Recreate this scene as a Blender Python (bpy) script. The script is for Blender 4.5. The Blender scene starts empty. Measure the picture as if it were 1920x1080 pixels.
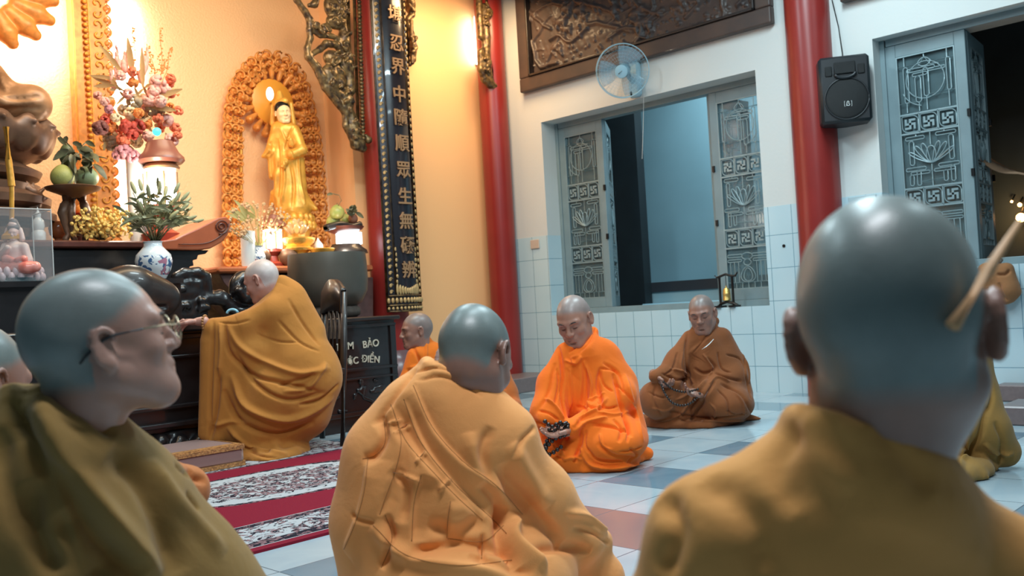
import bpy, bmesh, math, random
import numpy as np
from mathutils import Vector, Matrix, Euler
from mathutils.bvhtree import BVHTree
from mathutils import noise as mnoise
rnd = random.Random(7)
sc = bpy.context.scene
COL = sc.collection
# ---------------------------------------------------------------- camera
FPX = 1712.0
YAW, PITCH, ROLL = [math.radians(a) for a in (45.88, 1.105, -3.312)]
CAMH = 0.78
def cam_axes():
    cy, sy, cp, sp, cr, sr = math.cos(YAW), math.sin(YAW), math.cos(PITCH), math.sin(PITCH), math.cos(ROLL), math.sin(ROLL)
    f = np.array([sy*cp, cy*cp, sp]); r = np.array([cy, -sy, 0.0]); u = np.cross(r, f)
    return r*cr+u*sr, -r*sr+u*cr, f
CR, CU, CF = cam_axes()
CO = np.array([0, 0, CAMH])
cd = bpy.data.cameras.new('camera'); cam = bpy.data.objects.new('camera', cd); COL.objects.link(cam)
m = Matrix.Identity(4)
for i in range(3):
    m[i][0] = CR[i]; m[i][1] = CU[i]; m[i][2] = -CF[i]; m[i][3] = CO[i]
cam.matrix_world = m
cd.sensor_width = 36; cd.lens = 36*FPX/1920; cd.clip_start = 0.05
cd.dof.use_dof = True; cd.dof.focus_distance = 3.4; cd.dof.aperture_fstop = 5.0
sc.camera = cam
sc.view_settings.view_transform = 'Standard'; sc.view_settings.look = 'None'
sc.view_settings.exposure = 0.0; sc.view_settings.gamma = 1; sc.view_settings.use_curve_mapping = False
# ---------------------------------------------------------------- world and lights
w = bpy.data.worlds.new('world'); sc.world = w; w.use_nodes = True
bg = w.node_tree.nodes['Background']; bg.inputs[0].default_value = (0.42, 0.62, 0.72, 1); bg.inputs[1].default_value = 0.16
def area(name, loc, target, sx, sy, power, col):
    l = bpy.data.lights.new(name, 'AREA'); l.shape = 'RECTANGLE'; l.size = sx; l.size_y = sy; l.energy = power; l.color = col
    o = bpy.data.objects.new(name, l); COL.objects.link(o); o.location = loc
    o.rotation_euler = (Vector(target)-Vector(loc)).to_track_quat('-Z', 'Y').to_euler()
    return o
def point(name, loc, power, col, rad=0.04):
    l = bpy.data.lights.new(name, 'POINT'); l.energy = power; l.color = col; l.shadow_soft_size = rad
    o = bpy.data.objects.new(name, l); COL.objects.link(o); o.location = loc
    return o
COOL = (0.72, 0.93, 1.0); WARM = (1.0, 0.70, 0.40); WHITE = (1.0, 0.93, 0.82)
area('ceiling_tube_light', (4.7, 2.4, 3.7), (4.7, 2.4, 0), 1.3, 0.16, 78, COOL)
area('ceiling_tube_light', (3.2, 4.0, 3.7), (3.2, 4.0, 0), 1.3, 0.16, 60, COOL)
area('ceiling_tube_light', (2.6, 1.6, 3.7), (2.6, 1.6, 0), 1.3, 0.16, 46, COOL)
area('ceiling_tube_light', (1.1, 0.5, 3.7), (1.3, 0.9, 0), 1.3, 0.16, 82, (0.90, 0.95, 1.0))
area('ceiling_tube_light', (0.6, 3.0, 3.7), (0.6, 3.0, 0), 1.3, 0.16, 30, COOL)
area('ceiling_tube_light', (4.6, 0.2, 3.7), (4.6, 0.2, 0), 1.3, 0.16, 22, COOL)
area('altar_warm_fill', (2.7, 4.9, 3.6), (2.7, 6.6, 1.5), 2.6, 0.5, 62, WARM)  # unseen warm fill, added to light the altar wall and offerings from the front
area('altar_warm_fill', (5.6, 5.6, 3.6), (5.6, 6.5, 1.2), 0.9, 0.3, 34, (1.0, 0.66, 0.34))  # unseen fill, added to warm the wall of the right bay
area('courtyard_light', (7.6, 4.4, 3.2), (8.4, 4.4, 1.2), 1.6, 1.6, 42, COOL)
# ---------------------------------------------------------------- pixel / plane helpers (1920x1080 frame)
def ray(x, y): return CF + CR*(x-960)/FPX - CU*(y-540)/FPX
def onz(x, y, z=0.0): d = ray(x, y); return CO + d*((z-CAMH)/d[2])
def onx(x, y, X): d = ray(x, y); return CO + d*(X/d[0])
def ony(x, y, Y): d = ray(x, y); return CO + d*(Y/d[1])
def P(x, y, D): return CO + ray(x, y)*D
RH = np.array([math.cos(YAW), -math.sin(YAW), 0.0]); FH = np.array([math.sin(YAW), math.cos(YAW), 0.0]); UZ = np.array([0, 0, 1.0])
# ---------------------------------------------------------------- object helpers
def tag(o, label=None, cat=None, group=None, kind=None):
    if label: o['label'] = label
    if cat: o['category'] = cat
    if group: o['group'] = group
    if kind: o['kind'] = kind
    return o
def thing(name, loc, label, cat, group=None):
    o = bpy.data.objects.new(name, None); COL.objects.link(o); o.location = Vector([float(c) for c in loc]); o.empty_display_size = 0.1
    return tag(o, label, cat, group)
def wloc(o):
    v = Vector(o.location)
    p = o.parent
    while p: v += Vector(p.location); p = p.parent
    return v
def link_mesh(name, verts, faces, mat, parent=None, smooth=True, origin=None, mats=None, midx=None):
    me = bpy.data.meshes.new(name)
    verts = np.asarray(verts, dtype=np.float64)
    if parent is not None: org = np.array(wloc(parent))
    elif origin is not None: org = np.array(origin, float)
    else:
        lo, hi = verts.min(0), verts.max(0); org = np.array([(lo[0]+hi[0])/2, (lo[1]+hi[1])/2, lo[2]])
    vv = verts-org
    if isinstance(faces, np.ndarray):
        n, k = faces.shape
        me.vertices.add(len(vv)); me.vertices.foreach_set('co', vv.astype(np.float32).ravel())
        me.loops.add(n*k); me.loops.foreach_set('vertex_index', faces.astype(np.int32).ravel())
        me.polygons.add(n); me.polygons.foreach_set('loop_start', np.arange(0, n*k, k, dtype=np.int32))
        me.update(calc_edges=True); me.validate()
    else:
        me.from_pydata([tuple(v) for v in vv], [], faces)
    for mm in (mats or [mat]): me.materials.append(mm)
    if smooth: me.polygons.foreach_set('use_smooth', np.ones(len(me.polygons), dtype=bool))
    if midx is not None: me.polygons.foreach_set('material_index', np.array(midx, dtype=np.int32))
    me.update()
    o = bpy.data.objects.new(name, me); COL.objects.link(o)
    if parent is not None: o.parent = parent
    else: o.location = Vector(org)
    return o
def copy_tree(o, parent=None):
    c = o.copy(); COL.objects.link(c); c.parent = parent
    for ch in o.children: copy_tree(ch, c)
    return c
def rotm(ax, ay, az): return np.array(Euler((ax, ay, az), 'XYZ').to_matrix())
def frame_from(d):
    d = np.array(d, float); d /= np.linalg.norm(d)
    a = np.array([0, 0, 1.0]) if abs(d[2]) < 0.9 else np.array([1.0, 0, 0])
    s = np.cross(d, a); s /= np.linalg.norm(s); t = np.cross(s, d)
    return s, t, d
class MB:
    def __init__(s): s.v = []; s.f = []; s.mi = []; s.cur = 0
    def add(s, vs, fs):
        n = len(s.v); s.v += [tuple(float(c) for c in v) for v in vs]; s.f += [[i+n for i in f] for f in fs]; s.mi += [s.cur]*len(fs); return s
    def box(s, c, size, rot=None, bev=0.0):
        hx, hy, hz = [q/2 for q in size]; c = np.array(c, float)
        if bev > 0:
            b = min(bev, hx*.9, hy*.9, hz*.9); pts = []
            for sx in (-1, 1):
                for sy in (-1, 1):
                    for sz in (-1, 1):
                        pts += [(sx*hx, sy*(hy-b), sz*(hz-b)), (sx*(hx-b), sy*hy, sz*(hz-b)), (sx*(hx-b), sy*(hy-b), sz*hz)]
            bm = bmesh.new()
            for p in pts: bm.verts.new(p)
            bmesh.ops.convex_hull(bm, input=bm.verts); bm.verts.index_update()
            vs = [np.array(v.co) for v in bm.verts]; fs = [[v.index for v in f.verts] for f in bm.faces]; bm.free()
        else:
            vs = [np.array((sx*hx, sy*hy, sz*hz)) for sx in (-1, 1) for sy in (-1, 1) for sz in (-1, 1)]
            fs = [[0, 1, 3, 2], [4, 6, 7, 5], [0, 4, 5, 1], [2, 3, 7, 6], [0, 2, 6, 4], [1, 5, 7, 3]]
        if rot is not None: vs = [rot @ v for v in vs]
        return s.add([v+c for v in vs], fs)
    def bb(s, lo, hi, bev=0.0):
        lo = np.array(lo, float); hi = np.array(hi, float); return s.box((lo+hi)/2, np.abs(hi-lo), None, bev)
    def lathe(s, prof, c, axis=(0, 0, 1), n=32, cap=True):
        a, b, d = frame_from(axis); c = np.array(c, float); vs = []; fs = []
        for r, z in prof:
            for i in range(n):
                t = 2*math.pi*i/n; vs.append(c + d*z + (a*math.cos(t)+b*math.sin(t))*max(r, 1e-5))
        for j in range(len(prof)-1):
            for i in range(n): fs.append([j*n+i, j*n+(i+1) % n, (j+1)*n+(i+1) % n, (j+1)*n+i])
        if cap: fs.append(list(range(n))[::-1]); fs.append([(len(prof)-1)*n+i for i in range(n)])
        return s.add(vs, fs)
    def cyl(s, a, b, r1, r2=None, n=16):
        a = np.array(a, float); b = np.array(b, float); L = np.linalg.norm(b-a)
        return s.lathe([(r1, 0), (r1 if r2 is None else r2, L)], a, (b-a)/L, n)
    def tube(s, pts, r, n=8, closed=False, flat=1.0, up=None):
        pts = [np.array(p, float) for p in pts]; N = len(pts); rr = r if hasattr(r, '__len__') else [r]*N; vs = []; fs = []
        prev = None
        for i in range(N):
            if closed: d = pts[(i+1) % N]-pts[i-1]
            else: d = pts[min(i+1, N-1)]-pts[max(i-1, 0)]
            L = np.linalg.norm(d); d = d/L if L > 1e-9 else np.array([0, 0, 1.0])
            if up is not None: t = np.array(up, float); a = np.cross(d, t); a /= (np.linalg.norm(a)+1e-9); b = np.cross(a, d)
            elif prev is None: a, b, _ = frame_from(d)
            else:
                a = prev-d*(prev@d); a /= (np.linalg.norm(a)+1e-9); b = np.cross(d, a)
            prev = a
            for k in range(n):
                t = 2*math.pi*k/n; vs.append(pts[i]+(a*math.cos(t)+b*math.sin(t)*flat)*rr[i])
        for i in range(N if closed else N-1):
            for k in range(n):
                fs.append([i*n+k, i*n+(k+1) % n, ((i+1) % N)*n+(k+1) % n, ((i+1) % N)*n+k])
        if not closed: fs.append(list(range(n))[::-1]); fs.append([(N-1)*n+k for k in range(n)])
        return s.add(vs, fs)
    def sph(s, c, r, nu=16, nv=10, rot=None):
        r = np.array(r if hasattr(r, '__len__') else (r, r, r), float); c = np.array(c, float); vs = []; fs = []
        for j in range(1, nv):
            p = math.pi*j/nv
            for i in range(nu):
                t = 2*math.pi*i/nu; vs.append(np.array((math.sin(p)*math.cos(t), math.sin(p)*math.sin(t), math.cos(p)))*r)
        vs += [np.array((0, 0, 1.0))*r, np.array((0, 0, -1.0))*r]; T = len(vs)-2
        for j in range(nv-2):
            for i in range(nu): fs.append([j*nu+i, (j+1)*nu+i, (j+1)*nu+(i+1) % nu, j*nu+(i+1) % nu])
        for i in range(nu): fs.append([T, i, (i+1) % nu]); fs.append([T+1, (nv-2)*nu+(i+1) % nu, (nv-2)*nu+i])
        if rot is not None: vs = [rot @ v for v in vs]
        return s.add([v+c for v in vs], fs)
    def prism(s, poly, o, ex, ey, depth):  # poly 2d extruded along ex x ey
        o = np.array(o, float); ex = np.array(ex, float); ey = np.array(ey, float); ez = np.cross(ex, ey); n = len(poly)
        vs = [o+ex*p[0]+ey*p[1] for p in poly]+[o+ex*p[0]+ey*p[1]+ez*depth for p in poly]
        fs = [[i for i in range(n)][::-1], [n+i for i in range(n)]]+[[i, (i+1) % n, n+(i+1) % n, n+i] for i in range(n)]
        return s.add(vs, fs)
    def grid(s, pts2d):  # rows of points
        R, C2 = len(pts2d), len(pts2d[0]); vs = [p for row in pts2d for p in row]
        return s.add(vs, [[i*C2+j, i*C2+j+1, (i+1)*C2+j+1, (i+1)*C2+j] for i in range(R-1) for j in range(C2-1)])
    def build(s, name, mat, parent=None, smooth=False, origin=None, mats=None, auto=False, bevel=0, solid=0):
        o = link_mesh(name, s.v, s.f, mat, parent, smooth, origin, mats, s.mi if mats else None)
        if auto:
            o.data.polygons.foreach_set('use_smooth', np.ones(len(o.data.polygons), dtype=bool))
            o.data.set_sharp_from_angle(angle=math.radians(38))
        if bevel: md = o.modifiers.new('bevel', 'BEVEL'); md.width = bevel; md.segments = 2; md.limit_method = 'ANGLE'
        if solid: md = o.modifiers.new('solid', 'SOLIDIFY'); md.thickness = solid; md.offset = 0
        return o
def struct(o): o['kind'] = 'structure'; return o
# ---------------------------------------------------------------- SDF volumes meshed with surface nets
BIG = 9.0
class SDF:
    def __init__(s, h): s.h = h; s.pr = []; s.M = (np.zeros(3), np.eye(3), 1.0)
    def frame(s, o=(0, 0, 0), R=np.eye(3), sc_=1.0): s.M = (np.array(o, float), np.array(R, float), sc_); return s
    def tp(s, p): o, R, k = s.M; return o+R @ (np.array(p, float)*k)
    def cap(s, a, ra, b=None, rb=None, k=0.02, op='+', sq=None):
        kk = s.M[2]; a = s.tp(a); b = a.copy()+1e-6 if b is None else s.tp(b); ra *= kk; rb = ra if rb is None else rb*kk; k *= kk
        lo = np.minimum(a-ra, b-rb); hi = np.maximum(a+ra, b+rb)
        def fn(p):
            ab = b-a; t = np.clip(((p-a) @ ab)/(ab @ ab+1e-12), 0, 1)
            d = np.linalg.norm(p-a-t[..., None]*ab, axis=-1); return d-(ra+(rb-ra)*t)
        s.pr.append((lo, hi, fn, k, op)); return s
    def ell(s, c, r, rot=None, k=0.02, op='+'):
        kk = s.M[2]; c = s.tp(c); r = np.array(r, float)*kk; k *= kk
        R = s.M[1] if rot is None else s.M[1] @ rot
        ext = np.sqrt(((R*r)**2).sum(1)); lo, hi = c-ext, c+ext
        def fn(p):
            q = (p-c) @ R; k0 = np.linalg.norm(q/r, axis=-1); k1 = np.linalg.norm(q/(r*r), axis=-1); return k0*(k0-1)/(k1+1e-9)
        s.pr.append((lo, hi, fn, k, op)); return s
    def rbox(s, c, half, rot=None, rad=0.01, k=0.02, op='+'):
        kk = s.M[2]; c = s.tp(c); half = np.array(half, float)*kk; rad *= kk; k *= kk
        R = s.M[1] if rot is None else s.M[1] @ rot
        ext = (np.abs(R)*half).sum(1); lo, hi = c-ext, c+ext
        def fn(p):
            q = np.abs((p-c) @ R)-(half-rad); return np.linalg.norm(np.maximum(q, 0), axis=-1)+np.minimum(q.max(-1), 0)-rad
        s.pr.append((lo, hi, fn, k, op)); return s
    def chain(s, pts, rs, k=0.02):
        for i in range(len(pts)-1): s.cap(pts[i], rs[i], pts[i+1], rs[i+1], k)
        return s
    def mesh(s, zfloor=None, post=None):
        h = s.h; ad = [q for q in s.pr if q[4] == '+']
        lo = np.min([q[0] for q in ad], 0)-3*h-0.01; hi = np.max([q[1] for q in ad], 0)+3*h+0.01
        if zfloor is not None: lo[2] = max(lo[2], zfloor-3*h)
        n = np.ceil((hi-lo)/h).astype(int)+1
        F = np.full(n, BIG, np.float32); ax = [lo[i]+h*np.arange(n[i]) for i in range(3)]
        for a, b, fn, k, op in s.pr:
            mg = k+2.5*h; i0 = np.clip(np.floor((a-mg-lo)/h).astype(int), 0, n); i1 = np.clip(np.ceil((b+mg-lo)/h).astype(int)+1, 0, n)
            if np.any(i1 <= i0): continue
            sl = tuple(slice(i0[i], i1[i]) for i in range(3))
            g = np.stack(np.meshgrid(*[ax[i][sl[i]] for i in range(3)], indexing='ij'), -1)
            d = fn(g).astype(np.float32); c = F[sl]
            if op == '+':
                if k > 0: e = np.maximum(k-np.abs(d-c), 0); c = np.minimum(d, c)-e*e/(4*k)
                else: c = np.minimum(d, c)
            else:
                d = -d
                if k > 0: e = np.maximum(k-np.abs(d-c), 0); c = np.maximum(d, c)+e*e/(4*k)
                else: c = np.maximum(d, c)
            F[sl] = c
        if zfloor is not None:
            F = np.maximum(F, (zfloor-ax[2]).astype(np.float32)[None, None, :])
        ins = F < 0
        c8 = np.stack([ins[i:n[0]-1+i, j:n[1]-1+j, k2:n[2]-1+k2] for i in (0, 1) for j in (0, 1) for k2 in (0, 1)])
        act = c8.any(0) & ~c8.all(0); idx = -np.ones(act.shape, np.int64); cells = np.argwhere(act); idx[act] = np.arange(len(cells))
        acc = np.zeros((len(cells), 3)); cnt = np.zeros(len(cells))
        for axn in range(3):
            o1, o2 = [q for q in range(3) if q != axn]
            for u_ in (0, 1):
                for v_ in (0, 1):
                    p0 = cells.copy(); p0[:, o1] += u_; p0[:, o2] += v_; p1 = p0.copy(); p1[:, axn] += 1
                    f0 = F[tuple(p0.T)]; f1 = F[tuple(p1.T)]; mk = (f0 < 0) != (f1 < 0)
                    t = f0[mk]/(f0[mk]-f1[mk]); q = p0[mk].astype(float); q[:, axn] += t; acc[mk] += q; cnt[mk] += 1
        V_ = acc/cnt[:, None]*h+lo; faces = []
        for axn in range(3):
            o1, o2 = [(1, 2), (2, 0), (0, 1)][axn]
            sl0 = [slice(None)]*3; sl1 = [slice(None)]*3; sl0[axn] = slice(0, -1); sl1[axn] = slice(1, None)
            a = ins[tuple(sl0)]; b = ins[tuple(sl1)]; e = np.argwhere(a != b)
            ok = (e[:, o1] > 0) & (e[:, o2] > 0) & (e[:, o1] < n[o1]-1) & (e[:, o2] < n[o2]-1); e = e[ok]
            sgn = a[tuple(e.T)]
            def g(d1, d2):
                q = e.copy(); q[:, o1] -= d1; q[:, o2] -= d2; return idx[tuple(q.T)]
            f4 = np.stack([g(0, 0), g(1, 0), g(1, 1), g(0, 1)], 1); f4[~sgn] = f4[~sgn][:, ::-1]; faces.append(f4)
        Fc = np.concatenate(faces)
        return V_, Fc
def vnormals(V_, Fc):
    a = V_[Fc[:, 2]]-V_[Fc[:, 0]]; b = V_[Fc[:, 3]]-V_[Fc[:, 1]]; fn = np.cross(a, b); N = np.zeros_like(V_)
    for i in range(4): np.add.at(N, Fc[:, i], fn)
    return N/(np.linalg.norm(N, axis=1, keepdims=True)+1e-12)
def relax(V_, Fc, it=1):
    for _ in range(it):
        S = np.zeros_like(V_); c = np.zeros(len(V_))
        for i in range(4):
            for j in (1, 3): np.add.at(S, Fc[:, i], V_[Fc[:, (i+j) % 4]]); np.add.at(c, Fc[:, i], 1)
        V_ = V_*0.5+0.5*S/np.maximum(c, 1)[:, None]
    return V_
def subdiv(V_, Fc):
    E = np.sort(np.stack([Fc, np.roll(Fc, -1, 1)], -1).reshape(-1, 2), 1); key = E[:, 0]*len(V_)+E[:, 1]
    uq, inv = np.unique(key, return_inverse=True); a = uq//len(V_); b = uq % len(V_)
    em = (V_[a]+V_[b])/2; fc = V_[Fc].mean(1); n = len(V_); ne = len(em)
    ei = inv.reshape(-1, 4)+n; ci = np.arange(len(Fc))+n+ne
    out = np.concatenate([np.stack([Fc[:, i], ei[:, i], ci, ei[:, (i-1) % 4]], 1) for i in range(4)])
    return np.concatenate([V_, em, fc]), out
def bvh(V_, Fc): return BVHTree.FromPolygons([tuple(v) for v in V_], [tuple(f) for f in Fc.tolist()])
def cast_px(tree, pts, n=10):
    """pixel polyline -> 3d polyline lying on the cloth"""
    out = []
    for i in range(len(pts)-1):
        for t in np.linspace(0, 1, n, endpoint=(i == len(pts)-2)):
            x = pts[i][0]*(1-t)+pts[i+1][0]*t; y = pts[i][1]*(1-t)+pts[i+1][1]*t; d = ray(x, y); d = d/np.linalg.norm(d)
            hit = tree.ray_cast(Vector(CO), Vector(d))
            if hit[0] is not None: out.append(np.array(hit[0]))
    return out
def smooth_px(pts, n=6):  # catmull-rom through pixel points
    if len(pts) < 3: return pts
    q = [np.array(p, float) for p in pts]; q = [2*q[0]-q[1]]+q+[2*q[-1]-q[-2]]; out = []
    for i in range(1, len(q)-2):
        for t in np.linspace(0, 1, n, endpoint=False):
            out.append(0.5*((2*q[i])+(-q[i-1]+q[i+1])*t+(2*q[i-1]-5*q[i]+4*q[i+1]-q[i+2])*t*t+(-q[i-1]+3*q[i]-3*q[i+1]+q[i+2])*t**3))
    out.append(q[-2]); return [tuple(p) for p in out]
def fold_field(V_, line, wdt, taper=True):
    """gaussian of the distance to a 3d polyline, fading at both ends"""
    L = np.array(line); res = np.full(len(V_), 0.0); lo = L.min(0)-3*wdt; hi = L.max(0)+3*wdt
    mk = np.all((V_ > lo) & (V_ < hi), 1)
    if not mk.any() or len(L) < 2: return res
    p = V_[mk]; best = np.full(len(p), 1e9); par = np.zeros(len(p)); seg = np.linalg.norm(np.diff(L, axis=0), axis=1); cum = np.concatenate([[0], np.cumsum(seg)])
    for i in range(len(L)-1):
        ab = L[i+1]-L[i]
        if seg[i] > 0.15 or seg[i] < 1e-7: continue
        t = np.clip(((p-L[i]) @ ab)/(ab @ ab), 0, 1); d = np.linalg.norm(p-L[i]-t[:, None]*ab, axis=1); b = d < best
        best[b] = d[b]; par[b] = (cum[i]+t[b]*seg[i])/cum[-1]
    g = np.exp(-(best/wdt)**2)
    if taper: g *= np.clip(np.minimum(par, 1-par)*6, 0, 1)**0.7
    res[mk] = g; return res
def fabric_noise(V_, amp, seed, freq=9.0, stretch=(1, 1, 0.45)):
    r = np.random.RandomState(seed); d = np.zeros(len(V_)); S = V_*np.array(stretch)
    for i in range(7):
        k = r.normal(size=3); k /= np.linalg.norm(k); k *= freq*(0.6+0.45*i); q = r.normal(size=3)*freq*0.5; ph = r.uniform(0, 6.28, 2)
        d += np.sin(S @ k+ph[0]+1.8*np.sin(S @ q+ph[1]))/(1+i*0.6)
    return amp*d/3
# ---------------------------------------------------------------- materials
def lin(c): return tuple(((v/255)/12.92 if v/255 <= 0.04045 else ((v/255+0.055)/1.055)**2.4) for v in c)+(1,)
def newmat(name):
    m_ = bpy.data.materials.new(name); m_.use_nodes = True; nt = m_.node_tree; return m_, nt, nt.nodes['Principled BSDF']
def nd(nt, t, **kw):
    n_ = nt.nodes.new(t)
    for k, v in kw.items(): setattr(n_, k, v)
    return n_
def setin(n_, **kw):
    for k, v in kw.items(): n_.inputs[k.replace('_', ' ')].default_value = v
def mat(name, col, rough=0.5, metal=0.0, var=0.0, vscale=8.0, bump=0.0, bscale=60.0, col2=None, spec=0.5, coat=0.0, sub=0.0, trans=0.0, sheen=0.0, emit=None, estr=0.0, alpha=1.0, ior=None, detail=4):
    m_, nt, b = newmat(name)
    c1 = lin(col); b.inputs['Roughness'].default_value = rough; b.inputs['Metallic'].default_value = metal
    b.inputs['Specular IOR Level'].default_value = spec; b.inputs['Coat Weight'].default_value = coat
    b.inputs['Sheen Weight'].default_value = sheen
    if ior: b.inputs['IOR'].default_value = ior
    if sub: b.inputs['Subsurface Weight'].default_value = sub; b.inputs['Subsurface Radius'].default_value = (0.02, 0.008, 0.005); b.inputs['Subsurface Scale'].default_value = 0.4
    b.inputs['Transmission Weight'].default_value = trans; b.inputs['Alpha'].default_value = alpha
    b.inputs['Base Color'].default_value = c1
    tc = nd(nt, 'ShaderNodeTexCoord')
    if var > 0 or col2:
        no = nd(nt, 'ShaderNodeTexNoise'); setin(no, Scale=vscale, Detail=detail); nt.links.new(tc.outputs['Object'], no.inputs['Vector'])
        mx = nd(nt, 'ShaderNodeMix', data_type='RGBA')
        c2 = lin(col2) if col2 else tuple(v*(1-var) for v in c1[:3])+(1,)
        mx.inputs[6].default_value = c1; mx.inputs[7].default_value = c2
        cr = nd(nt, 'ShaderNodeValToRGB'); cr.color_ramp.elements[0].position = 0.38; cr.color_ramp.elements[1].position = 0.64
        nt.links.new(no.outputs[0], cr.inputs[0]); nt.links.new(cr.outputs[0], mx.inputs[0]); nt.links.new(mx.outputs[2], b.inputs['Base Color'])
    if bump > 0:
        n2 = nd(nt, 'ShaderNodeTexNoise'); setin(n2, Scale=bscale, Detail=5); nt.links.new(tc.outputs['Object'], n2.inputs['Vector'])
        bp = nd(nt, 'ShaderNodeBump'); setin(bp, Strength=bump, Distance=0.01); nt.links.new(n2.outputs[0], bp.inputs['Height']); nt.links.new(bp.outputs[0], b.inputs['Normal'])
    if emit: b.inputs['Emission Color'].default_value = lin(emit); b.inputs['Emission Strength'].default_value = estr
    return m_
def math_(nt, op, a, b_=None, clamp=False):
    n_ = nd(nt, 'ShaderNodeMath', operation=op); n_.use_clamp = clamp
    for i, v in enumerate((a, b_)):
        if v is None: continue
        if isinstance(v, (int, float)): n_.inputs[i].default_value = v
        else: nt.links.new(v, n_.inputs[i])
    return n_.outputs[0]
def mixc(nt, f, a, b_):
    n_ = nd(nt, 'ShaderNodeMix', data_type='RGBA')
    for i, v in ((0, f), (6, a), (7, b_)):
        if isinstance(v, (int, float)): n_.inputs[i].default_value = v
        elif isinstance(v, tuple): n_.inputs[i].default_value = v
        else: nt.links.new(v, n_.inputs[i])
    return n_.outputs[2]
def noise_(nt, vec, scale, detail=3, dist=0.0):
    n_ = nd(nt, 'ShaderNodeTexNoise'); setin(n_, Scale=scale, Detail=detail, Distortion=dist); nt.links.new(vec, n_.inputs['Vector']); return n_.outputs[0]
def ramp(nt, v, p0, p1):
    n_ = nd(nt, 'ShaderNodeMapRange'); setin(n_, From_Min=p0, From_Max=p1); nt.links.new(v, n_.inputs[0]); return n_.outputs[0]
def posxyz(nt):
    g = nd(nt, 'ShaderNodeNewGeometry'); s = nd(nt, 'ShaderNodeSeparateXYZ'); nt.links.new(g.outputs['Position'], s.inputs[0]); return g.outputs['Position'], s.outputs[0], s.outputs[1], s.outputs[2]
M = {}
M['white_wall'] = mat('painted_white_wall', (204, 208, 206), 0.6, bump=0.08, bscale=40)
M['orange_wall'] = mat('warm_orange_plaster', (248, 196, 140), 0.45, bump=0.10, bscale=30)
M['orange_rough'] = mat('rough_orange_plaster', (248, 200, 148), 0.6, bump=0.55, bscale=55)
M['red_lacquer'] = mat('red_painted_column', (140, 40, 36), 0.32, var=0.12, vscale=3)
M['frame_grey'] = mat('grey_blue_window_paint', (122, 142, 148), 0.45, var=0.1, vscale=6)
M['grille'] = mat('grey_metal_grille', (140, 160, 165), 0.4, metal=0.3)
M['dark_wood'] = mat('dark_carved_wood', (40, 33, 32), 0.38, var=0.35, vscale=20, coat=0.2, spec=0.5)
M['altar_wood'] = mat('black_brown_altar_wood', (34, 30, 31), 0.3, var=0.3, vscale=14, coat=0.3)
M['brown_wood'] = mat('red_brown_wood', (96, 50, 40), 0.35, var=0.3, vscale=18, coat=0.2)
M['relief'] = mat('dark_brown_relief', (58, 49, 48), 0.5, col2=(76, 60, 53), vscale=4, coat=0.1)
M['taupe'] = mat('taupe_granite', (118, 104, 104), 0.35, var=0.12, vscale=40)
M['gold'] = mat('gold_paint', (242, 176, 72), 0.36, metal=0.25, var=0.25, vscale=14, bump=0.2, bscale=40)
M['gold_orange'] = mat('orange_gold_carving', (238, 158, 76), 0.42, metal=0.1, var=0.3, vscale=22)
M['old_gold'] = mat('aged_gilt_wood', (128, 104, 66), 0.36, metal=0.45, col2=(62, 48, 38), vscale=26)
M['bronze'] = mat('bronze', (178, 130, 90), 0.44, metal=0.2, var=0.35, vscale=9)
M['dark_bronze'] = mat('dark_bronze', (118, 86, 66), 0.42, metal=0.3, var=0.3, vscale=12)
M['gong'] = mat('grey_green_bronze_bowl', (98, 94, 86), 0.38, metal=0.45, var=0.15, vscale=5)
M['porcelain'] = mat('white_porcelain', (226, 228, 226), 0.12, coat=0.4)
M['pink'] = mat('pale_pink_porcelain', (238, 196, 186), 0.2, coat=0.3, col2=(244, 218, 208), vscale=14)
M['pink_robe'] = mat('pink_glaze', (226, 120, 104), 0.2, coat=0.3, col2=(238, 160, 146), vscale=18)
M['black_plastic'] = mat('black_plastic', (26, 30, 34), 0.42)
M['speaker_grill'] = mat('black_speaker_mesh', (14, 17, 19), 0.6, bump=0.5, bscale=500)
M['white_print'] = mat('white_print', (225, 230, 230), 0.5)
M['green_leaf'] = mat('grey_green_leaf', (88, 84, 60), 0.5, col2=(112, 110, 76), vscale=26)
M['lily_leaf'] = mat('lily_leaf', (112, 116, 84), 0.45, col2=(164, 158, 116), vscale=18)
M['pomelo'] = mat('pomelo_skin', (156, 156, 84), 0.5, col2=(174, 172, 100), vscale=10, bump=0.2, bscale=160)
M['yellow_flower'] = mat('yellow_dry_flower', (236, 188, 92), 0.6, col2=(238, 204, 120), vscale=60)
M['fan_plastic'] = mat('pale_blue_fan_plastic', (150, 186, 200), 0.35)
M['lamp_white'] = mat('glowing_lamp_glass', (255, 250, 240), 0.4, emit=(235, 248, 255), estr=9.0)
M['led'] = mat('led_tube', (255, 255, 255), 0.4, emit=(225, 246, 255), estr=14.0)
M['amber_lamp'] = mat('amber_lamp', (255, 190, 110), 0.4, emit=(255, 176, 92), estr=26.0)
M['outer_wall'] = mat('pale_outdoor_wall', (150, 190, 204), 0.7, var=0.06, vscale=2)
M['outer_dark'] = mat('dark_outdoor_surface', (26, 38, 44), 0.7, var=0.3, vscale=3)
M['iron'] = mat('black_iron', (28, 28, 30), 0.35, metal=0.4)
M['beads'] = mat('dark_bead_wood', (40, 28, 24), 0.25, coat=0.3)
M['wood_bead'] = mat('sandalwood_beads', (160, 112, 66), 0.35)
M['incense'] = mat('pale_wood_stick', (205, 160, 116), 0.6, var=0.1, vscale=30)
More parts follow.
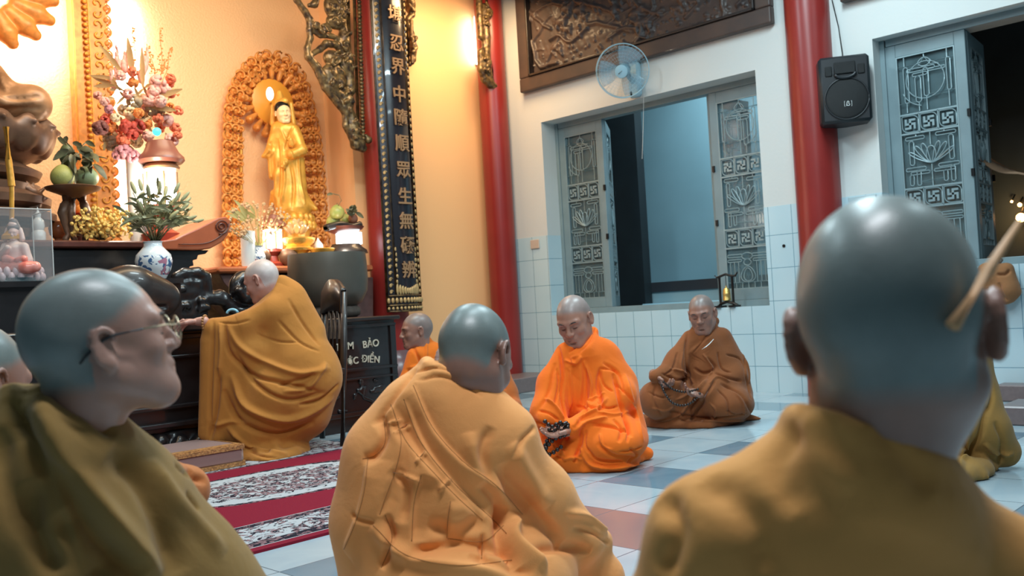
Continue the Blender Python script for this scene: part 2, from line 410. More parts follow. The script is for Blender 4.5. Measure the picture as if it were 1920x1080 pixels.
def glass_mat(name, col, alpha, rough=0.08, frost=0.0):
    m_, nt, b = newmat(name); b.inputs['Base Color'].default_value = lin(col); b.inputs['Roughness'].default_value = rough; b.inputs['Alpha'].default_value = alpha
    if frost:
        tc = nd(nt, 'ShaderNodeTexCoord'); v = noise_(nt, tc.outputs['Object'], 5, 5); nt.links.new(math_(nt, 'ADD', math_(nt, 'MULTIPLY', ramp(nt, v, 0.35, 0.65), frost), alpha), b.inputs['Alpha'])
    return m_
M['window_glass'] = glass_mat('cloudy_window_glass', (110, 134, 140), 0.28, 0.1, 0.2)
M['case_glass'] = glass_mat('clear_case_glass', (190, 190, 190), 0.16, 0.05)
M['fan_blade'] = glass_mat('clear_blue_fan_blade', (150, 186, 204), 0.32, 0.2)
M['lens'] = glass_mat('spectacle_lens', (170, 180, 180), 0.2, 0.03)
def tile_mat(white=True):
    m_, nt, b = newmat('white_wall_tile'); pos, x, y, z = posxyz(nt)
    def line(v, per, off, wd):
        f = math_(nt, 'FRACT', math_(nt, 'DIVIDE', math_(nt, 'SUBTRACT', v, off), per)); d = math_(nt, 'MINIMUM', f, math_(nt, 'SUBTRACT', 1.0, f))
        return math_(nt, 'LESS_THAN', math_(nt, 'MULTIPLY', d, per), wd)
    ln = math_(nt, 'MAXIMUM', line(y, 0.19, 3.62, 0.0022), line(z, 0.25, 0.20, 0.0022))
    c = mixc(nt, ramp(nt, noise_(nt, pos, 1.6, 2), 0.3, 0.7), lin((178, 206, 216)), lin((192, 214, 222)))
    nt.links.new(mixc(nt, ln, c, lin((96, 140, 162))), b.inputs['Base Color'])
    b.inputs['Roughness'].default_value = 0.22
    bp = nd(nt, 'ShaderNodeBump'); setin(bp, Strength=0.3, Distance=0.002); nt.links.new(math_(nt, 'SUBTRACT', 1.0, ln), bp.inputs['Height']); nt.links.new(bp.outputs[0], b.inputs['Normal'])
    return m_
M['tile'] = tile_mat()
def floor_mat():
    m_, nt, b = newmat('polished_floor_tile'); pos, x, y, z = posxyz(nt); per = 0.392
    X = math_(nt, 'DIVIDE', math_(nt, 'SUBTRACT', x, 2.678), per); Y = math_(nt, 'DIVIDE', math_(nt, 'SUBTRACT', y, 2.135), per)
    fx, fy = math_(nt, 'FRACT', X), math_(nt, 'FRACT', Y)
    def ed(f): return math_(nt, 'LESS_THAN', math_(nt, 'MINIMUM', f, math_(nt, 'SUBTRACT', 1.0, f)), 0.0062)
    ln = math_(nt, 'MAXIMUM', ed(fx), ed(fy))
    ix, iy = math_(nt, 'FLOOR', X), math_(nt, 'FLOOR', Y)
    ox = math_(nt, 'FRACT', math_(nt, 'DIVIDE', math_(nt, 'ADD', ix, 40.0), 2.0)); oy = math_(nt, 'FRACT', math_(nt, 'DIVIDE', math_(nt, 'ADD', iy, 41.0), 2.0))
    gray = math_(nt, 'MULTIPLY', math_(nt, 'GREATER_THAN', ox, 0.4), math_(nt, 'GREATER_THAN', oy, 0.4))
    cell = nd(nt, 'ShaderNodeCombineXYZ'); nt.links.new(ix, cell.inputs[0]); nt.links.new(iy, cell.inputs[1])
    wn = nd(nt, 'ShaderNodeTexWhiteNoise'); nt.links.new(cell.outputs[0], wn.inputs[0])
    n1 = ramp(nt, noise_(nt, pos, 3.0, 5, 1.2), 0.35, 0.7)
    base = mixc(nt, n1, lin((178, 196, 204)), lin((158, 182, 194)))
    base = mixc(nt, math_(nt, 'MULTIPLY', wn.outputs[0], 0.35), base, lin((150, 172, 184)))
    grayc = mixc(nt, n1, lin((112, 142, 158)), lin((96, 128, 146)))
    c = mixc(nt, gray, base, grayc)
    band = math_(nt, 'MULTIPLY', math_(nt, 'MULTIPLY', math_(nt, 'LESS_THAN', x, 2.678), math_(nt, 'GREATER_THAN', x, 2.286)), math_(nt, 'LESS_THAN', y, 2.52))
    c = mixc(nt, band, c, lin((136, 122, 122)))
    nt.links.new(mixc(nt, ln, c, lin((86, 112, 126))), b.inputs['Base Color']); b.inputs['Roughness'].default_value = 0.13; b.inputs['Specular IOR Level'].default_value = 0.55
    return m_
M['floor'] = floor_mat()
def rug_mat():
    m_, nt, b = newmat('woven_floral_rug'); pos, x, y, z = posxyz(nt)
    RED = lin((128, 32, 50)); WHT = lin((176, 180, 184)); DK = lin((40, 38, 48)); MAU = lin((132, 102, 106))
    nz = noise_(nt, pos, 9.0, 3, 1.2); na = noise_(nt, pos, 13.0, 3, 2.2); nb = noise_(nt, pos, 30.0, 2, 1.5); nc = noise_(nt, pos, 21.0, 2, 3.0)
    fl = mixc(nt, math_(nt, 'GREATER_THAN', nb, 0.50), MAU, DK); fl = mixc(nt, math_(nt, 'GREATER_THAN', nc, 0.60), fl, WHT)
    floral = mixc(nt, math_(nt, 'GREATER_THAN', na, 0.50), WHT, fl)
    leaf = math_(nt, 'GREATER_THAN', na, 0.60)
    dark = mixc(nt, math_(nt, 'GREATER_THAN', nb, 0.54), DK, MAU)
    def band(a, c_): return math_(nt, 'MULTIPLY', math_(nt, 'GREATER_THAN', y, a), math_(nt, 'LESS_THAN', y, c_))
    # oval medallions repeated along the rug
    xr = math_(nt, 'SUBTRACT', math_(nt, 'MULTIPLY', math_(nt, 'FRACT', math_(nt, 'DIVIDE', math_(nt, 'ADD', x, 1.15), 1.4)), 1.4), 0.70)
    ex = math_(nt, 'DIVIDE', xr, 0.64); ey = math_(nt, 'DIVIDE', math_(nt, 'SUBTRACT', y, 3.84), 0.37)
    r_ = math_(nt, 'ADD', math_(nt, 'POWER', math_(nt, 'ABSOLUTE', ex), 2.4), math_(nt, 'POWER', math_(nt, 'ABSOLUTE', ey), 2.2))
    r_ = math_(nt, 'ADD', r_, math_(nt, 'MULTIPLY', math_(nt, 'SUBTRACT', nz, 0.5), 0.35))
    mfl = mixc(nt, math_(nt, 'MULTIPLY', leaf, math_(nt, 'LESS_THAN', r_, 0.62)), WHT, DK)
    mfl = mixc(nt, math_(nt, 'MULTIPLY', math_(nt, 'LESS_THAN', r_, 0.40), math_(nt, 'GREATER_THAN', na, 0.42)), mfl, fl)
    mfl = mixc(nt, math_(nt, 'GREATER_THAN', r_, 0.84), mfl, dark)
    c = mixc(nt, math_(nt, 'LESS_THAN', r_, 1.0), RED, mfl)
    c = mixc(nt, band(2.84, 3.16), c, floral)
    c = mixc(nt, band(2.84, 2.90), c, dark); c = mixc(nt, band(3.12, 3.16), c, dark)
    c = mixc(nt, band(3.16, 3.166), c, WHT); c = mixc(nt, band(2.834, 2.84), c, WHT)
    c = mixc(nt, math_(nt, 'GREATER_THAN', y, 4.42), c, floral); c = mixc(nt, band(4.42, 4.45), c, dark)
    nt.links.new(c, b.inputs['Base Color']); b.inputs['Roughness'].default_value = 0.95; b.inputs['Specular IOR Level'].default_value = 0.1
    bp = nd(nt, 'ShaderNodeBump'); setin(bp, Strength=0.4, Distance=0.003); nt.links.new(noise_(nt, pos, 300, 2), bp.inputs['Height']); nt.links.new(bp.outputs[0], b.inputs['Normal'])
    return m_
M['rug'] = rug_mat()
def vase_mat():
    m_, nt, b = newmat('painted_blue_white_porcelain'); tc = nd(nt, 'ShaderNodeTexCoord'); v = tc.outputs['Object']
    s = nd(nt, 'ShaderNodeSeparateXYZ'); nt.links.new(v, s.inputs[0])
    zz = s.outputs[2]; inb = math_(nt, 'MULTIPLY', math_(nt, 'GREATER_THAN', zz, 0.02), math_(nt, 'LESS_THAN', zz, 0.135))
    a = math_(nt, 'MULTIPLY', math_(nt, 'GREATER_THAN', noise_(nt, v, 26, 3, 1.0), 0.53), inb)
    pk = math_(nt, 'MULTIPLY', math_(nt, 'GREATER_THAN', noise_(nt, v, 16, 2, 0.5), 0.60), inb)
    c = mixc(nt, a, lin((224, 228, 230)), lin((70, 102, 142))); c = mixc(nt, pk, c, lin((176, 116, 136)))
    nt.links.new(c, b.inputs['Base Color']); b.inputs['Roughness'].default_value = 0.12; return m_
M['vase'] = vase_mat()
def skin_mat(name, skin, scalp, rough=0.42):
    m_, nt, b = newmat(name); at = nd(nt, 'ShaderNodeAttribute', attribute_name='stubble'); tc = nd(nt, 'ShaderNodeTexCoord')
    n1 = ramp(nt, noise_(nt, tc.outputs['Object'], 22, 4), 0.3, 0.7)
    c1 = mixc(nt, n1, lin(skin), tuple(v*0.84 for v in lin(skin)[:3])+(1,)); c2 = mixc(nt, n1, lin(scalp), tuple(v*0.8 for v in lin(scalp)[:3])+(1,))
    nt.links.new(mixc(nt, at.outputs['Fac'], c1, c2), b.inputs['Base Color']); b.inputs['Roughness'].default_value = rough
    b.inputs['Subsurface Weight'].default_value = 0.08; b.inputs['Subsurface Radius'].default_value = (0.02, 0.008, 0.004); b.inputs['Subsurface Scale'].default_value = 0.3
    b.inputs['Coat Weight'].default_value = 0.22; b.inputs['Coat Roughness'].default_value = 0.3
    bp = nd(nt, 'ShaderNodeBump'); setin(bp, Strength=0.06, Distance=0.004); nt.links.new(noise_(nt, tc.outputs['Object'], 260, 3), bp.inputs['Height']); nt.links.new(bp.outputs[0], b.inputs['Normal'])
    return m_
def cloth_mat(name, col, col2=None, rough=0.85):
    m_, nt, b = newmat(name); tc = nd(nt, 'ShaderNodeTexCoord'); v = tc.outputs['Object']
    n1 = ramp(nt, noise_(nt, v, 4, 4), 0.3, 0.7); c2 = lin(col2) if col2 else tuple(q*0.88 for q in lin(col)[:3])+(1,)
    nt.links.new(mixc(nt, n1, lin(col), c2), b.inputs['Base Color']); b.inputs['Roughness'].default_value = rough; b.inputs['Specular IOR Level'].default_value = 0.2
    b.inputs['Sheen Weight'].default_value = 0.12; b.inputs['Sheen Roughness'].default_value = 0.5
    bp = nd(nt, 'ShaderNodeBump'); setin(bp, Strength=0.12, Distance=0.004); nt.links.new(noise_(nt, v, 420, 2), bp.inputs['Height'])
    bp2 = nd(nt, 'ShaderNodeBump'); setin(bp2, Strength=0.22, Distance=0.02); nt.links.new(noise_(nt, v, 11, 3, 0.6), bp2.inputs['Height']); nt.links.new(bp.outputs[0], bp2.inputs['Normal'])
    nt.links.new(bp2.outputs[0], b.inputs['Normal']); return m_
# ================================================================ THE ROOM
WX = 6.395                      # inner face of the window wall
ZT = 1.42                       # top of the tiled band
W1 = (3.465, 5.70, 0.667, 2.485); W2 = (0.30, 2.553, 0.86, 2.50)
struct(MB().bb((-1.5, -1.5, -0.1), (WX+0.02, 6.9, 0.0)).build('floor', M['floor'], origin=(0, 0, 0)))
struct(MB().bb((4.3, 5.621, 0.0), (WX, 6.9, 0.132), 0.006).build('floor_platform', M['taupe']))
# window wall: pieces around two openings, tiled below, painted above
TH = 0.28; wm = MB()
def wallbit(y0, y1, z0, z1):
    for a, b_, mi in ((z0, min(z1, ZT), 0), (max(z0, ZT), z1, 1)):
        if b_ > a: wm.cur = mi; wm.bb((WX+(0.004 if mi else 0), y0, a), (WX+TH, y1, b_))
ys = [-1.5, W2[0], W2[1], W1[0], W1[1], 6.9]
wallbit(ys[0], ys[1], 0, 4.0); wallbit(ys[2], ys[3], 0, 4.0); wallbit(ys[4], ys[5], 0, 4.0)
wallbit(W1[0], W1[1], 0, W1[2]); wallbit(W1[0], W1[1], W1[3], 4.0)
wallbit(W2[0], W2[1], 0, W2[2]); wallbit(W2[0], W2[1], W2[3], 4.0)
wo = wm.build('wall_right', None, mats=[M['tile'], M['white_wall']], origin=(0, 0, 0)); struct(wo)
# altar wall: deeper niche left of the first column, shallow bay right of it
NY, BY, NXR = 6.75, 6.36, 4.70
struct(MB().bb((-1.0, NY, 0), (NXR+0.16, NY+0.15, 4.0)).build('wall_back', M['orange_rough']))
struct(MB().bb((NXR, BY+0.15, 0.132), (NXR+0.15, NY, 4.0)).build('wall_niche', M['orange_wall']))
struct(MB().bb((NXR, BY, 0.132), (WX, BY+0.15, 4.0)).build('wall_bay', M['orange_wall']))
def column(name, c, r, z0, z1, label):
    t = thing(name, (c[0], c[1], z0), label, 'column')
    MB().lathe([(r, 0), (r, z1-z0)], (c[0], c[1], z0), n=48).build('shaft', M['red_lacquer'], t, auto=True)
    return t
c1 = column('red_column', (4.862, 6.17), 0.155, 0.132, 4.0, 'tall round red column behind the black and gold calligraphy board')
MB().lathe([(0.20, 0), (0.235, 0.03), (0.25, 0.10), (0.235, 0.19), (0.20, 0.25), (0.175, 0.29), (0.17, 0.33)], (4.862, 6.17, 0.132), n=40).build('stone_base', mat('mauve_polished_stone', (118, 92, 96), 0.25, var=0.2), c1, auto=True)
column('red_column', (6.268, 6.185), 0.135, 0.132, 4.0, 'red column in the corner where the orange wall meets the white wall')
column('red_column', (6.36, 3.0), 0.16, 0.0, 4.0, 'red column on the white wall beside the black loudspeaker')
# steps of taupe stone below the second window
for i, (x0, y0, y1, z, lb) in enumerate([(WX-0.16, 0.4, 1.86, 0.105, 'taupe stone ledge along the foot of the tiled wall at far right'), (WX-1.15, -0.2, 1.56, 0.10, 'low taupe stone step on the floor behind the seated figure at far right')]):
    tag(MB().bb((x0, y0, 0), (x0+0.16 if i == 0 else x0+0.35, y1, z), 0.008).build('stone_step', M['taupe']), lb, 'step')
sw = thing('light_switch', ony(923, 470, BY-0.003), 'small white light switch on the orange wall left of the corner column', 'light switch')
q = ony(923, 468, BY)
MB().box((q[0], BY-0.006, q[2]), (0.075, 0.012, 0.115), bev=0.004).build('plate', M['white_wall'], sw)
MB().box((q[0]-0.006, BY-0.015, q[2]+0.01), (0.022, 0.012, 0.035), bev=0.003).build('rocker', M['porcelain'], sw)
q = onx(1004, 458, WX)
o = MB().box((WX-0.006, q[1], q[2]), (0.014, 0.11, 0.085), bev=0.004).build('socket_plate', mat('beige_plate', (196, 176, 160), 0.5)); tag(o, 'small beige socket plate on the white wall beside the corner column', 'socket')
q = onx(1618, 380, WX)
o = MB().box((WX-0.006, q[1], q[2]), (0.014, 0.20, 0.10), bev=0.004).build('socket_plate', mat('pale_plate', (170, 190, 196), 0.5)); tag(o, 'long pale socket plate on the wall below the loudspeaker', 'socket')
q = onx(1470, 461, WX)
tag(MB().cyl((WX-0.006, q[1], q[2]), (WX+0.002, q[1], q[2]), 0.012, n=14).build('wall_plug', M['iron']), 'small dark plug hole in the white tiles beside the red column', 'wall plug')
# ---- outside
qa, qb = onx(1200, 400, 7.5), onx(1140, 400, 7.5)
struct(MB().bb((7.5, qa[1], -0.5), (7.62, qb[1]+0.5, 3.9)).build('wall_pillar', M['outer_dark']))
ow = MB().bb((8.6, 3.2, -0.5), (8.75, 8.2, 4.5)).build('wall_neighbour', M['outer_wall']); struct(ow)
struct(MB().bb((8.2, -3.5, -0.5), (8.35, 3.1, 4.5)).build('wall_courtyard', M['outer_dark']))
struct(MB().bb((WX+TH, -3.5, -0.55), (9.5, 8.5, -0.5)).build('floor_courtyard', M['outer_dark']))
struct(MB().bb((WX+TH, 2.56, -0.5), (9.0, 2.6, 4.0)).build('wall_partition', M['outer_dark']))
o = MB().bb((7.62, 3.6, 0.83), (7.70, 7.2, 0.93)).build('balcony_rail', mat('dark_rail', (50, 52, 58), 0.5)); tag(o, 'dark horizontal rail outside the window beyond the lit wall opening', 'railing')
lo = MB().bb((7.64, 3.6, -0.5), (7.68, 7.2, 0.83)).build('balcony_parapet', mat('pale_parapet', (156, 184, 192), 0.6)); tag(lo, 'pale low parapet panel under the dark rail outside the window', 'parapet')
ac = thing('air_conditioner_unit', (7.5, 5.0, 0.3), 'round-grilled outdoor air unit seen through the bottom of the open window', 'air conditioner')
q = onx(1275, 600, 7.45)
MB().bb((7.46, q[1]-0.45, 0.1), (7.63, q[1]+0.45, 0.72), 0.01).build('casing', M['outer_wall'], ac)
mb = MB()
for rr in (0.10, 0.15, 0.20, 0.235): mb.tube([(7.455, q[1]+rr*math.cos(t), 0.44+rr*math.sin(t)) for t in np.linspace(0, 2*math.pi, 40, endpoint=False)], 0.006, 6, True)
mb.build('round_grille', M['white_wall'], ac, smooth=True)
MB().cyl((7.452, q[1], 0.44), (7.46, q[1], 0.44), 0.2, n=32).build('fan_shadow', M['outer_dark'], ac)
# ---- window leaves with bent-metal grilles
def bend(pts, mp, r): return [mp(*p) for p in pts]
def manji(cx, cy, s, flip):
    u = s/5.0; k = -1 if flip else 1
    bars = [(-.5, -2.5, .5, 2.5), (-2.5, -.5, 2.5, .5), (.5, 1.5, 2.5, 2.5), (1.5, -2.5, 2.5, -.5), (-2.5, -2.5, -.5, -1.5), (-2.5, .5, -1.5, 2.5)]
    return [(cx+k*(a*u), cy+b_*u, cx+k*(c_*u), cy+d_*u) for a, b_, c_, d_ in bars]
def leaf_obj(root, name_prefix, org, ex, w_, h_, flip=False, glass=True):
    """casement leaf: org = lower left corner, ex = direction of width, thickness away"""
    org = np.array(org, float); ex = np.array(ex, float); ez = np.array([0, 0, 1.0]); en = np.cross(ez, ex)   # towards outside
    def mp(u, v, d=0.0): return org+ex*u+ez*v+en*d
    st, rl, tk = 0.070, 0.09, 0.045
    def bar(mb, u0, v0, u1, v1, d0, d1): 
        vs = [mp(u, v, d) for u in (u0, u1) for v in (v0, v1) for d in (d0, d1)]; mb.add(vs, [[0, 1, 3, 2], [4, 6, 7, 5], [0, 4, 5, 1], [2, 3, 7, 6], [0, 2, 6, 4], [1, 5, 7, 3]])
    lf = MB()
    bar(lf, 0, 0, st, h_, 0, tk); bar(lf, w_-st, 0, w_, h_, 0, tk); bar(lf, st, 0, w_-st, rl, 0, tk); bar(lf, st, h_-rl, w_-st, h_, 0, tk)
    lo_ = lf.build('casement_leaf', M['frame_grey'], root, bevel=0.004)
    if glass:
        g = MB(); bar(g, st, rl, w_-st, h_-rl, 0.026, 0.030); g.build('glass_pane', M['window_glass'], lo_)
    gr = MB(); U0, U1, V0, V1 = st+0.008, w_-st-0.008, rl+0.008, h_-rl-0.008; W_ = U1-U0; H_ = V1-V0; D = 0.006; R_ = 0.0036
    def fx(u): return U0+(1-u if flip else u)*W_
    def fy(v): return V0+v*H_
    def tb(pts, closed=False, r=R_): gr.tube([mp(fx(a), fy(b_), D) for a, b_ in pts], r, 6, closed)
    def slot(u0, v0, u1, v1):  # elongated rounded loop, vertical or horizontal
        W2_, H2_ = abs(u1-u0)*W_, abs(v1-v0)*H_; rr = min(W2_, H2_)/2; pts = []
        cu, cv = (u0+u1)/2, (v0+v1)/2
        for t in np.linspace(0, 2*math.pi, 20, endpoint=False):
            a, b_ = math.cos(t)*rr, math.sin(t)*rr
            if H2_ > W2_: b_ += (H2_/2-rr)*(1 if b_ >= 0 else -1)
            else: a += (W2_/2-rr)*(1 if a >= 0 else -1)
            pts.append((cu+a/W_, cv+b_/H_))
        tb(pts, True)
    bar(gr, U0-0.008, V0-0.008, U0, V1+0.008, 0, 0.012); bar(gr, U1, V0-0.008, U1+0.008, V1+0.008, 0, 0.012)
    # section heights (fractions from the bottom)
    z = [0.0, 0.215, 0.315, 0.60, 0.70, 1.0]
    for k in (1, 2, 3, 4): bar(gr, U0, V0+z[k]*H_-0.006, U1, V0+z[k]*H_+0.006, 0, 0.012)
    bar(gr, U0, V0-0.008, U1, V0, 0, 0.012); bar(gr, U0, V1, U1, V1+0.008, 0, 0.012)
    tr = (z[4]+z[5])/2
    # top section: peach ring with long slots
    cv, cu = 0.865, 0.48; rw = 0.34
    tb([(cu+rw*math.cos(t), cv+rw*W_/H_*math.sin(t)) for t in np.linspace(0, 2*math.pi, 36, endpoint=False)], True)
    tb([(cu+rw*1.28*math.cos(t), cv-0.01+rw*1.28*W_/H_*math.sin(t)) for t in np.linspace(3.5, 4.5, 12)])
    tb([(cu+rw*0.33*math.cos(t)*(1-0.35*max(math.sin(t), 0)), 0.958+0.022*math.sin(t)) for t in np.linspace(0, 2*math.pi, 18, endpoint=False)], True)
    tb([(cu-rw*0.75, 0.935), (cu-0.1, 0.94), (cu, 0.985), (cu+0.1, 0.94), (cu+rw*0.75, 0.935)])
    slot(0.16, 0.915, 0.66, 0.932); slot(0.26, 0.89, 0.52, 0.906); slot(0.30, 0.755, 0.40, 0.89); slot(0.45, 0.78, 0.54, 0.925); slot(0.54, 0.905, 0.84, 0.918)
    slot(0.10, 0.76, 0.18, 0.945); slot(0.86, 0.79, 0.93, 0.955)
    for a in ([(0, 0.95), (1, 0.95)], [(0, 0.758), (0.30, 0.758)], [(0.54, 0.787), (1, 0.787)], [(0.54, 0.775), (0.86, 0.775)], [(0.13, 0.71), (0.13, 0.76)], [(0.35, 0.71), (0.35, 0.755)], [(0.49, 0.71), (0.49, 0.78)], [(0.88, 0.71), (0.88, 0.79)], [(0.12, 0.95), (0.12, 1)], [(0.48, 0.985), (0.48, 1)], [(0.88, 0.955), (0.88, 1)]): tb(a)
    # middle section: lotus
    cv = 0.465
    for k, (dx, top, bw) in enumerate([(0, 0.075, 0.085), (0.13, 0.092, 0.05), (-0.13, 0.092, 0.05), (0.24, 0.083, 0.05), (-0.24, 0.083, 0.05), (0.35, 0.055, 0.05), (-0.35, 0.055, 0.05)]):
        pts = []
        for t in np.linspace(0, 2*math.pi, 22, endpoint=False):
            s_ = (1-math.cos(t))/2; wv = bw*math.sin(t)*(0.35+0.9*s_) if k else bw*math.sin(t)
            pts.append((0.5+dx*(s_**0.7)*1.1+wv, cv-0.028+(top+0.012)*(s_ if k else s_)+0.0))
        tb(pts, True)
    slot(0.06, 0.565, 0.40, 0.582); slot(0.60, 0.570, 0.95, 0.587); slot(0.12, 0.435, 0.20, 0.56); slot(0.82, 0.44, 0.90, 0.565)
    slot(0.04, 0.405, 0.40, 0.422); slot(0.62, 0.410, 0.98, 0.427); slot(0.12, 0.385, 0.46, 0.400); slot(0.54, 0.388, 0.90, 0.403)
    slot(0.10, 0.33, 0.17, 0.385); slot(0.23, 0.328, 0.30, 0.405); slot(0.70, 0.335, 0.77, 0.39); slot(0.83, 0.33, 0.90, 0.41)
    for a in ([(0.5, 0.53), (0.5, 0.60)], [(0.5, 0.315), (0.5, 0.43)], [(0.25, 0.582), (0.25, 0.60)], [(0.75, 0.587), (0.75, 0.60)], [(0.46, 0.393), (0.54, 0.395)], [(0.3, 0.345), (0.7, 0.35)]): tb(a)
    # bottom section: gourd and bulb
    tb([(0.5+0.17*math.cos(t)*(1-0.3*math.sin(t)), 0.072+0.042*math.sin(t)) for t in np.linspace(0, 2*math.pi, 22, endpoint=False)], True)
    tb([(0.5+0.10*math.cos(t)*(1-0.3*math.sin(t)), 0.070+0.034*math.sin(t)) for t in np.linspace(0, 2*math.pi, 22, endpoint=False)], True)
    tb([(0.5+0.09*math.cos(t), 0.135+0.016*math.sin(t)) for t in np.linspace(0, 2*math.pi, 16, endpoint=False)], True)
    tb([(0.5+0.13*math.cos(t), 0.168+0.018*math.sin(t)) for t in np.linspace(0, 2*math.pi, 16, endpoint=False)], True)
    slot(0.02, 0.165, 0.38, 0.18); slot(0.62, 0.165, 0.98, 0.18); slot(0.02, 0.14, 0.36, 0.153); slot(0.64, 0.14, 0.98, 0.153)
    for a in (0.08, 0.18, 0.28, 0.72, 0.82, 0.92): tb([(a, 0.03), (a, 0.14)])
    for a in (0.2, 0.35, 0.5, 0.65, 0.8): tb([(a, 0.0), (a, 0.03)])
    tb([(0, 0.03), (1, 0.03)])
    # manji rows
    for r0, r1 in ((z[1], z[2]), (z[3], z[4])):
        for k in range(3):
            cu_ = (k+0.5)/3; cvv = (r0+r1)/2; sz = min(W_/3, (r1-r0)*H_)*0.58
            uc, vc = fx(cu_), fy(cvv)
            for a, b_, c_, d_ in manji(uc, vc, sz, flip): bar(gr, min(a, c_), b_, max(a, c_), d_, 0.002, 0.010)
            hw = W_/6*0.88; hh = (r1-r0)*H_/2*0.84
            pts = []
            for (sx, sy, rad) in ((1, 1, 0.7), (-1, 1, 0.15), (-1, -1, 0.7), (1, -1, 0.15)):
                rr = rad*min(hw, hh); a0 = {(1, 1): 0, (-1, 1): 90, (-1, -1): 180, (1, -1): 270}[(sx, sy)]
                for t in np.radians(np.linspace(a0, a0+90, 6)): pts.append((uc+sx*(hw-rr)+rr*math.cos(t), vc+sy*(hh-rr)+rr*math.sin(t)))
            gr.tube([mp(a, b_, D) for a, b_ in pts], R_, 6, True)
            if k: bar(gr, U0+W_*k/3-0.003, V0+r0*H_, U0+W_*k/3+0.003, V0+r1*H_, 0, 0.01)
    gr.build('grille', M['grille'], lo_, auto=True)
    la = MB()
    for v in (0.36, 0.62): la.bb(*[mp(w_-0.012 if not flip else 0.004, h_*v, -0.016), mp(w_+0.008 if not flip else 0.024, h_*v+0.05, 0.002)])
    la.build('latch', M['iron'], lo_)
    return lo_
def window(n, Wd, label):
    y0, y1, z0, z1 = Wd; t = thing('window_%d' % n, (WX+0.1, (y0+y1)/2, z0), label, 'window'); t['kind'] = 'structure'
    dp = 0.20 if n == 1 else 0.125; fx0, fx1 = WX+dp-0.01, WX+TH; mb = MB()
    mb.bb((fx0, y0, z0), (fx1, y0+0.02, z1)); mb.bb((fx0, y1-0.035, z0), (fx1, y1, z1)); mb.bb((fx0, y0+.045, z0), (fx1, y1-.045, z0+0.05)); mb.bb((fx0, y0+.045, z1-0.05), (fx1, y1-.045, z1))
    mb.build('window_frame', M['frame_grey'], t, bevel=0.003)
    w_ = (y1-y0-0.13)/4; hz = z1-z0-0.10
    # far closed leaf, near closed leaf, and the two middle leaves swung outwards
    leaf_obj(t, '', (WX+dp, y1-0.035, z0+0.05), (0, -1, 0), w_, hz)
    leaf_obj(t, '', (WX+dp, y0+0.02+w_, z0+0.05), (0, -1, 0), w_, hz, flip=True)
    a = math.radians(57 if n == 1 else 84); a2 = math.radians(84)
    leaf_obj(t, '', (WX+dp+0.055, y1-0.035-w_, z0+0.05), (math.sin(a), math.cos(a), 0), w_, hz)
    leaf_obj(t, '', (WX+dp+0.055, y0+0.03+w_, z0+0.05), (math.sin(a2), -math.cos(a2), 0), w_, hz)
    return t
window(1, W1, 'grey casement window behind the two seated robed figures')
window(2, W2, 'grey casement window at far right beyond the loudspeaker')
# far-off lights seen through the second window
for k, (px, py, X, r) in enumerate([(1914, 408, 8.0, 0.035), (1912, 384, 8.1, 0.016), (1897, 378, 8.1, 0.010)]):
    p = onx(px, py, X); t = thing('street_lamp', p, ['large glowing amber lamp outside the far right window', 'small pale lamp just above the large amber lamp outside', 'smallest pale lamp above and left of the amber lamp outside'][k], 'lamp')
    MB().sph(p, r).build('bulb', M['amber_lamp'], t, smooth=True)
    MB().tube([p+[0.01, 0, r], p+[0.1, 0, r+0.05], p+[0.19, 0, r+0.05]], 0.006).build('bracket', M['iron'], t)
p = onx(1905, 405, 7.95); point('street_lamp_light', p-[0.08, 0, 0], 9.0, (1.0, 0.6, 0.25), 0.03)
aw = []
for i in range(9):
    u = i/8; aw.append([onx(1832+u*95, 278+u*46+10*math.sin(u*3), 7.3), onx(1838+u*95, 300+u*40+8*math.sin(u*5), 6.9)])
tag(MB().grid(aw).build('awning', mat('tan_awning_canvas', (150, 118, 92), 0.8), smooth=True, solid=0.01), 'tan canvas awning sagging outside the far right window', 'awning')
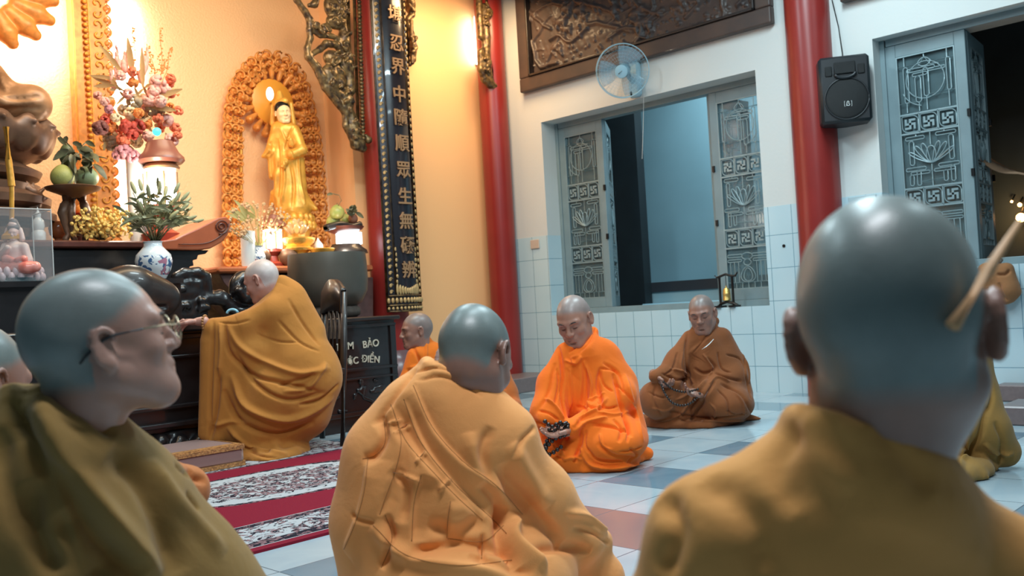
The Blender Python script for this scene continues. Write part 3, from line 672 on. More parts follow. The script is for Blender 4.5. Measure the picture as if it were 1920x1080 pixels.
# cloth bundle on the sill of the second window
# ================================================================ PEOPLE
def head_basis(a, pitch, roll=0.0):
    """a: 0 = faces the camera, 90 = faces image right, 180 = faces away; pitch down positive; roll = tilt"""
    a = math.radians(a); p = math.radians(pitch)
    fw = -FH*math.cos(a)+RH*math.sin(a); R_ = np.cross(fw, UZ)
    f2 = fw*math.cos(p)-UZ*math.sin(p); u2 = UZ*math.cos(p)+fw*math.sin(p); x2 = R_
    q = math.radians(roll); x3 = x2*math.cos(q)+u2*math.sin(q); u3 = -x2*math.sin(q)+u2*math.cos(q)
    return np.stack([x3, f2, u3], 1)
def head_sdf(S, o, R, k=1.0, jaw=1.0, ear=1.0, eyes=True, cran=1.0, neck=True, neck_to=None, fat=0.0, nose=1.0):
    S.frame(o, R, k)
    S.ell((0, -0.016, 0.032), (0.0755*cran, 0.0975, 0.083), k=0.02)
    S.ell((0, -0.05, 0.0), (0.066*cran, 0.060, 0.060), k=0.03)
    S.ell((0, 0.034, -0.012), (0.064, 0.056, 0.078), k=0.03)
    S.ell((0, 0.034, -0.062), (0.053*jaw, 0.048, 0.047), k=0.03)
    S.cap((-0.018, 0.073, -0.098), 0.019*jaw, (0.018, 0.073, -0.098), 0.019*jaw, k=0.025)
    S.cap((0.05*jaw, 0.0, -0.055), 0.018+fat, (0.022, 0.062, -0.095), 0.018+fat, k=0.03); S.cap((-0.05*jaw, 0.0, -0.055), 0.018+fat, (-0.022, 0.062, -0.095), 0.018+fat, k=0.03)
    for s_ in (-1, 1):
        S.cap((s_*0.012, 0.0865, 0.021), 0.0085, (s_*0.046, 0.071, 0.020), 0.010, k=0.016)      # brow
        S.ell((s_*0.041, 0.060, -0.026), (0.022, 0.020, 0.020), k=0.02)                          # cheek bone
    for s_ in (-1, 1):
        S.ell((s_*0.031, 0.094, 0.000), (0.021, 0.014, 0.0135), k=0.012, op='-')                 # socket
    for s_ in (-1, 1):
        S.ell((s_*0.031, 0.0735, -0.001), (0.0155, 0.0125, 0.0115), k=0.004)                      # closed lid
        S.cap((s_*0.017, 0.0865, -0.0065), 0.0012, (s_*0.045, 0.0785, -0.0065), 0.0012, k=0.003, op='-')  # lid line
    S.cap((0, 0.087, 0.012), 0.0075, (0, 0.106*nose, -0.026), 0.0115, k=0.010)
    S.ell((0, 0.107*nose, -0.030), (0.0125, 0.0115, 0.0105), k=0.008)
    for s_ in (-1, 1):
        S.ell((s_*0.0145, 0.0955, -0.033), (0.0085, 0.0115, 0.0085), k=0.006)
        S.ell((s_*0.0075, 0.1035, -0.0415), (0.0038, 0.005, 0.004), k=0.003, op='-')
        S.cap((s_*0.019, 0.093, -0.040), 0.0012, (s_*0.030, 0.082, -0.060), 0.0012, k=0.009, op='-')
    S.ell((0, 0.0865, -0.060), (0.028, 0.012, 0.018), k=0.014)
    S.cap((-0.017, 0.0925, -0.0595), 0.0045, (0.017, 0.0925, -0.0595), 0.0045, k=0.007)
    S.cap((-0.014, 0.0915, -0.0695), 0.0055, (0.014, 0.0915, -0.0695), 0.0055, k=0.006)
    S.cap((-0.023, 0.0925, -0.0640), 0.0013, (0, 0.0995, -0.0638), 0.0013, k=0.004, op='-'); S.cap((0.023, 0.0925, -0.0640), 0.0013, (0, 0.0995, -0.0638), 0.0013, k=0.004, op='-')
    S.ell((0, 0.092, -0.081), (0.014, 0.006, 0.004), k=0.008, op='-')
    for s_ in (-1, 1):   # ears: helix, lobe and hollow
        e = ear*0.84; er = rotm(0.12, -s_*0.16, s_*0.42)
        S.ell((s_*0.079, -0.016, -0.012*e), (0.0075, 0.0185*e, 0.034*e), rot=er, k=0.007)
        ring = [(s_*(0.081+0.010*max(0, -math.cos(t))), -0.014+(-0.018)*e*-math.cos(t), -0.008*e+0.030*e*math.sin(t)) for t in np.linspace(math.radians(-75), math.radians(205), 10)]
        ring = [(s_*(0.080+0.0075*(1-(math.cos(t)+1)/2)), -0.014+0.019*e*math.cos(t), -0.006*e+0.031*e*math.sin(t)) for t in np.linspace(math.radians(15), math.radians(250), 10)]
        for i in range(9): S.cap(ring[i], 0.0048*e, ring[i+1], 0.0048*e, k=0.004)
        S.ell((s_*0.0825, -0.011, -0.036*e), (0.0065, 0.009*e, 0.012*e), k=0.006)
        S.ell((s_*0.0895, -0.008, -0.008*e), (0.0075, 0.009*e, 0.017*e), rot=er, k=0.005, op='-')
    if neck:
        nt = np.array((0, -0.055, -0.19)) if neck_to is None else (R.T @ (np.array(neck_to)-o))/k
        S.cap((0, -0.022, -0.055), 0.053+fat, nt, 0.060+fat, k=0.03)
    S.frame()
def stubble_of(V_, o, R, k=1.0):
    q = ((V_-o) @ R)/k
    line = 0.052-0.55*np.clip(0.02-q[:, 1], 0, 0.09)-0.9*np.clip(-q[:, 1]-0.0, 0, 0.1)
    line = np.where(q[:, 1] < -0.035, -0.065, np.where(q[:, 1] < 0.015, 0.012+(q[:, 1]+0.035)*0.4, 0.035+(q[:, 1]-0.015)*0.55))
    sd = q[:, 2]-line; m_ = np.clip(sd/0.022+0.4, 0, 1); ear = (np.abs(q[:, 0]) > 0.0775) & (q[:, 1] > -0.05) & (q[:, 1] < 0.02) & (q[:, 2] < 0.03)
    m_[ear] = 0; return m_
def finish_body(name, parts, mats, root):
    """parts: list of (V, F, mask) joined into one body mesh"""
    Vs, Fs, Ms = [], [], []; n = 0
    for V_, F_, mk in parts: Vs.append(V_); Fs.append(F_+n); Ms.append(mk); n += len(V_)
    o = link_mesh(name, np.concatenate(Vs), np.concatenate(Fs), mats, root)
    at = o.data.attributes.new('stubble', 'FLOAT', 'POINT'); at.data.foreach_set('value', np.concatenate(Ms).astype(np.float32))
    return o
def hand_sdf(S, wrist, tip_dir, palm_n, k=1.0, curl=0.6, side=1):
    """five-fingered relaxed hand; tip_dir = where the fingers point, palm_n = palm facing, side = which side carries the thumb"""
    d = np.array(tip_dir, float); d /= np.linalg.norm(d); n_ = np.array(palm_n, float); n_ -= d*(n_@d); n_ /= np.linalg.norm(n_); s_ = np.cross(d, n_)*side
    w = np.array(wrist, float)
    def at(a, b_, c): return w+k*(d*a+s_*b_+n_*c)
    S.frame()
    S.cap(at(-0.035, 0, 0), 0.030*k, at(0.0, 0, 0), 0.024*k, k=0.012)
    S.ell(at(0.045, 0.0, 0.002), (0.048*k, 0.040*k, 0.016*k), rot=np.stack([d, s_, n_], 1), k=0.014)
    for i, (b_, L) in enumerate(((0.030, 0.070), (0.010, 0.080), (-0.010, 0.074), (-0.029, 0.058))):
        p = [at(0.078, b_, 0)]; ang = curl*0.35; cur = np.array(p[0])
        for j, fr in enumerate((0.45, 0.32, 0.23)):
            ang += curl*0.75; dd = d*math.cos(ang)+n_*math.sin(ang)+s_*(b_*2.2); cur = cur+dd/np.linalg.norm(dd)*L*fr*k; p.append(cur)
        S.chain(p, [0.0100*k, 0.0088*k, 0.0080*k, 0.0068*k], k=0.003)
    t0 = at(0.018, 0.032, 0.008); t1 = at(0.045, 0.056, 0.022); t2 = at(0.072, 0.062, 0.030); S.chain([t0, t1, t2], [0.015*k, 0.0110*k, 0.0090*k], k=0.008)
def robe_mesh(S, folds, seed, amp=0.006, freq=7.0, sub=1, floor=0.0, rl=1, stretch=(1, 1, 0.4)):
    """cloth volume -> mesh with modelled folds; folds: (pixel polyline, width m, height m)"""
    V_, F_ = S.mesh(zfloor=floor)
    V_ = relax(V_, F_, rl)
    for _ in range(sub): V_, F_ = subdiv(V_, F_); V_ = relax(V_, F_, 1)
    tree = bvh(V_, F_); N = vnormals(V_, F_); d = fabric_noise(V_, amp, seed, freq, stretch)
    for q in folds:
        ln = cast_px(tree, smooth_px(q[0]))
        if len(ln) < 3: continue
        if len(q) > 3: d += q[2]*step_field(V_, ln, q[1])
        else: d += q[2]*fold_field(V_, ln, q[1])
    keep = np.clip((V_[:, 2]-floor)/0.02, 0.0, 1) if floor is not None else 1
    V_ = V_+N*(d*keep)[:, None]
    return V_, F_
def step_field(V_, line, wdt):
    """edge of a cloth layer: raised on one side of the line, sinking back smoothly"""
    L = np.array(line); res = np.zeros(len(V_)); fall = wdt*9; lo = L.min(0)-fall*1.6; hi = L.max(0)+fall*1.6
    mk = np.all((V_ > lo) & (V_ < hi), 1)
    if not mk.any(): return res
    p = V_[mk]; best = np.full(len(p), 1e9); par = np.zeros(len(p)); side = np.zeros(len(p)); seg = np.linalg.norm(np.diff(L, axis=0), axis=1); cum = np.concatenate([[0], np.cumsum(seg)])
    for i in range(len(L)-1):
        ab = L[i+1]-L[i]
        if seg[i] > 0.15 or seg[i] < 1e-7: continue
        t = np.clip(((p-L[i]) @ ab)/(ab @ ab), 0, 1); q = p-L[i]-t[:, None]*ab; d = np.linalg.norm(q, axis=1); b = d < best
        n_ = np.cross(ab/seg[i], CF); best[b] = d[b]; par[b] = (cum[i]+t[b]*seg[i])/cum[-1]; side[b] = (q @ n_)[b]
    g = (1/(1+np.exp(-np.clip(side/(wdt*0.35), -30, 30))))*np.exp(-(best/fall)**2)*np.clip(np.minimum(par, 1-par)*6, 0, 1)**0.6
    res[mk] = g; return res
def person(name, base, label, group=None):
    return thing(name, (base[0], base[1], 0.0), label, 'person', group)
HEADS = {}
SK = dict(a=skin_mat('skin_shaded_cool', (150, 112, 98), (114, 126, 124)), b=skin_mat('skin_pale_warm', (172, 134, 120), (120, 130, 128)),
          c=skin_mat('skin_tan', (178, 128, 108), (150, 132, 126)), d=skin_mat('skin_brown', (150, 108, 92), (128, 112, 106)))
M['brow'] = mat('dark_brow_hair', (52, 42, 38), 0.7)
def brows(root, o, R, k=1.0, dark=True):
    for s_ in (-1, 1):
        pts = [o+R @ (np.array((s_*x, y, z))*k) for x, y, z in ((0.014, 0.0945, 0.0185), (0.026, 0.0925, 0.0235), (0.038, 0.0865, 0.0245), (0.050, 0.0770, 0.0205))]
        MB().tube(pts, [0.0018*k, 0.0034*k, 0.0030*k, 0.0012*k], 6).build('eyebrow', M['brow'], root, smooth=True)
        pts = [o+R @ (np.array((s_*x, y, z))*k) for x, y, z in ((0.017, 0.0835, -0.0062), (0.025, 0.0860, -0.0082), (0.034, 0.0852, -0.0084), (0.044, 0.0785, -0.0062))]
        MB().tube(pts, [0.0006*k, 0.0012*k, 0.0012*k, 0.0006*k], 5).build('eyelashes', M['brow'], root, smooth=True)
def pxr(px, D): return px*D/FPX
def hem(S, x, y, hw, depth, hz_, seed):
    """irregular skirt of cloth spread on the floor; (x, y) is its nearest point in the frame"""
    r = np.random.RandomState(seed); q = onz(x, y); D = (q-CO) @ CF; a = hw*D/FPX; b = depth/2; c = q+FH*b; n = 22; pr_ = None
    S.ell(c+UZ*0.0, (a*0.9, b*0.9, hz_*1.5), rot=np.stack([RH, FH, UZ], 1), k=0.05)
    for i in range(n+1):
        t = 2*math.pi*(i % n)/n; rr = 0.93+0.10*math.sin(3*t+seed)+0.05*math.sin(7*t+seed*2); p = c+RH*math.cos(t)*a*rr+FH*math.sin(t)*b*rr+UZ*(hz_*0.25)
        if pr_ is not None: S.cap(pr_, hz_*0.42, p, hz_*0.42, k=0.05)
        pr_ = p
    for i in range(9):
        t = 2*math.pi*(i+0.3)/9+seed; p = c+RH*math.cos(t)*a*1.0+FH*math.sin(t)*b*1.0+UZ*0.006; S.cap(c+RH*math.cos(t)*a*0.5+FH*math.sin(t)*b*0.5+UZ*hz_*1.3, hz_*0.5, p, hz_*0.35, k=0.02)
# ---------------------------------------------------------------- D: seated monk in the middle foreground, back to the camera
DD = 2.12
def B(S, x, y, r, dz=0.0, D0=DD, k=0.03):
    D = D0+dz; S.cap(P(x, y, D), pxr(r, D), k=k)
def C2(S, a, b, D0=DD, k=0.03):  # a, b = (x, y, radius px, depth offset)
    S.cap(P(a[0], a[1], D0+a[3]), pxr(a[2], D0+a[3]), P(b[0], b[1], D0+b[3]), pxr(b[2], D0+b[3]), k=k)
def E2(S, x, y, dz, rx, ry, rz, D0=DD, k=0.04, rot=None):  # ellipsoid, rx across image px, ry up px, rz depth m
    D = D0+dz; Rm = np.stack([CR, CU, CF], 1)
    if rot: q = math.radians(rot); Rm = np.stack([CR*math.cos(q)+CU*math.sin(q), -CR*math.sin(q)+CU*math.cos(q), CF], 1)
    S.ell(P(x, y, D), (pxr(rx, D), pxr(ry, D), rz), rot=Rm, k=k)
base = onz(900, 1219); mD = person('person', P(880, 1000, DD), 'person in golden-tan patchwork robe, back to the camera, head bowed, centre foreground')
Ro = head_basis(152, 40, 4); oD = P(893, 668, DD-0.0)
S = SDF(0.0042); head_sdf(S, oD, Ro, 1.0, ear=1.0, cran=0.96, neck_to=P(835, 745, DD+0.02), fat=0.004)
V_, F_ = S.mesh(); mk = stubble_of(V_, oD, Ro, 1.0)
T = SDF(0.02); C2(T, (850, 760, 50, 0.02), (820, 960, 90, 0.04)); C2(T, (820, 960, 90, 0.04), (850, 1160, 90, 0.04)); C2(T, (980, 880, 20, 0), (1090, 1010, 18, 0.12))
tv, tf = T.mesh()
finish_body('body', [(V_, F_, mk), (tv, tf, np.zeros(len(tv)))], SK['a'], mD)
S = SDF(0.008)
E2(S, 830, 880, 0.0, 150, 190, 0.155, k=0.06, rot=-4)
E2(S, 775, 960, 0.02, 140, 165, 0.16, k=0.06)
E2(S, 870, 1080, 0.05, 215, 150, 0.27, k=0.06)
C2(S, (775, 770, 55, -0.02), (720, 850, 62, -0.01), k=0.06)
C2(S, (720, 850, 62, -0.01), (700, 980, 66, 0.02), k=0.05)
C2(S, (700, 980, 66, 0.02), (735, 1090, 90, 0.05), k=0.05)
C2(S, (840, 745, 62, -0.02), (960, 805, 42, -0.02), k=0.06)
C2(S, (945, 830, 54, -0.03), (1010, 930, 62, 0.04), k=0.05)
C2(S, (1010, 930, 62, 0.04), (1085, 1010, 45, 0.12), k=0.04)
C2(S, (1085, 1010, 42, 0.12), (1125, 1013, 24, 0.2), k=0.03)
C2(S, (960, 1060, 60, 0.1), (1120, 1085, 52, 0.22), k=0.05)
E2(S, 960, 1180, 0.15, 260, 62, 0.40, k=0.05)
E2(S, 700, 1170, 0.1, 90, 60, 0.2, k=0.05)
for i, (rr, up) in enumerate(((64, 0), (59, -20), (52, -38))):   # collar folds hugging the neck
    ctr = P(838+6*i, 738+up, DD-0.005); nn = []
    for t in np.linspace(math.radians(150), math.radians(390), 12):
        q = ctr+RH*math.cos(t)*pxr(rr+10, DD)*1.05+FH*-math.sin(t)*-0.062*1.0; q = ctr+CR*math.cos(t)*pxr(rr, DD)*0.98+FH*math.sin(t)*0.075+CU*(-math.cos(t)*pxr(20, DD)); nn.append(q)
    S.chain(nn, [0.019-0.002*i]*12, k=0.008)
folds = [([(782, 690), (740, 745), (700, 800)], .008, -.010),
 ([(775, 722), (810, 800), (868, 865), (930, 910), (985, 965)], .005, -.014, 's'), ([(757, 748), (790, 830), (850, 905), (925, 975), (950, 1000)], .004, -.012, 's'),
 ([(733, 757), (760, 825), (812, 885), (860, 935), (905, 975)], .006, -.016, 's'),
 ([(725, 795), (748, 785)], .004, .008), ([(738, 812), (763, 795)], .004, .006), ([(778, 868), (797, 846)], .004, .007), ([(822, 920), (846, 898)], .004, .007),
 ([(712, 780), (722, 820), (702, 855), (680, 860)], .010, -.016), ([(720, 785), (752, 830), (742, 880), (722, 935), (712, 965)], .006, -.016, 's'),
 ([(790, 890), (776, 945), (772, 1015)], .006, -.014, 's'), ([(690, 860), (683, 920), (668, 975), (645, 1030)], .006, .014, 's'), ([(735, 880), (760, 920), (755, 980)], .012, -.012),
 ([(845, 940), (840, 975), (838, 1008)], .005, .010, 's'), ([(737, 885), (790, 905)], .004, .008), ([(660, 965), (706, 980)], .005, -.008),
 ([(905, 970), (860, 1000), (800, 985)], .016, -.016), ([(965, 960), (960, 1010), (1000, 1050), (1025, 1060)], .018, .030), ([(945, 950), (938, 1010), (970, 1065)], .014, -.026),
 ([(920, 800), (905, 850), (925, 910)], .012, -.012), ([(880, 810), (895, 870), (950, 930)], .016, .014), ([(1005, 800), (975, 830), (958, 860)], .006, -.008),
 ([(940, 870), (960, 910), (1000, 960), (1060, 1020)], .014, -.020), ([(960, 830), (985, 880), (1030, 950)], .018, .016), ([(905, 905), (935, 940), (950, 985)], .012, -.020),
 ([(760, 1045), (860, 1020), (960, 1035)], .014, -.020), ([(700, 985), (760, 1040), (860, 1065), (960, 1070)], .016, .022), ([(880, 1040), (920, 1060), (1000, 1075)], .012, -.016),
 ([(1000, 1030), (1060, 1025), (1110, 1035)], .012, -.018), ([(1060, 960), (1100, 968), (1140, 1000)], .008, .012), ([(1075, 990), (1115, 1000), (1145, 1020)], .006, -.010), ([(905, 1000), (905, 1050)], .006, -.010), ([(722, 965), (735, 1010), (715, 1065)], .010, -.018),
 ([(775, 700), (820, 690), (870, 705), (910, 735)], .004, -.006), ([(780, 715), (825, 706), (870, 722), (905, 745)], .004, -.005)]
M['rb_tan'] = cloth_mat('golden_tan_robe_cloth', (248, 176, 108), (238, 160, 94))
V_, F_ = robe_mesh(S, folds, 3, amp=0.005, freq=8, sub=1, floor=0.0)
rb = link_mesh('robe', V_, F_, M['rb_tan'], mD)
tree = bvh(V_, F_)
def piping(name, lines, r, mat_, parent, tree):
    mb = MB()
    for pts in lines:
        ln = cast_px(tree, smooth_px(pts), 3)
        run = []
        for p in ln:
            if run and np.linalg.norm(p-run[-1]) > 0.06:
                if len(run) > 2: mb.tube(run, r, 5)
                run = []
            run.append(p)
        if len(run) > 2: mb.tube(run, r, 5)
    if mb.v: return mb.build(name, mat_, parent, smooth=True)
M['seam'] = cloth_mat('robe_seam_thread', (188, 128, 74))
seams = [[(757, 748), (790, 830), (850, 905), (925, 975), (950, 1000)], [(775, 722), (810, 800), (868, 865), (930, 910), (980, 965)], [(733, 757), (760, 825), (812, 885), (860, 935), (905, 975)],
 [(725, 795), (748, 785)], [(738, 812), (763, 795)], [(778, 868), (797, 846)], [(822, 920), (846, 898)], [(745, 790), (752, 830), (742, 880), (722, 935), (712, 965)], [(790, 890), (776, 945), (772, 1015)],
 [(737, 885), (790, 905)], [(845, 940), (840, 975), (838, 1008)], [(720, 785), (722, 830), (702, 855), (680, 860)], [(690, 860), (683, 920), (668, 975), (645, 1030)], 
 [(700, 985), (760, 1040), (860, 1060), (960, 1050)], [(722, 965), (735, 1010), (715, 1065)], [(905, 1002), (903, 1048)], [(840, 1010), (905, 1015), (945, 985)]]
piping('seam_piping', seams, 0.0012, M['seam'], rb, tree)
# ---------------------------------------------------------------- A: large out-of-focus person at right, back of the head
DA = 0.86
mA = person('person', P(1680, 900, DA), 'person in an ochre robe nearest the camera, back of a large bald head at right')
def person_parts(root, skin, o, R, k, torso, Dk, headkw, robe_fn, folds, mat_, seed, h=0.008, sub=1, amp=0.005, hands=None, floor=0.0, browsok=False, hh=None, freq=8):
    S = SDF(hh or 0.0042*max(1, np.linalg.norm(o-CO)/2.3)); head_sdf(S, o, R, k, **headkw); V_, F_ = S.mesh(); mk = stubble_of(V_, o, R, k); parts = [(V_, F_, mk)]
    T = SDF(0.02); torso(T); tv, tf = T.mesh(zfloor=0.01); parts.append((tv, tf, np.zeros(len(tv))))
    if hands:
        for hf in hands:
            T = SDF(0.0032); hf(T); tv, tf = T.mesh(); parts.append((tv, tf, np.zeros(len(tv))))
    b = finish_body('body', parts, skin, root)
    if browsok: brows(root, o, R, k)
    S = SDF(h); robe_fn(S); V_, F_ = robe_mesh(S, folds, seed, amp=amp, sub=sub, floor=floor, freq=freq)
    rb_ = link_mesh('robe', V_, F_, mat_, root)
    return rb_, bvh(V_, F_)
M['rb_a'] = cloth_mat('ochre_robe_cloth', (216, 156, 88), (202, 142, 78))
oA, RA = P(1672, 610, DA), head_basis(154, 6, 3)
def tA(T): C2(T, (1640, 850, 110, 0.02), (1600, 1150, 200, 0.04), DA)
def rA(S):
    D = DA
    C2(S, (1580, 1000, 200, 0.03), (1640, 1500, 340, 0.08), D, k=0.06)
    C2(S, (1600, 890, 120, 0.0), (1330, 1010, 90, 0.01), D, k=0.06); C2(S, (1330, 1010, 95, 0.01), (1260, 1250, 120, 0.03), D, k=0.05); C2(S, (1260, 1250, 120, 0.03), (1180, 1500, 140, 0.1), D, k=0.05)
    C2(S, (1640, 930, 125, 0.02), (1880, 1075, 95, 0.02), D, k=0.06); C2(S, (1900, 1090, 100, 0.02), (2010, 1400, 130, 0.05), D, k=0.05)
    for cx, cy, r1, th, up in ((1632, 862, 128, 0.018, 0),):
        ctr = P(cx, cy, D+0.0); nn = []
        for t in np.linspace(0, 2*math.pi, 22): nn.append(ctr+CR*math.cos(t)*pxr(r1, D)+FH*math.sin(t)*0.066+UZ*(-math.cos(t)*0.026-math.sin(t)*0.005))
        for j in range(21): S.cap(nn[j]-UZ*0.02, th, nn[j+1]-UZ*0.02, th, k=0.02); S.cap(nn[j]+UZ*0.014, th*0.62, nn[j+1]+UZ*0.014, th*0.62, k=0.015)
    S.cap(P(1632, 1900, D+0.05), 0.30, P(1632, 2300, D+0.1), 0.34, k=0.1)
foA = [([(1520, 770), (1540, 850), (1600, 920)], .012, .006), ([(1640, 800), (1700, 860), (1740, 930)], .012, -.006), ([(1330, 900), (1420, 980), (1440, 1080)], .016, -.010), ([(1250, 930), (1270, 1000), (1240, 1080)], .012, -.012), ([(1500, 800), (1460, 880), (1500, 960)], .014, -.008), ([(1560, 950), (1700, 980), (1860, 1060)], .02, .008)]
robA, trA = person_parts(mA, SK['a'], oA, RA, 1.04, tA, DA, dict(ear=0.98, neck_to=P(1640, 870, DA+0.01), fat=0.004), rA, foA, M['rb_a'], 11, h=0.009, hh=0.004)
# ---------------------------------------------------------------- B: person with spectacles at left
DB = 1.3
mB = person('person', P(150, 900, DB), 'person in an olive-brown robe wearing spectacles, in profile at left foreground')
oB, RB = P(190, 636, DB), head_basis(126, -9, -3)
M['rb_b'] = cloth_mat('olive_brown_robe_cloth', (148, 118, 66), (134, 104, 58))
def tB(T): C2(T, (130, 850, 90, 0.0), (120, 1200, 150, 0.03), DB)
def rB(S):
    D = DB
    C2(S, (120, 990, 205, 0.04), (130, 1500, 280, 0.08), D, k=0.06)
    C2(S, (125, 880, 116, 0.02), (250, 968, 88, 0.10), D, k=0.06); C2(S, (238, 975, 100, 0.06), (330, 1115, 124, 0.12), D, k=0.06); C2(S, (330, 1090, 125, 0.12), (450, 1250, 130, 0.2), D, k=0.05)
    C2(S, (80, 850, 110, 0.0), (-60, 960, 120, -0.05), D, k=0.06); C2(S, (-60, 960, 120, -0.05), (-60, 1300, 140, 0), D, k=0.05)
    ctr = P(118, 796, D); nn = []
    for t in np.linspace(0, 2*math.pi, 22): nn.append(ctr+CR*math.cos(t)*pxr(92, D)+FH*math.sin(t)*0.064+UZ*(-math.cos(t)*0.028))
    for j in range(21): S.cap(nn[j]-UZ*0.012, 0.021, nn[j+1]-UZ*0.012, 0.021, k=0.02); S.cap(nn[j]+UZ*0.016, 0.010, nn[j+1]+UZ*0.016, 0.010, k=0.014)
    C2(S, (230, 1000, 80, 0.2), (290, 985, 44, 0.34), D, k=0.05)
    S.cap(P(120, 1500, D+0.05), 0.26, P(140, 1760, D+0.1), 0.34, k=0.1)
foB = [([(30, 740), (50, 800), (120, 900), (180, 1000), (260, 1080)], .014, -.030), ([(60, 760), (110, 860), (180, 950), (300, 1080)], .016, .024), ([(36, 722), (60, 800), (110, 930), (160, 1080)], .006, .016, 's'), ([(200, 850), (260, 900), (300, 980), (330, 1080)], .018, -.018), ([(60, 900), (70, 1000), (110, 1080)], .014, -.020), ([(100, 760), (170, 790), (215, 820)], .010, -.010), ([(280, 860), (330, 940), (420, 1040)], .014, .010),
 ([(110, 960), (170, 1040), (200, 1090)], .016, -.014), ([(325, 872), (350, 892), (390, 905)], .006, -.008), ([(345, 925), (360, 945), (370, 960)], .006, -.006), ([(0, 800), (10, 900), (60, 1000)], .016, -.012)]
robB, trB = person_parts(mB, SK['b'], oB, RB, 0.90, tB, DB, dict(ear=1.08, neck_to=P(128, 850, DB+0.01), fat=0.010, jaw=1.08), rB, foB, M['rb_b'], 12, h=0.009, hh=0.004, browsok=False)
S = SDF(0.009); C2(S, (285, 905, 44, 0.42), (348, 912, 42, 0.50), DB, k=0.04); C2(S, (300, 960, 40, 0.42), (352, 930, 30, 0.5), DB, k=0.04); C2(S, (240, 930, 60, 0.3), (290, 910, 46, 0.42), DB, k=0.04)
V_, F_ = robe_mesh(S, [([(325, 872), (345, 890), (388, 900)], .008, -.012), ([(345, 925), (360, 945), (372, 955)], .008, -.010), ([(300, 880), (330, 920), (350, 950)], .012, .010), ([(360, 880), (352, 910), (362, 935)], .008, -.010)], 41, amp=0.004, floor=None)
link_mesh('sleeve', V_, F_, cloth_mat('brown_orange_sleeve_cloth', (188, 116, 66)), mB)
brows(mB, oB, RB, 0.90)
gl = thing('spectacles', oB+RB @ np.array((0, 0.1, 0.01)), 'thin-rimmed clear spectacles with a dark temple, worn by the person at left', 'spectacles')
def hb(p, k=0.90): return oB+RB @ (np.array(p)*k)
mb = MB(); mb2 = MB()
for s_ in (-1, 1):
    ring = [hb((s_*(0.034+0.0245*math.cos(t)), 0.112-0.25*abs(0.034+0.0245*math.cos(t))**1.3, -0.004+0.0195*math.sin(t))) for t in np.linspace(0, 2*math.pi, 24, endpoint=False)]
    mb.tube(ring, 0.0013, 6, True)
    lens = MB(); lens.add(ring+[sum(ring)/24+RB[:, 1]*0.002], [[i, (i+1) % 24, 24] for i in range(24)]); lens.build('lens', M['lens'], gl, smooth=True, solid=0.0015)
    mb.tube([hb((s_*0.058, 0.104, 0.004)), hb((s_*0.073, 0.085, 0.008)), hb((s_*0.080, 0.045, 0.010))], 0.0013, 6)
    mt = MB(); mt.tube([hb((s_*0.080, 0.045, 0.010)), hb((s_*0.0835, 0.0, 0.010)), hb((s_*0.082, -0.020, 0.004)), hb((s_*0.080, -0.042, -0.012)), hb((s_*0.078, -0.052, -0.022))], [0.0018, 0.0024, 0.0026, 0.0026, 0.0018], 6); mt.build('temple_tip', M['black_plastic'], gl, smooth=True)
mb.tube([hb((-0.011, 0.110, 0.002)), hb((0, 0.114, 0.006)), hb((0.011, 0.110, 0.002))], 0.0013, 6)
mb.build('rim', mat('pale_metal_rim', (190, 178, 150), 0.3, metal=0.8), gl, smooth=True)
# ---------------------------------------------------------------- C: person cut off at the left edge
DC = 1.75
mC = person('person', P(-20, 900, DC), 'mostly hidden person cut off by the left edge, bald head and tan collar')
oC, RC = P(-46, 718, DC), head_basis(158, 14, 0)
M['rb_c'] = cloth_mat('tan_brown_robe_cloth', (176, 124, 70))
def tC(T): C2(T, (-60, 800, 60, 0), (-60, 1100, 90, 0), DC)
def rC(S):
    C2(S, (-50, 840, 120, 0.0), (-60, 1250, 190, 0.04), DC, k=0.05); C2(S, (-50, 775, 66, 0), (40, 850, 70, 0), DC, k=0.05); C2(S, (-60, 770, 60, 0), (-10, 764, 52, 0), DC, k=0.03); C2(S, (40, 850, 70, 0), (60, 1100, 90, 0.05), DC, k=0.05)
    C2(S, (-50, 1200, 210, 0.04), (-50, 1270, 230, 0.04), DC, k=0.05)
person_parts(mC, SK['a'], oC, RC, 1.0, tC, DC, dict(neck_to=P(-48, 790, DC)), rC, [([(0, 740), (20, 755), (40, 770)], .01, -.012)], M['rb_c'], 13, h=0.012)
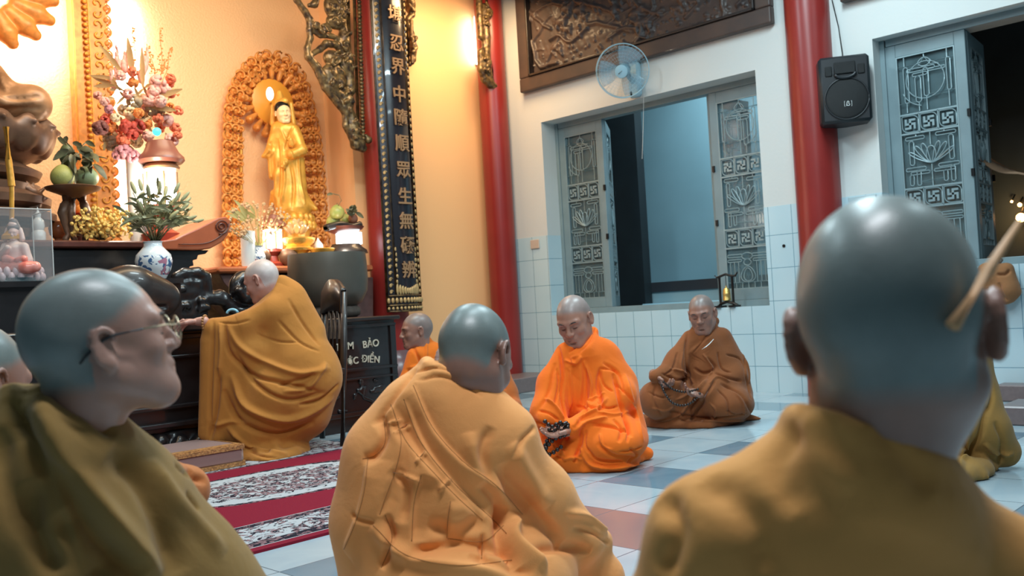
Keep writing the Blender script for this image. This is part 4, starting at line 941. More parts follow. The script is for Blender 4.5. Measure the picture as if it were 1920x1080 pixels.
# ---------------------------------------------------------------- E: seated person in a bright orange robe
DE = 4.40
mE = person('person', onz(1110, 872), 'seated person in a bright orange robe with eyes lowered, holding dark beads')
oE, RE = P(1076, 600, DE-0.02), head_basis(-24, 24, -6)
M['rb_e'] = cloth_mat('bright_orange_robe_cloth', (255, 124, 36), (248, 112, 28))
def tE(T): C2(T, (1095, 660, 20, 0.0), (1110, 790, 38, 0.02), DE); C2(T, (1110, 790, 38, 0.02), (1110, 840, 40, 0), DE)
def rE(S):
    D = DE
    C2(S, (1098, 672, 38, 0.0), (1108, 780, 62, 0.04), D, k=0.06); E2(S, 1112, 735, 0.02, 76, 80, 0.14, D, k=0.05)
    C2(S, (1128, 660, 27, 0.03), (1163, 720, 27, 0.05), D, k=0.05); C2(S, (1163, 720, 27, 0.05), (1184, 810, 30, 0.03), D, k=0.05)     # his left arm sleeve outline
    C2(S, (1062, 664, 22, -0.02), (1036, 720, 26, -0.05), D, k=0.05); C2(S, (1036, 720, 28, -0.05), (1030, 775, 36, -0.12), D, k=0.04); C2(S, (1030, 775, 34, -0.12), (1040, 790, 22, -0.17), D, k=0.03)
    C2(S, (1165, 740, 30, -0.06), (1110, 785, 26, -0.16), D, k=0.04); C2(S, (1110, 785, 26, -0.16), (1075, 802, 17, -0.21), D, k=0.03); C2(S, (1078, 802, 17, -0.21), (1070, 804, 15, -0.23), D, k=0.02); C2(S, (1030, 778, 26, -0.14), (1024, 786, 18, -0.19), D, k=0.02)
    E2(S, 1148, 826, -0.12, 68, 44, 0.20, D, k=0.05, rot=8); C2(S, (1150, 822, 46, -0.15), (1080, 858, 28, -0.18), D, k=0.05)           # near knee and shin
    C2(S, (1040, 820, 30, 0.0), (1000, 800, 18, 0.02), D, k=0.05); E2(S, 1050, 845, -0.05, 50, 34, 0.2, D, k=0.05)
    hem(S, 1118, 886, 100, 0.62, 0.05, 5); C2(S, (1190, 850, 20, 0), (1214, 850, 12, 0), D, k=0.03); C2(S, (1060, 872, 12, -0.2), (1095, 876, 10, -0.2), D, k=0.03)
    C2(S, (1100, 640, 20, 0.03), (1112, 622, 10, 0.05), D, k=0.02); C2(S, (1112, 624, 9, 0.05), (1100, 655, 9, -0.07), D, k=0.02); C2(S, (1062, 652, 8, -0.03), (1080, 668, 8, -0.07), D, k=0.02)
    C2(S, (1108, 668, 26, 0.03), (1140, 668, 22, 0.04), D, k=0.04)
foE = [([(1110, 620), (1098, 650), (1078, 670), (1060, 690)], .010, .014, 's'), ([(1088, 672), (1092, 700), (1090, 740), (1084, 790)], .007, -.018, 's'), ([(1094, 676), (1108, 720), (1100, 770)], .008, .016), ([(1046, 650), (1056, 700), (1054, 740), (1062, 785)], .009, -.022),
 ([(1040, 680), (1030, 730), (1010, 770)], .010, -.012), ([(1068, 690), (1072, 730), (1068, 770)], .008, .012), ([(1126, 690), (1122, 730), (1132, 770)], .010, -.020), ([(1130, 680), (1160, 700), (1170, 740)], .008, -.012), ([(1123, 690), (1150, 694), (1160, 702)], .006, -.010),
 ([(1140, 745), (1120, 765), (1090, 780), (1075, 800)], .008, .018), ([(1080, 765), (1105, 760), (1130, 770)], .008, -.014), ([(1150, 700), (1165, 760), (1185, 820)], .010, -.022), ([(1172, 700), (1190, 770), (1208, 830)], .010, .014),
 ([(1075, 810), (1100, 790), (1140, 782)], .008, .018), ([(1095, 800), (1085, 840), (1078, 868)], .009, -.020), ([(1110, 795), (1150, 800), (1185, 810)], .009, -.016), ([(1150, 785), (1165, 805), (1160, 830)], .008, -.014), ([(1120, 830), (1150, 855), (1190, 860)], .012, -.016),
 ([(1060, 800), (1030, 800), (1000, 790)], .010, -.016), ([(1090, 850), (1110, 872), (1150, 878), (1200, 868)], .009, .020), ([(1100, 840), (1120, 862), (1170, 866)], .007, -.014), ([(1050, 862), (1075, 858), (1092, 862)], .006, .012), ([(1180, 840), (1195, 855), (1175, 868)], .006, -.012), ([(1058, 675), (1075, 680), (1090, 668)], .006, .010), ([(1085, 665), (1072, 672), (1080, 682), (1092, 670)], .006, .012),
 ([(1118, 612), (1108, 640), (1090, 660)], .005, -.010), ([(1106, 606), (1088, 640), (1066, 662)], .005, -.012), ([(1044, 690), (1048, 720), (1040, 760)], .006, -.012), ([(1020, 745), (1040, 760), (1060, 790)], .007, .014), ([(1008, 770), (1030, 775), (1050, 790)], .006, -.012), ([(1098, 680), (1100, 730), (1096, 780)], .004, -.010),
 ([(1125, 692), (1132, 720), (1150, 735)], .005, -.012), ([(1150, 715), (1172, 735), (1190, 760)], .005, -.010), ([(1135, 735), (1112, 745), (1098, 755)], .005, .010), ([(1120, 752), (1138, 765), (1160, 762)], .005, -.011), ([(1118, 770), (1150, 778), (1178, 772)], .006, .012), ([(1165, 775), (1180, 800), (1176, 830)], .006, -.014),
 ([(1100, 806), (1096, 830), (1104, 850)], .005, -.010), ([(1125, 812), (1130, 835), (1150, 845)], .005, .010), ([(1060, 820), (1052, 840), (1062, 858)], .006, .012), ([(1160, 848), (1185, 846), (1205, 838)], .005, -.010), ([(1072, 862), (1090, 850), (1086, 836)], .005, .012), ([(1110, 868), (1140, 874), (1175, 870)], .004, -.009), ([(1030, 830), (1042, 852), (1060, 866)], .006, -.012), ([(1010, 800), (1030, 822), (1040, 850)], .007, .012)]
w1, w2 = P(1040, 800, DE-0.21), P(1052, 806, DE-0.20)
def hE1(T): hand_sdf(T, P(1030, 790, DE-0.150), CR*0.62-CU*0.55-CF*0.55, -CF*0.4+CU*0.9, 0.95, 0.35, side=1)
def hE2(T): hand_sdf(T, P(1066, 803, DE-0.235), -CR*0.85-CU*0.25-CF*0.3, -CF*0.3+CU*0.9, 0.95, 0.35, side=-1)
robE, trE = person_parts(mE, SK['c'], oE, RE, 1.0, tE, DE, dict(neck_to=P(1098, 655, DE+0.03), jaw=1.02, fat=0.004, nose=0.97), rE, foE, M['rb_e'], 14, h=0.0085, amp=0.006, hands=[hE1, hE2], browsok=True, hh=0.0042, freq=9)
# ---------------------------------------------------------------- F: seated person in a brown robe by the window
DF = 5.55
mF = person('person', onz(1310, 800), 'seated person in a brown robe with closed eyes in front of the tiled wall')
oF, RF = P(1316, 588, DF-0.02), head_basis(-22, 14, -5)
M['rb_f'] = cloth_mat('brown_robe_cloth', (136, 80, 44), (122, 70, 38))
def tF(T): C2(T, (1322, 630, 14, 0.0), (1310, 740, 30, 0.02), DF)
def rF(S):
    D = DF
    C2(S, (1322, 645, 26, 0.0), (1315, 735, 46, 0.03), D, k=0.06); E2(S, 1330, 700, 0.02, 58, 70, 0.14, D, k=0.05)
    C2(S, (1352, 634, 20, 0.03), (1378, 690, 22, 0.05), D, k=0.05); C2(S, (1378, 690, 22, 0.05), (1384, 735, 26, 0.0), D, k=0.05)
    C2(S, (1295, 636, 17, -0.02), (1268, 675, 18, -0.06), D, k=0.05); C2(S, (1268, 675, 19, -0.06), (1240, 708, 15, -0.15), D, k=0.04); C2(S, (1265, 690, 20, -0.08), (1262, 720, 16, -0.15), D, k=0.04)
    C2(S, (1375, 705, 24, -0.04), (1325, 732, 17, -0.19), D, k=0.04); C2(S, (1328, 733, 16, -0.19), (1320, 737, 14, -0.215), D, k=0.02); C2(S, (1244, 700, 15, -0.14), (1228, 706, 12, -0.185), D, k=0.02)
    C2(S, (1300, 745, 30, -0.05), (1228, 742, 26, -0.12), D, k=0.04); E2(S, 1232, 752, -0.1, 34, 34, 0.14, D, k=0.04)
    E2(S, 1356, 755, -0.08, 56, 38, 0.2, D, k=0.05); C2(S, (1300, 770, 24, -0.1), (1260, 778, 20, -0.1), D, k=0.04)
    hem(S, 1312, 803, 108, 0.56, 0.045, 6); C2(S, (1385, 782, 12, 0.0), (1424, 788, 5, 0.0), D, k=0.03)
    C2(S, (1328, 618, 12, 0.03), (1340, 602, 7, 0.05), D, k=0.02); C2(S, (1340, 602, 7, 0.05), (1322, 632, 7, -0.06), D, k=0.02); C2(S, (1302, 615, 6, -0.02), (1318, 632, 6, -0.06), D, k=0.02)
foF = [([(1342, 604), (1326, 632), (1296, 655), (1290, 664)], .009, .014, 's'), ([(1288, 622), (1286, 660), (1290, 700), (1302, 740)], .009, -.020), ([(1300, 690), (1320, 700), (1340, 690), (1325, 670)], .008, -.014), ([(1318, 664), (1335, 690), (1328, 710)], .006, .012),
 ([(1340, 700), (1370, 710), (1390, 715)], .008, -.016), ([(1360, 665), (1385, 672), (1395, 690)], .006, -.012), ([(1395, 650), (1398, 700), (1408, 750)], .010, -.016), ([(1240, 700), (1270, 712), (1295, 708)], .008, -.014), ([(1255, 690), (1285, 700), (1300, 720)], .007, .014),
 ([(1325, 712), (1300, 745), (1275, 780)], .009, .022), ([(1340, 715), (1320, 750), (1295, 790)], .008, -.018), ([(1350, 720), (1390, 740), (1410, 775)], .010, -.016), ([(1230, 720), (1225, 750), (1240, 780)], .008, -.010), ([(1255, 770), (1290, 780), (1330, 785), (1390, 780)], .008, -.016),
 ([(1220, 790), (1260, 784), (1285, 770)], .007, .014), ([(1300, 785), (1330, 790), (1420, 786)], .006, .012), ([(1360, 770), (1380, 778), (1400, 775)], .006, -.01),
 ([(1336, 610), (1318, 640), (1298, 662)], .005, -.010), ([(1270, 660), (1262, 690), (1246, 704)], .006, -.012), ([(1280, 660), (1276, 690), (1286, 716)], .006, .012), ([(1345, 660), (1352, 690), (1372, 700)], .006, -.012), ([(1330, 720), (1345, 708), (1368, 716)], .006, .014), ([(1345, 730), (1362, 750), (1368, 780)], .006, -.012), ([(1376, 735), (1392, 756), (1396, 780)], .006, .012), ([(1310, 745), (1296, 765), (1300, 785)], .005, -.012),
 ([(1215, 735), (1240, 745), (1262, 742)], .006, -.010), ([(1222, 765), (1245, 770), (1262, 764)], .006, .010), ([(1330, 755), (1342, 770), (1338, 788)], .005, .010), ([(1268, 782), (1290, 790), (1312, 786)], .005, -.010), ([(1300, 720), (1288, 740), (1266, 750)], .006, .012), ([(1390, 660), (1402, 690), (1404, 720)], .006, .010)]
def hF1(T): hand_sdf(T, P(1232, 708, DF-0.150), CR*0.5-CU*0.6-CF*0.6, CR*0.6+CU*0.5-CF*0.3, 0.95, 0.8, side=1)
def hF2(T): hand_sdf(T, P(1316, 738, DF-0.22), -CR*0.9+CU*0.1-CF*0.2, CU*0.8-CF*0.5, 0.95, 0.5, side=-1)
robF, trF = person_parts(mF, SK['d'], oF, RF, 0.98, tF, DF, dict(neck_to=P(1328, 640, DF+0.02), jaw=1.05, fat=0.006, nose=0.97), rF, foF, M['rb_f'], 15, h=0.0085, amp=0.006, hands=[hF1, hF2], browsok=True, hh=0.0045, freq=9)
# beads: individual strands
def beads(name, lines, r, mat_, label, dense=1.9):
    mb = MB()
    for pts in lines:
        L = [np.array(p) for p in pts]
        seg = [np.linalg.norm(L[i+1]-L[i]) for i in range(len(L)-1)]; tot = sum(seg); n = int(tot/(r*dense)); cum = np.concatenate([[0], np.cumsum(seg)])
        for i in range(n+1):
            s_ = tot*i/max(n, 1); j = min(int(np.searchsorted(cum, s_, side='right'))-1, len(seg)-1); t = (s_-cum[j])/(seg[j]+1e-9); mb.sph(L[j]*(1-t)+L[j+1]*t, r, 8, 6)
    o = mb.build(name, mat_, smooth=True); tag(o, label, 'prayer beads'); return o
pe = lambda x, y, d: P(x, y, DE+d)
beads('prayer_beads', [[pe(x, y, -0.275) for x, y in smooth_px([(1022, 790), (1035, 800), (1050, 792), (1064, 800), (1060, 815), (1042, 822), (1030, 832), (1022, 845), (1030, 852), (1042, 845), (1052, 838)])],
 [pe(x, y, -0.265) for x, y in smooth_px([(1030, 806), (1044, 812), (1056, 806), (1066, 793), (1050, 798), (1034, 815), (1024, 830), (1022, 843)])]], 0.0105, M['beads'], 'long loops of dark prayer beads held by the orange-robed person')
pf = lambda x, y, d: P(x, y, DF+d)
beads('prayer_beads', [[pf(x, y, -0.29) for x, y in smooth_px([(1240, 722), (1248, 740), (1262, 756), (1282, 760), (1300, 752), (1312, 738)])], [pf(x, y, -0.28) for x, y in smooth_px([(1244, 716), (1262, 730), (1285, 735), (1308, 730)])]], 0.008, M['beads'], 'string of dark prayer beads held by the brown-robed person')
o = MB().tube([P(1316, 655, DF-0.14), P(1324, 650, DF-0.15), P(1330, 645, DF-0.145), P(1338, 636, DF-0.14)], [0.0025, 0.0035, 0.003, 0.002], 6).build('robe_clasp', M['porcelain'], mF, smooth=True)
# ---------------------------------------------------------------- G: small orange figure beside the cabinet
DG = 6.02
mG = person('person', P(790, 800, DG), 'person in a deep orange robe in profile facing left, beside the black cabinet')
oG, RG = P(780, 619, DG), head_basis(-72, 6, 2)
M['rb_g'] = cloth_mat('deep_orange_robe_cloth', (226, 116, 30), (212, 104, 26))
def tG(T): C2(T, (790, 665, 14, 0.0), (795, 760, 28, 0.0), DG)
def rG(S):
    D = DG
    C2(S, (792, 672, 24, 0), (795, 760, 42, 0), D, k=0.05); C2(S, (778, 668, 16, -0.05), (766, 715, 17, -0.08), D, k=0.04); C2(S, (766, 715, 17, -0.08), (764, 735, 14, -0.12), D, k=0.03)
    C2(S, (810, 662, 22, 0.03), (835, 730, 30, 0.04), D, k=0.05); hem(S, 796, 815, 62, 0.5, 0.1, 8); C2(S, (800, 640, 10, 0.03), (784, 664, 8, -0.06), D, k=0.02)
person_parts(mG, SK['d'], oG, RG, 0.98, tG, DG, dict(neck_to=P(795, 670, DG), jaw=1.04, fat=0.004), rG, [([(775, 650), (790, 690), (770, 720)], .01, -.02), ([(800, 640), (795, 680), (768, 690)], .01, .014), ([(765, 690), (770, 720)], .012, -.014)], M['rb_g'], 16, h=0.011, browsok=True, hh=0.0055)
# ---------------------------------------------------------------- H: hidden person beyond the middle foreground head
DH = 6.95
mH = person('person', P(900, 790, DH), 'person in a brown-orange robe, mostly hidden behind the bald head in the centre foreground')
M['rb_h'] = cloth_mat('brown_orange_robe_cloth', (196, 108, 52), (184, 98, 46))
def tH(T): C2(T, (905, 680, 14, 0.0), (910, 760, 26, 0.0), DH)
def rH(S):
    C2(S, (905, 680, 24, 0), (905, 770, 44, 0), DH, k=0.05); C2(S, (928, 676, 20, 0), (944, 740, 26, 0), DH, k=0.05); hem(S, 906, 777, 62, 0.5, 0.1, 9); C2(S, (944, 740, 26, 0), (946, 772, 26, 0), DH, k=0.05); C2(S, (880, 680, 20, 0), (862, 740, 26, 0), DH, k=0.04)
person_parts(mH, SK['d'], P(902, 640, DH), head_basis(-60, 10, 0), 0.98, tH, DH, dict(neck_to=P(904, 680, DH)), rH, [([(945, 690), (935, 720), (950, 730)], .01, -.016)], M['rb_h'], 17, h=0.012, browsok=True, hh=0.006)
# ---------------------------------------------------------------- J: person hidden behind the right foreground head
DJ = 3.78
mJ = person('person', P(1800, 860, DJ), 'seated person in a dull ochre robe, head hidden behind the large bald head at right')
M['rb_j'] = cloth_mat('dull_ochre_robe_cloth', (158, 122, 64), (144, 110, 58))
def tJ(T): C2(T, (1790, 640, 24, 0), (1800, 800, 40, 0), DJ)
def rJ(S):
    D = DJ
    C2(S, (1785, 665, 42, 0), (1790, 780, 66, 0), D, k=0.06); C2(S, (1818, 640, 34, 0), (1830, 740, 34, 0), D, k=0.05); C2(S, (1830, 740, 34, 0), (1840, 800, 46, -0.05), D, k=0.05)
    hem(S, 1806, 904, 108, 0.62, 0.07, 7); C2(S, (1850, 810, 40, -0.05), (1880, 845, 30, -0.05), D, k=0.04); C2(S, (1740, 640, 34, 0), (1730, 780, 46, 0), D, k=0.05)
foJ = [([(1850, 760), (1835, 820), (1800, 860)], .010, -.022), ([(1865, 790), (1880, 830), (1870, 870)], .010, -.018), ([(1815, 780), (1812, 840), (1800, 880)], .010, .020), ([(1760, 870), (1800, 850), (1850, 860)], .010, -.016), ([(1850, 700), (1860, 740), (1850, 780)], .008, -.014), ([(1845, 830), (1870, 850), (1900, 850)], .008, .014)]
person_parts(mJ, SK['d'], P(1780, 572, DJ), head_basis(-40, 10, 0), 1.0, tJ, DJ, dict(neck_to=P(1785, 650, DJ)), rJ, foJ, M['rb_j'], 18, h=0.011, amp=0.008, browsok=True, hh=0.006)
# ---------------------------------------------------------------- rug, cushion, chair, chanting person
rg = MB().bb((-1.2, 2.79, 0.0), (3.25, 4.9, 0.010)).build('rug', M['rug'], origin=(1.1, 3.8, 0)); tag(rg, 'crimson rug with white and black floral medallions and borders before the altar', 'rug')
cu = thing('kneeling_cushion', (2.1, 4.7, 0.010), 'flat mauve kneeling cushion with gold brocade edges at the foot of the altar', 'cushion')
M['mauve'] = mat('mauve_satin', (150, 118, 112), 0.4, sheen=0.3, var=0.08); M['brocade'] = mat('gold_brocade', (206, 150, 92), 0.45, col2=(150, 104, 66), vscale=90, bump=0.5, bscale=120, metal=0.2)
MB().bb((1.55, 4.48, 0.011), (2.50, 4.96, 0.125), 0.03).build('pad', M['mauve'], cu, auto=True)
mb = MB()
for z, e in ((0.112, 0.004), (0.024, 0.006)):
    mb.bb((1.58, 4.478-e, z-0.012), (2.49, 4.487, z+0.010)); mb.bb((2.494, 4.50, z-0.012), (2.50+e, 4.94, z+0.010))
mb.bb((1.6, 4.485, 0.117), (2.48, 4.545, 0.128)); mb.build('brocade_trim', M['brocade'], cu)
# chair
ch = thing('dining_chair', onz(640, 832), 'dark wooden chair with arched slatted back, behind the leaning robed person', 'chair')
pR = onz(652, 838); fw = -RH*0.88-FH*0.47; sd = FH*0.88-RH*0.47
def chp(a, b_, z): q = pR+fw*a+sd*b_; return np.array((q[0], q[1], z))   # a forward, b across towards the far post
for b_ in (0, 0.42): MB().tube([chp(0.03, b_, 0.012), chp(0.0, b_, 0.45), chp(-0.03, b_, 0.92)], [0.018, 0.021, 0.016], 8).build('rear_post', M['dark_wood'], ch, smooth=True)
for b_ in (0.0, 0.42): MB().tube([chp(0.42, b_, 0.012), chp(0.41, b_, 0.44)], [0.016, 0.02], 8).build('leg', M['dark_wood'], ch, smooth=True)
mb = MB(); mb.add([chp(-0.01, -0.02, 0.43), chp(0.44, -0.02, 0.43), chp(0.44, 0.44, 0.43), chp(-0.01, 0.44, 0.43), chp(-0.01, -0.02, 0.47), chp(0.44, -0.02, 0.47), chp(0.44, 0.44, 0.47), chp(-0.01, 0.44, 0.47)], [[3, 2, 1, 0], [4, 5, 6, 7], [0, 1, 5, 4], [1, 2, 6, 5], [2, 3, 7, 6], [3, 0, 4, 7]]); mb.build('seat', M['dark_wood'], ch, bevel=0.006)
mb = MB(); n = 14; rows = []
for i in range(n+1):
    t = i/n; zt = 0.93+0.075*math.sin(math.pi*t); zb = 0.80+0.015*math.sin(math.pi*t); rows.append([chp(-0.045, 0.42*t, zt), chp(-0.012, 0.42*t, zt), chp(0.0, 0.42*t, zb), chp(-0.035, 0.42*t, zb), chp(-0.045, 0.42*t, zt)])
mb.grid(rows); mb.build('crest_rail', M['dark_wood'], ch, smooth=True, solid=0.004)
for b_ in (0.08, 0.17, 0.25, 0.34): MB().tube([chp(-0.02, b_, 0.81), chp(0.0, b_, 0.47)], 0.010, 6).build('slat', M['dark_wood'], ch, smooth=True)
# I: leaning chanting person
SK['e'] = skin_mat('skin_pale', (198, 146, 130), (206, 190, 184))
DI = 5.32
mI = person('person', P(500, 860, DI), 'person in a heavy mustard-brown robe leaning forward over the altar table with one hand out')
oI, RI = P(489, 525, DI), head_basis(-104, 26, 0)
M['rb_i'] = cloth_mat('mustard_brown_robe_cloth', (190, 126, 58), (176, 114, 50))
def tI(T): C2(T, (510, 575, 20, 0), (545, 700, 50, 0.02), DI); C2(T, (545, 700, 50, 0.02), (500, 820, 50, 0), DI); C2(T, (480, 620, 13, -0.1), (400, 614, 10, -0.12), DI)
def rI(S):
    D = DI
    C2(S, (532, 592, 44, 0.0), (552, 660, 58, 0.02), D, k=0.06); E2(S, 560, 700, 0.02, 78, 78, 0.22, D, k=0.06)
    C2(S, (548, 560, 30, 0.03), (580, 620, 30, 0.04), D, k=0.05)
    C2(S, (505, 588, 30, -0.06), (455, 612, 24, -0.12), D, k=0.05); C2(S, (455, 612, 24, -0.12), (402, 612, 17, -0.14), D, k=0.05)
    S.rbox(P(402, 720, D-0.14), (pxr(21, D), pxr(112, D), 0.05), rot=np.stack([CR, CU, CF], 1), rad=0.05, k=0.04)
    C2(S, (388, 640, 10, -0.15), (378, 815, 8, -0.15), D, k=0.04); C2(S, (430, 640, 22, -0.14), (415, 780, 16, -0.14), D, k=0.06)
    C2(S, (470, 660, 46, -0.06), (450, 790, 42, -0.06), D, k=0.06); C2(S, (520, 740, 60, -0.08), (480, 810, 48, -0.08), D, k=0.06)
    C2(S, (590, 715, 46, 0.0), (570, 770, 46, 0), D, k=0.06); C2(S, (560, 770, 56, 0.0), (505, 830, 44, -0.02), D, k=0.06)
    hem(S, 492, 866, 62, 0.40, 0.05, 12); C2(S, (400, 825, 22, -0.06), (450, 838, 22, -0.06), D, k=0.05)
    C2(S, (528, 530, 15, 0.02), (505, 570, 13, -0.05), D, k=0.03); C2(S, (510, 585, 24, 0.02), (540, 545, 22, 0.04), D, k=0.04)
foI = [([(520, 530), (505, 555), (480, 575), (440, 590)], .010, .012, 's'), ([(400, 600), (398, 650), (395, 720), (392, 820)], .010, -.018), ([(412, 605), (414, 660), (408, 720)], .010, .016), ([(420, 605), (430, 660), (470, 700), (520, 715), (600, 735)], .012, -.026),
 ([(425, 610), (450, 650), (500, 680), (560, 700), (620, 690)], .016, .022), ([(410, 690), (406, 760), (392, 830)], .014, -.030), ([(432, 700), (460, 760), (520, 785), (570, 780), (625, 745)], .018, .030), ([(420, 730), (450, 790), (520, 815), (590, 790)], .016, -.028),
 ([(590, 700), (560, 712), (520, 722)], .010, -.018), ([(612, 680), (580, 725), (530, 735)], .012, .018), ([(635, 720), (600, 750), (560, 760)], .010, -.020), ([(440, 660), (480, 720), (540, 750), (610, 735)], .012, -.022),
 ([(540, 560), (570, 610), (600, 650)], .010, -.012), ([(520, 600), (560, 640), (600, 660)], .008, -.010), ([(425, 800), (470, 840), (540, 850)], .014, .018), ([(440, 820), (480, 850), (520, 860)], .010, -.014), ([(395, 800), (440, 790), (470, 800)], .012, .014),
 ([(470, 600), (440, 606), (410, 604)], .006, -.008), ([(480, 625), (520, 640), (560, 642)], .006, -.008)]
def hI(T): hand_sdf(T, P(372, 603, DI-0.15), -CR*0.95-CU*0.02+CF*0.2, -CU*0.9-CF*0.3, 1.0, 0.5, side=1)
robI, trI = person_parts(mI, SK['e'], oI, RI, 1.0, tI, DI, dict(neck_to=P(512, 570, DI+0.02), fat=0.004, jaw=1.04), rI, foI, M['rb_i'], 19, h=0.011, amp=0.007, hands=[hI], browsok=True, hh=0.0045, freq=8)
def bracelet(c, ax, rad, r, n, mat_, label):
    a, b_, d = frame_from(ax); mb = MB()
    for i in range(n): t = 2*math.pi*i/n; mb.sph(c+(a*math.cos(t)+b_*math.sin(t))*rad, r, 8, 6)
    o = mb.build('bead_bracelet', mat_, smooth=True); tag(o, label, 'bracelet')
bracelet(P(384, 606, DI-0.15), CR, 0.043, 0.0075, 18, M['wood_bead'], 'sandalwood bead bracelet around the wrist reaching over the altar table')
o = MB().sph(P(350, 607, DI-0.10), (0.028, 0.016, 0.010)).build('paper_tissue', M['porcelain'], smooth=True); tag(o, 'small crumpled white paper under the reaching hand on the altar table', 'paper')
mb = MB(); c = P(436, 588, 5.38); mb.tube([c+CR*math.cos(t)*0.032+CU*math.sin(t)*0.024 for t in np.linspace(0, math.pi, 14)], 0.008, 8); o = mb.build('blue_ring_handle', mat('pale_cyan_plastic', (150, 214, 240), 0.3), smooth=True); tag(o, 'pale blue curved handle peeking out above the leaning person\'s sleeve', 'handle')
# pale wooden stick at right foreground, tucked above the ear
q0, q1 = P(1786, 612, 0.738), P(1914, 412, 0.77)
st = MB().tube([q0, q0*0.5+q1*0.5, q1], [0.0062, 0.0050, 0.0020], 8).build('wooden_stick', M['incense'], smooth=True); tag(st, 'thin pale wooden stick slanting up beside the large bald head at right', 'stick')
# cloth bag hanging from the sill of the far window
q = onx(1886, 530, WX-0.07); S = SDF(0.008)
def BX(x, y, r, dx=0.0): p = onx(x, y, WX-0.07-dx); return p, r*((p-CO) @ CF)/FPX
for (a, b_) in (((1872, 508, 14), (1888, 540, 20)), ((1888, 505, 13), (1893, 545, 18)), ((1870, 545, 13), (1884, 560, 12)), ((1895, 556, 10), (1908, 548, 5)), ((1850, 510, 18), (1850, 560, 16))):
    p0, r0 = BX(*a); p1, r1 = BX(*b_); S.cap(p0, r0, p1, r1, k=0.03)
V_, F_ = robe_mesh(S, [([(1868, 515), (1885, 514), (1895, 506)], .01, -.02), ([(1872, 530), (1880, 555), (1890, 565)], .01, -.016)], 31, amp=0.006, floor=None)
q_0 = onx(1872, 500, WX-0.07); bgt = thing('cloth_bag', q_0, 'brown crumpled cloth bag hanging below the far right window sill', 'bag'); MB().tube([q_0-UZ*0.03, q_0+[0.03, 0, 0.06], np.array([WX+0.02, q_0[1], W2[2]+0.03]), np.array([WX+0.05, q_0[1]+0.03, W2[2]+0.004])], 0.006, 6).build('strap', M['brown_wood'], bgt, smooth=True)
o = link_mesh('bag_body', V_, F_, cloth_mat('brown_bag_cloth', (150, 104, 68)), bgt)
# small standing bell in an iron frame on the sill of the first window
p = onx(1376, 574, WX+0.03); z0 = W1[2]
bl = thing('bell_stand', (WX+0.03, p[1], z0), 'small black stand with a hanging brass bell on the window sill', 'bell stand')
mb = MB(); yL, yR = onx(1351, 560, WX+0.03)[1], onx(1375, 560, WX+0.03)[1]; ztop = onx(1366, 518, WX+0.03)[2]
for y in (yL, yR): mb.tube([(WX+0.03, y, z0+0.0), (WX+0.03, y, ztop)], 0.011, 8)
yy = lambda t: yL+(yR-yL)*t
mb.tube([(WX+0.03, yy(-0.35), ztop+0.012), (WX+0.03, yy(-0.2), ztop-0.004), (WX+0.03, yy(0.0), ztop+0.0), (WX+0.03, yy(0.5), ztop+0.018), (WX+0.03, yy(1.0), ztop+0.0), (WX+0.03, yy(1.25), ztop+0.0), (WX+0.03, yy(1.45), ztop+0.028)], [0.006, 0.009, 0.010, 0.010, 0.010, 0.009, 0.005], 8)
mb.tube([(WX+0.03, yy(-0.2), z0+0.012), (WX+0.03, yy(0.0), z0+0.03), (WX+0.03, yy(0.5), z0+0.045), (WX+0.03, yy(1.0), z0+0.03), (WX+0.03, yy(1.3), z0+0.012)], 0.012, 8)
mb.bb((WX-0.02, yy(1.3), z0), (WX+0.08, yy(0.85), z0+0.016)); mb.bb((WX-0.02, yy(-0.3), z0), (WX+0.08, yy(0.2), z0+0.016)); mb.build('frame', M['iron'], bl, smooth=False)
cb = np.array((WX+0.03, yy(0.5), z0+0.055)); MB().lathe([(0.030, 0), (0.034, 0.004), (0.031, 0.02), (0.030, 0.05), (0.031, 0.055), (0.029, 0.06), (0.027, 0.085), (0.018, 0.10), (0.006, 0.104), (0.006, 0.118)], cb, n=20).build('bell', mat('bright_brass', (224, 196, 120), 0.2, metal=0.9, bump=0.5, bscale=90), bl, auto=True)
MB().tube([(WX+0.03, cb[1], cb[2]+0.118), (WX+0.03, cb[1], ztop+0.015)], 0.003, 6).build('hook', M['iron'], bl)
# wall fan
fp = onx(1190, 150, WX)
fn = thing('wall_fan', fp, 'pale blue wall fan with a round clear guard, mounted above the window', 'fan')
DFa = ((onx(1167, 133, WX-0.30)-CO) @ CF); fc = onx(1167, 133, WX-0.30); rad = 50*DFa/FPX
ax = CO-fc; ax = ax/np.linalg.norm(ax); ax = ax+np.array([-0.25, 0.1, -0.15]); ax /= np.linalg.norm(ax); a_, b_, d_ = frame_from(ax)
mb = MB()
for dz, rr, tr_ in ((0.0, 1.0, 0.0045), (-0.02, 0.98, 0.003)): mb.tube([fc+d_*dz+(a_*math.cos(t)+b_*math.sin(t))*rad*rr for t in np.linspace(0, 2*math.pi, 48, endpoint=False)], tr_, 6, True)
for rr in (0.3, 0.42, 0.54, 0.66, 0.78, 0.9): mb.tube([fc+d_*(0.045*(1-rr**2))+(a_*math.cos(t)+b_*math.sin(t))*rad*rr for t in np.linspace(0, 2*math.pi, 40, endpoint=False)], 0.0009, 4, True)
for i in range(36):
    t = 2*math.pi*i/36; mb.tube([fc+d_*0.045*(1-r_**2)+(a_*math.cos(t)+b_*math.sin(t))*rad*r_ for r_ in (0.2, 0.5, 0.8, 1.0)], 0.0007, 4)
    mb.tube([fc-d_*(0.02+0.05*(1-r_**2))+(a_*math.cos(t)+b_*math.sin(t))*rad*r_ for r_ in (0.3, 0.6, 0.98)], 0.0007, 4)
mb.build('guard', M['fan_plastic'], fn, smooth=True)
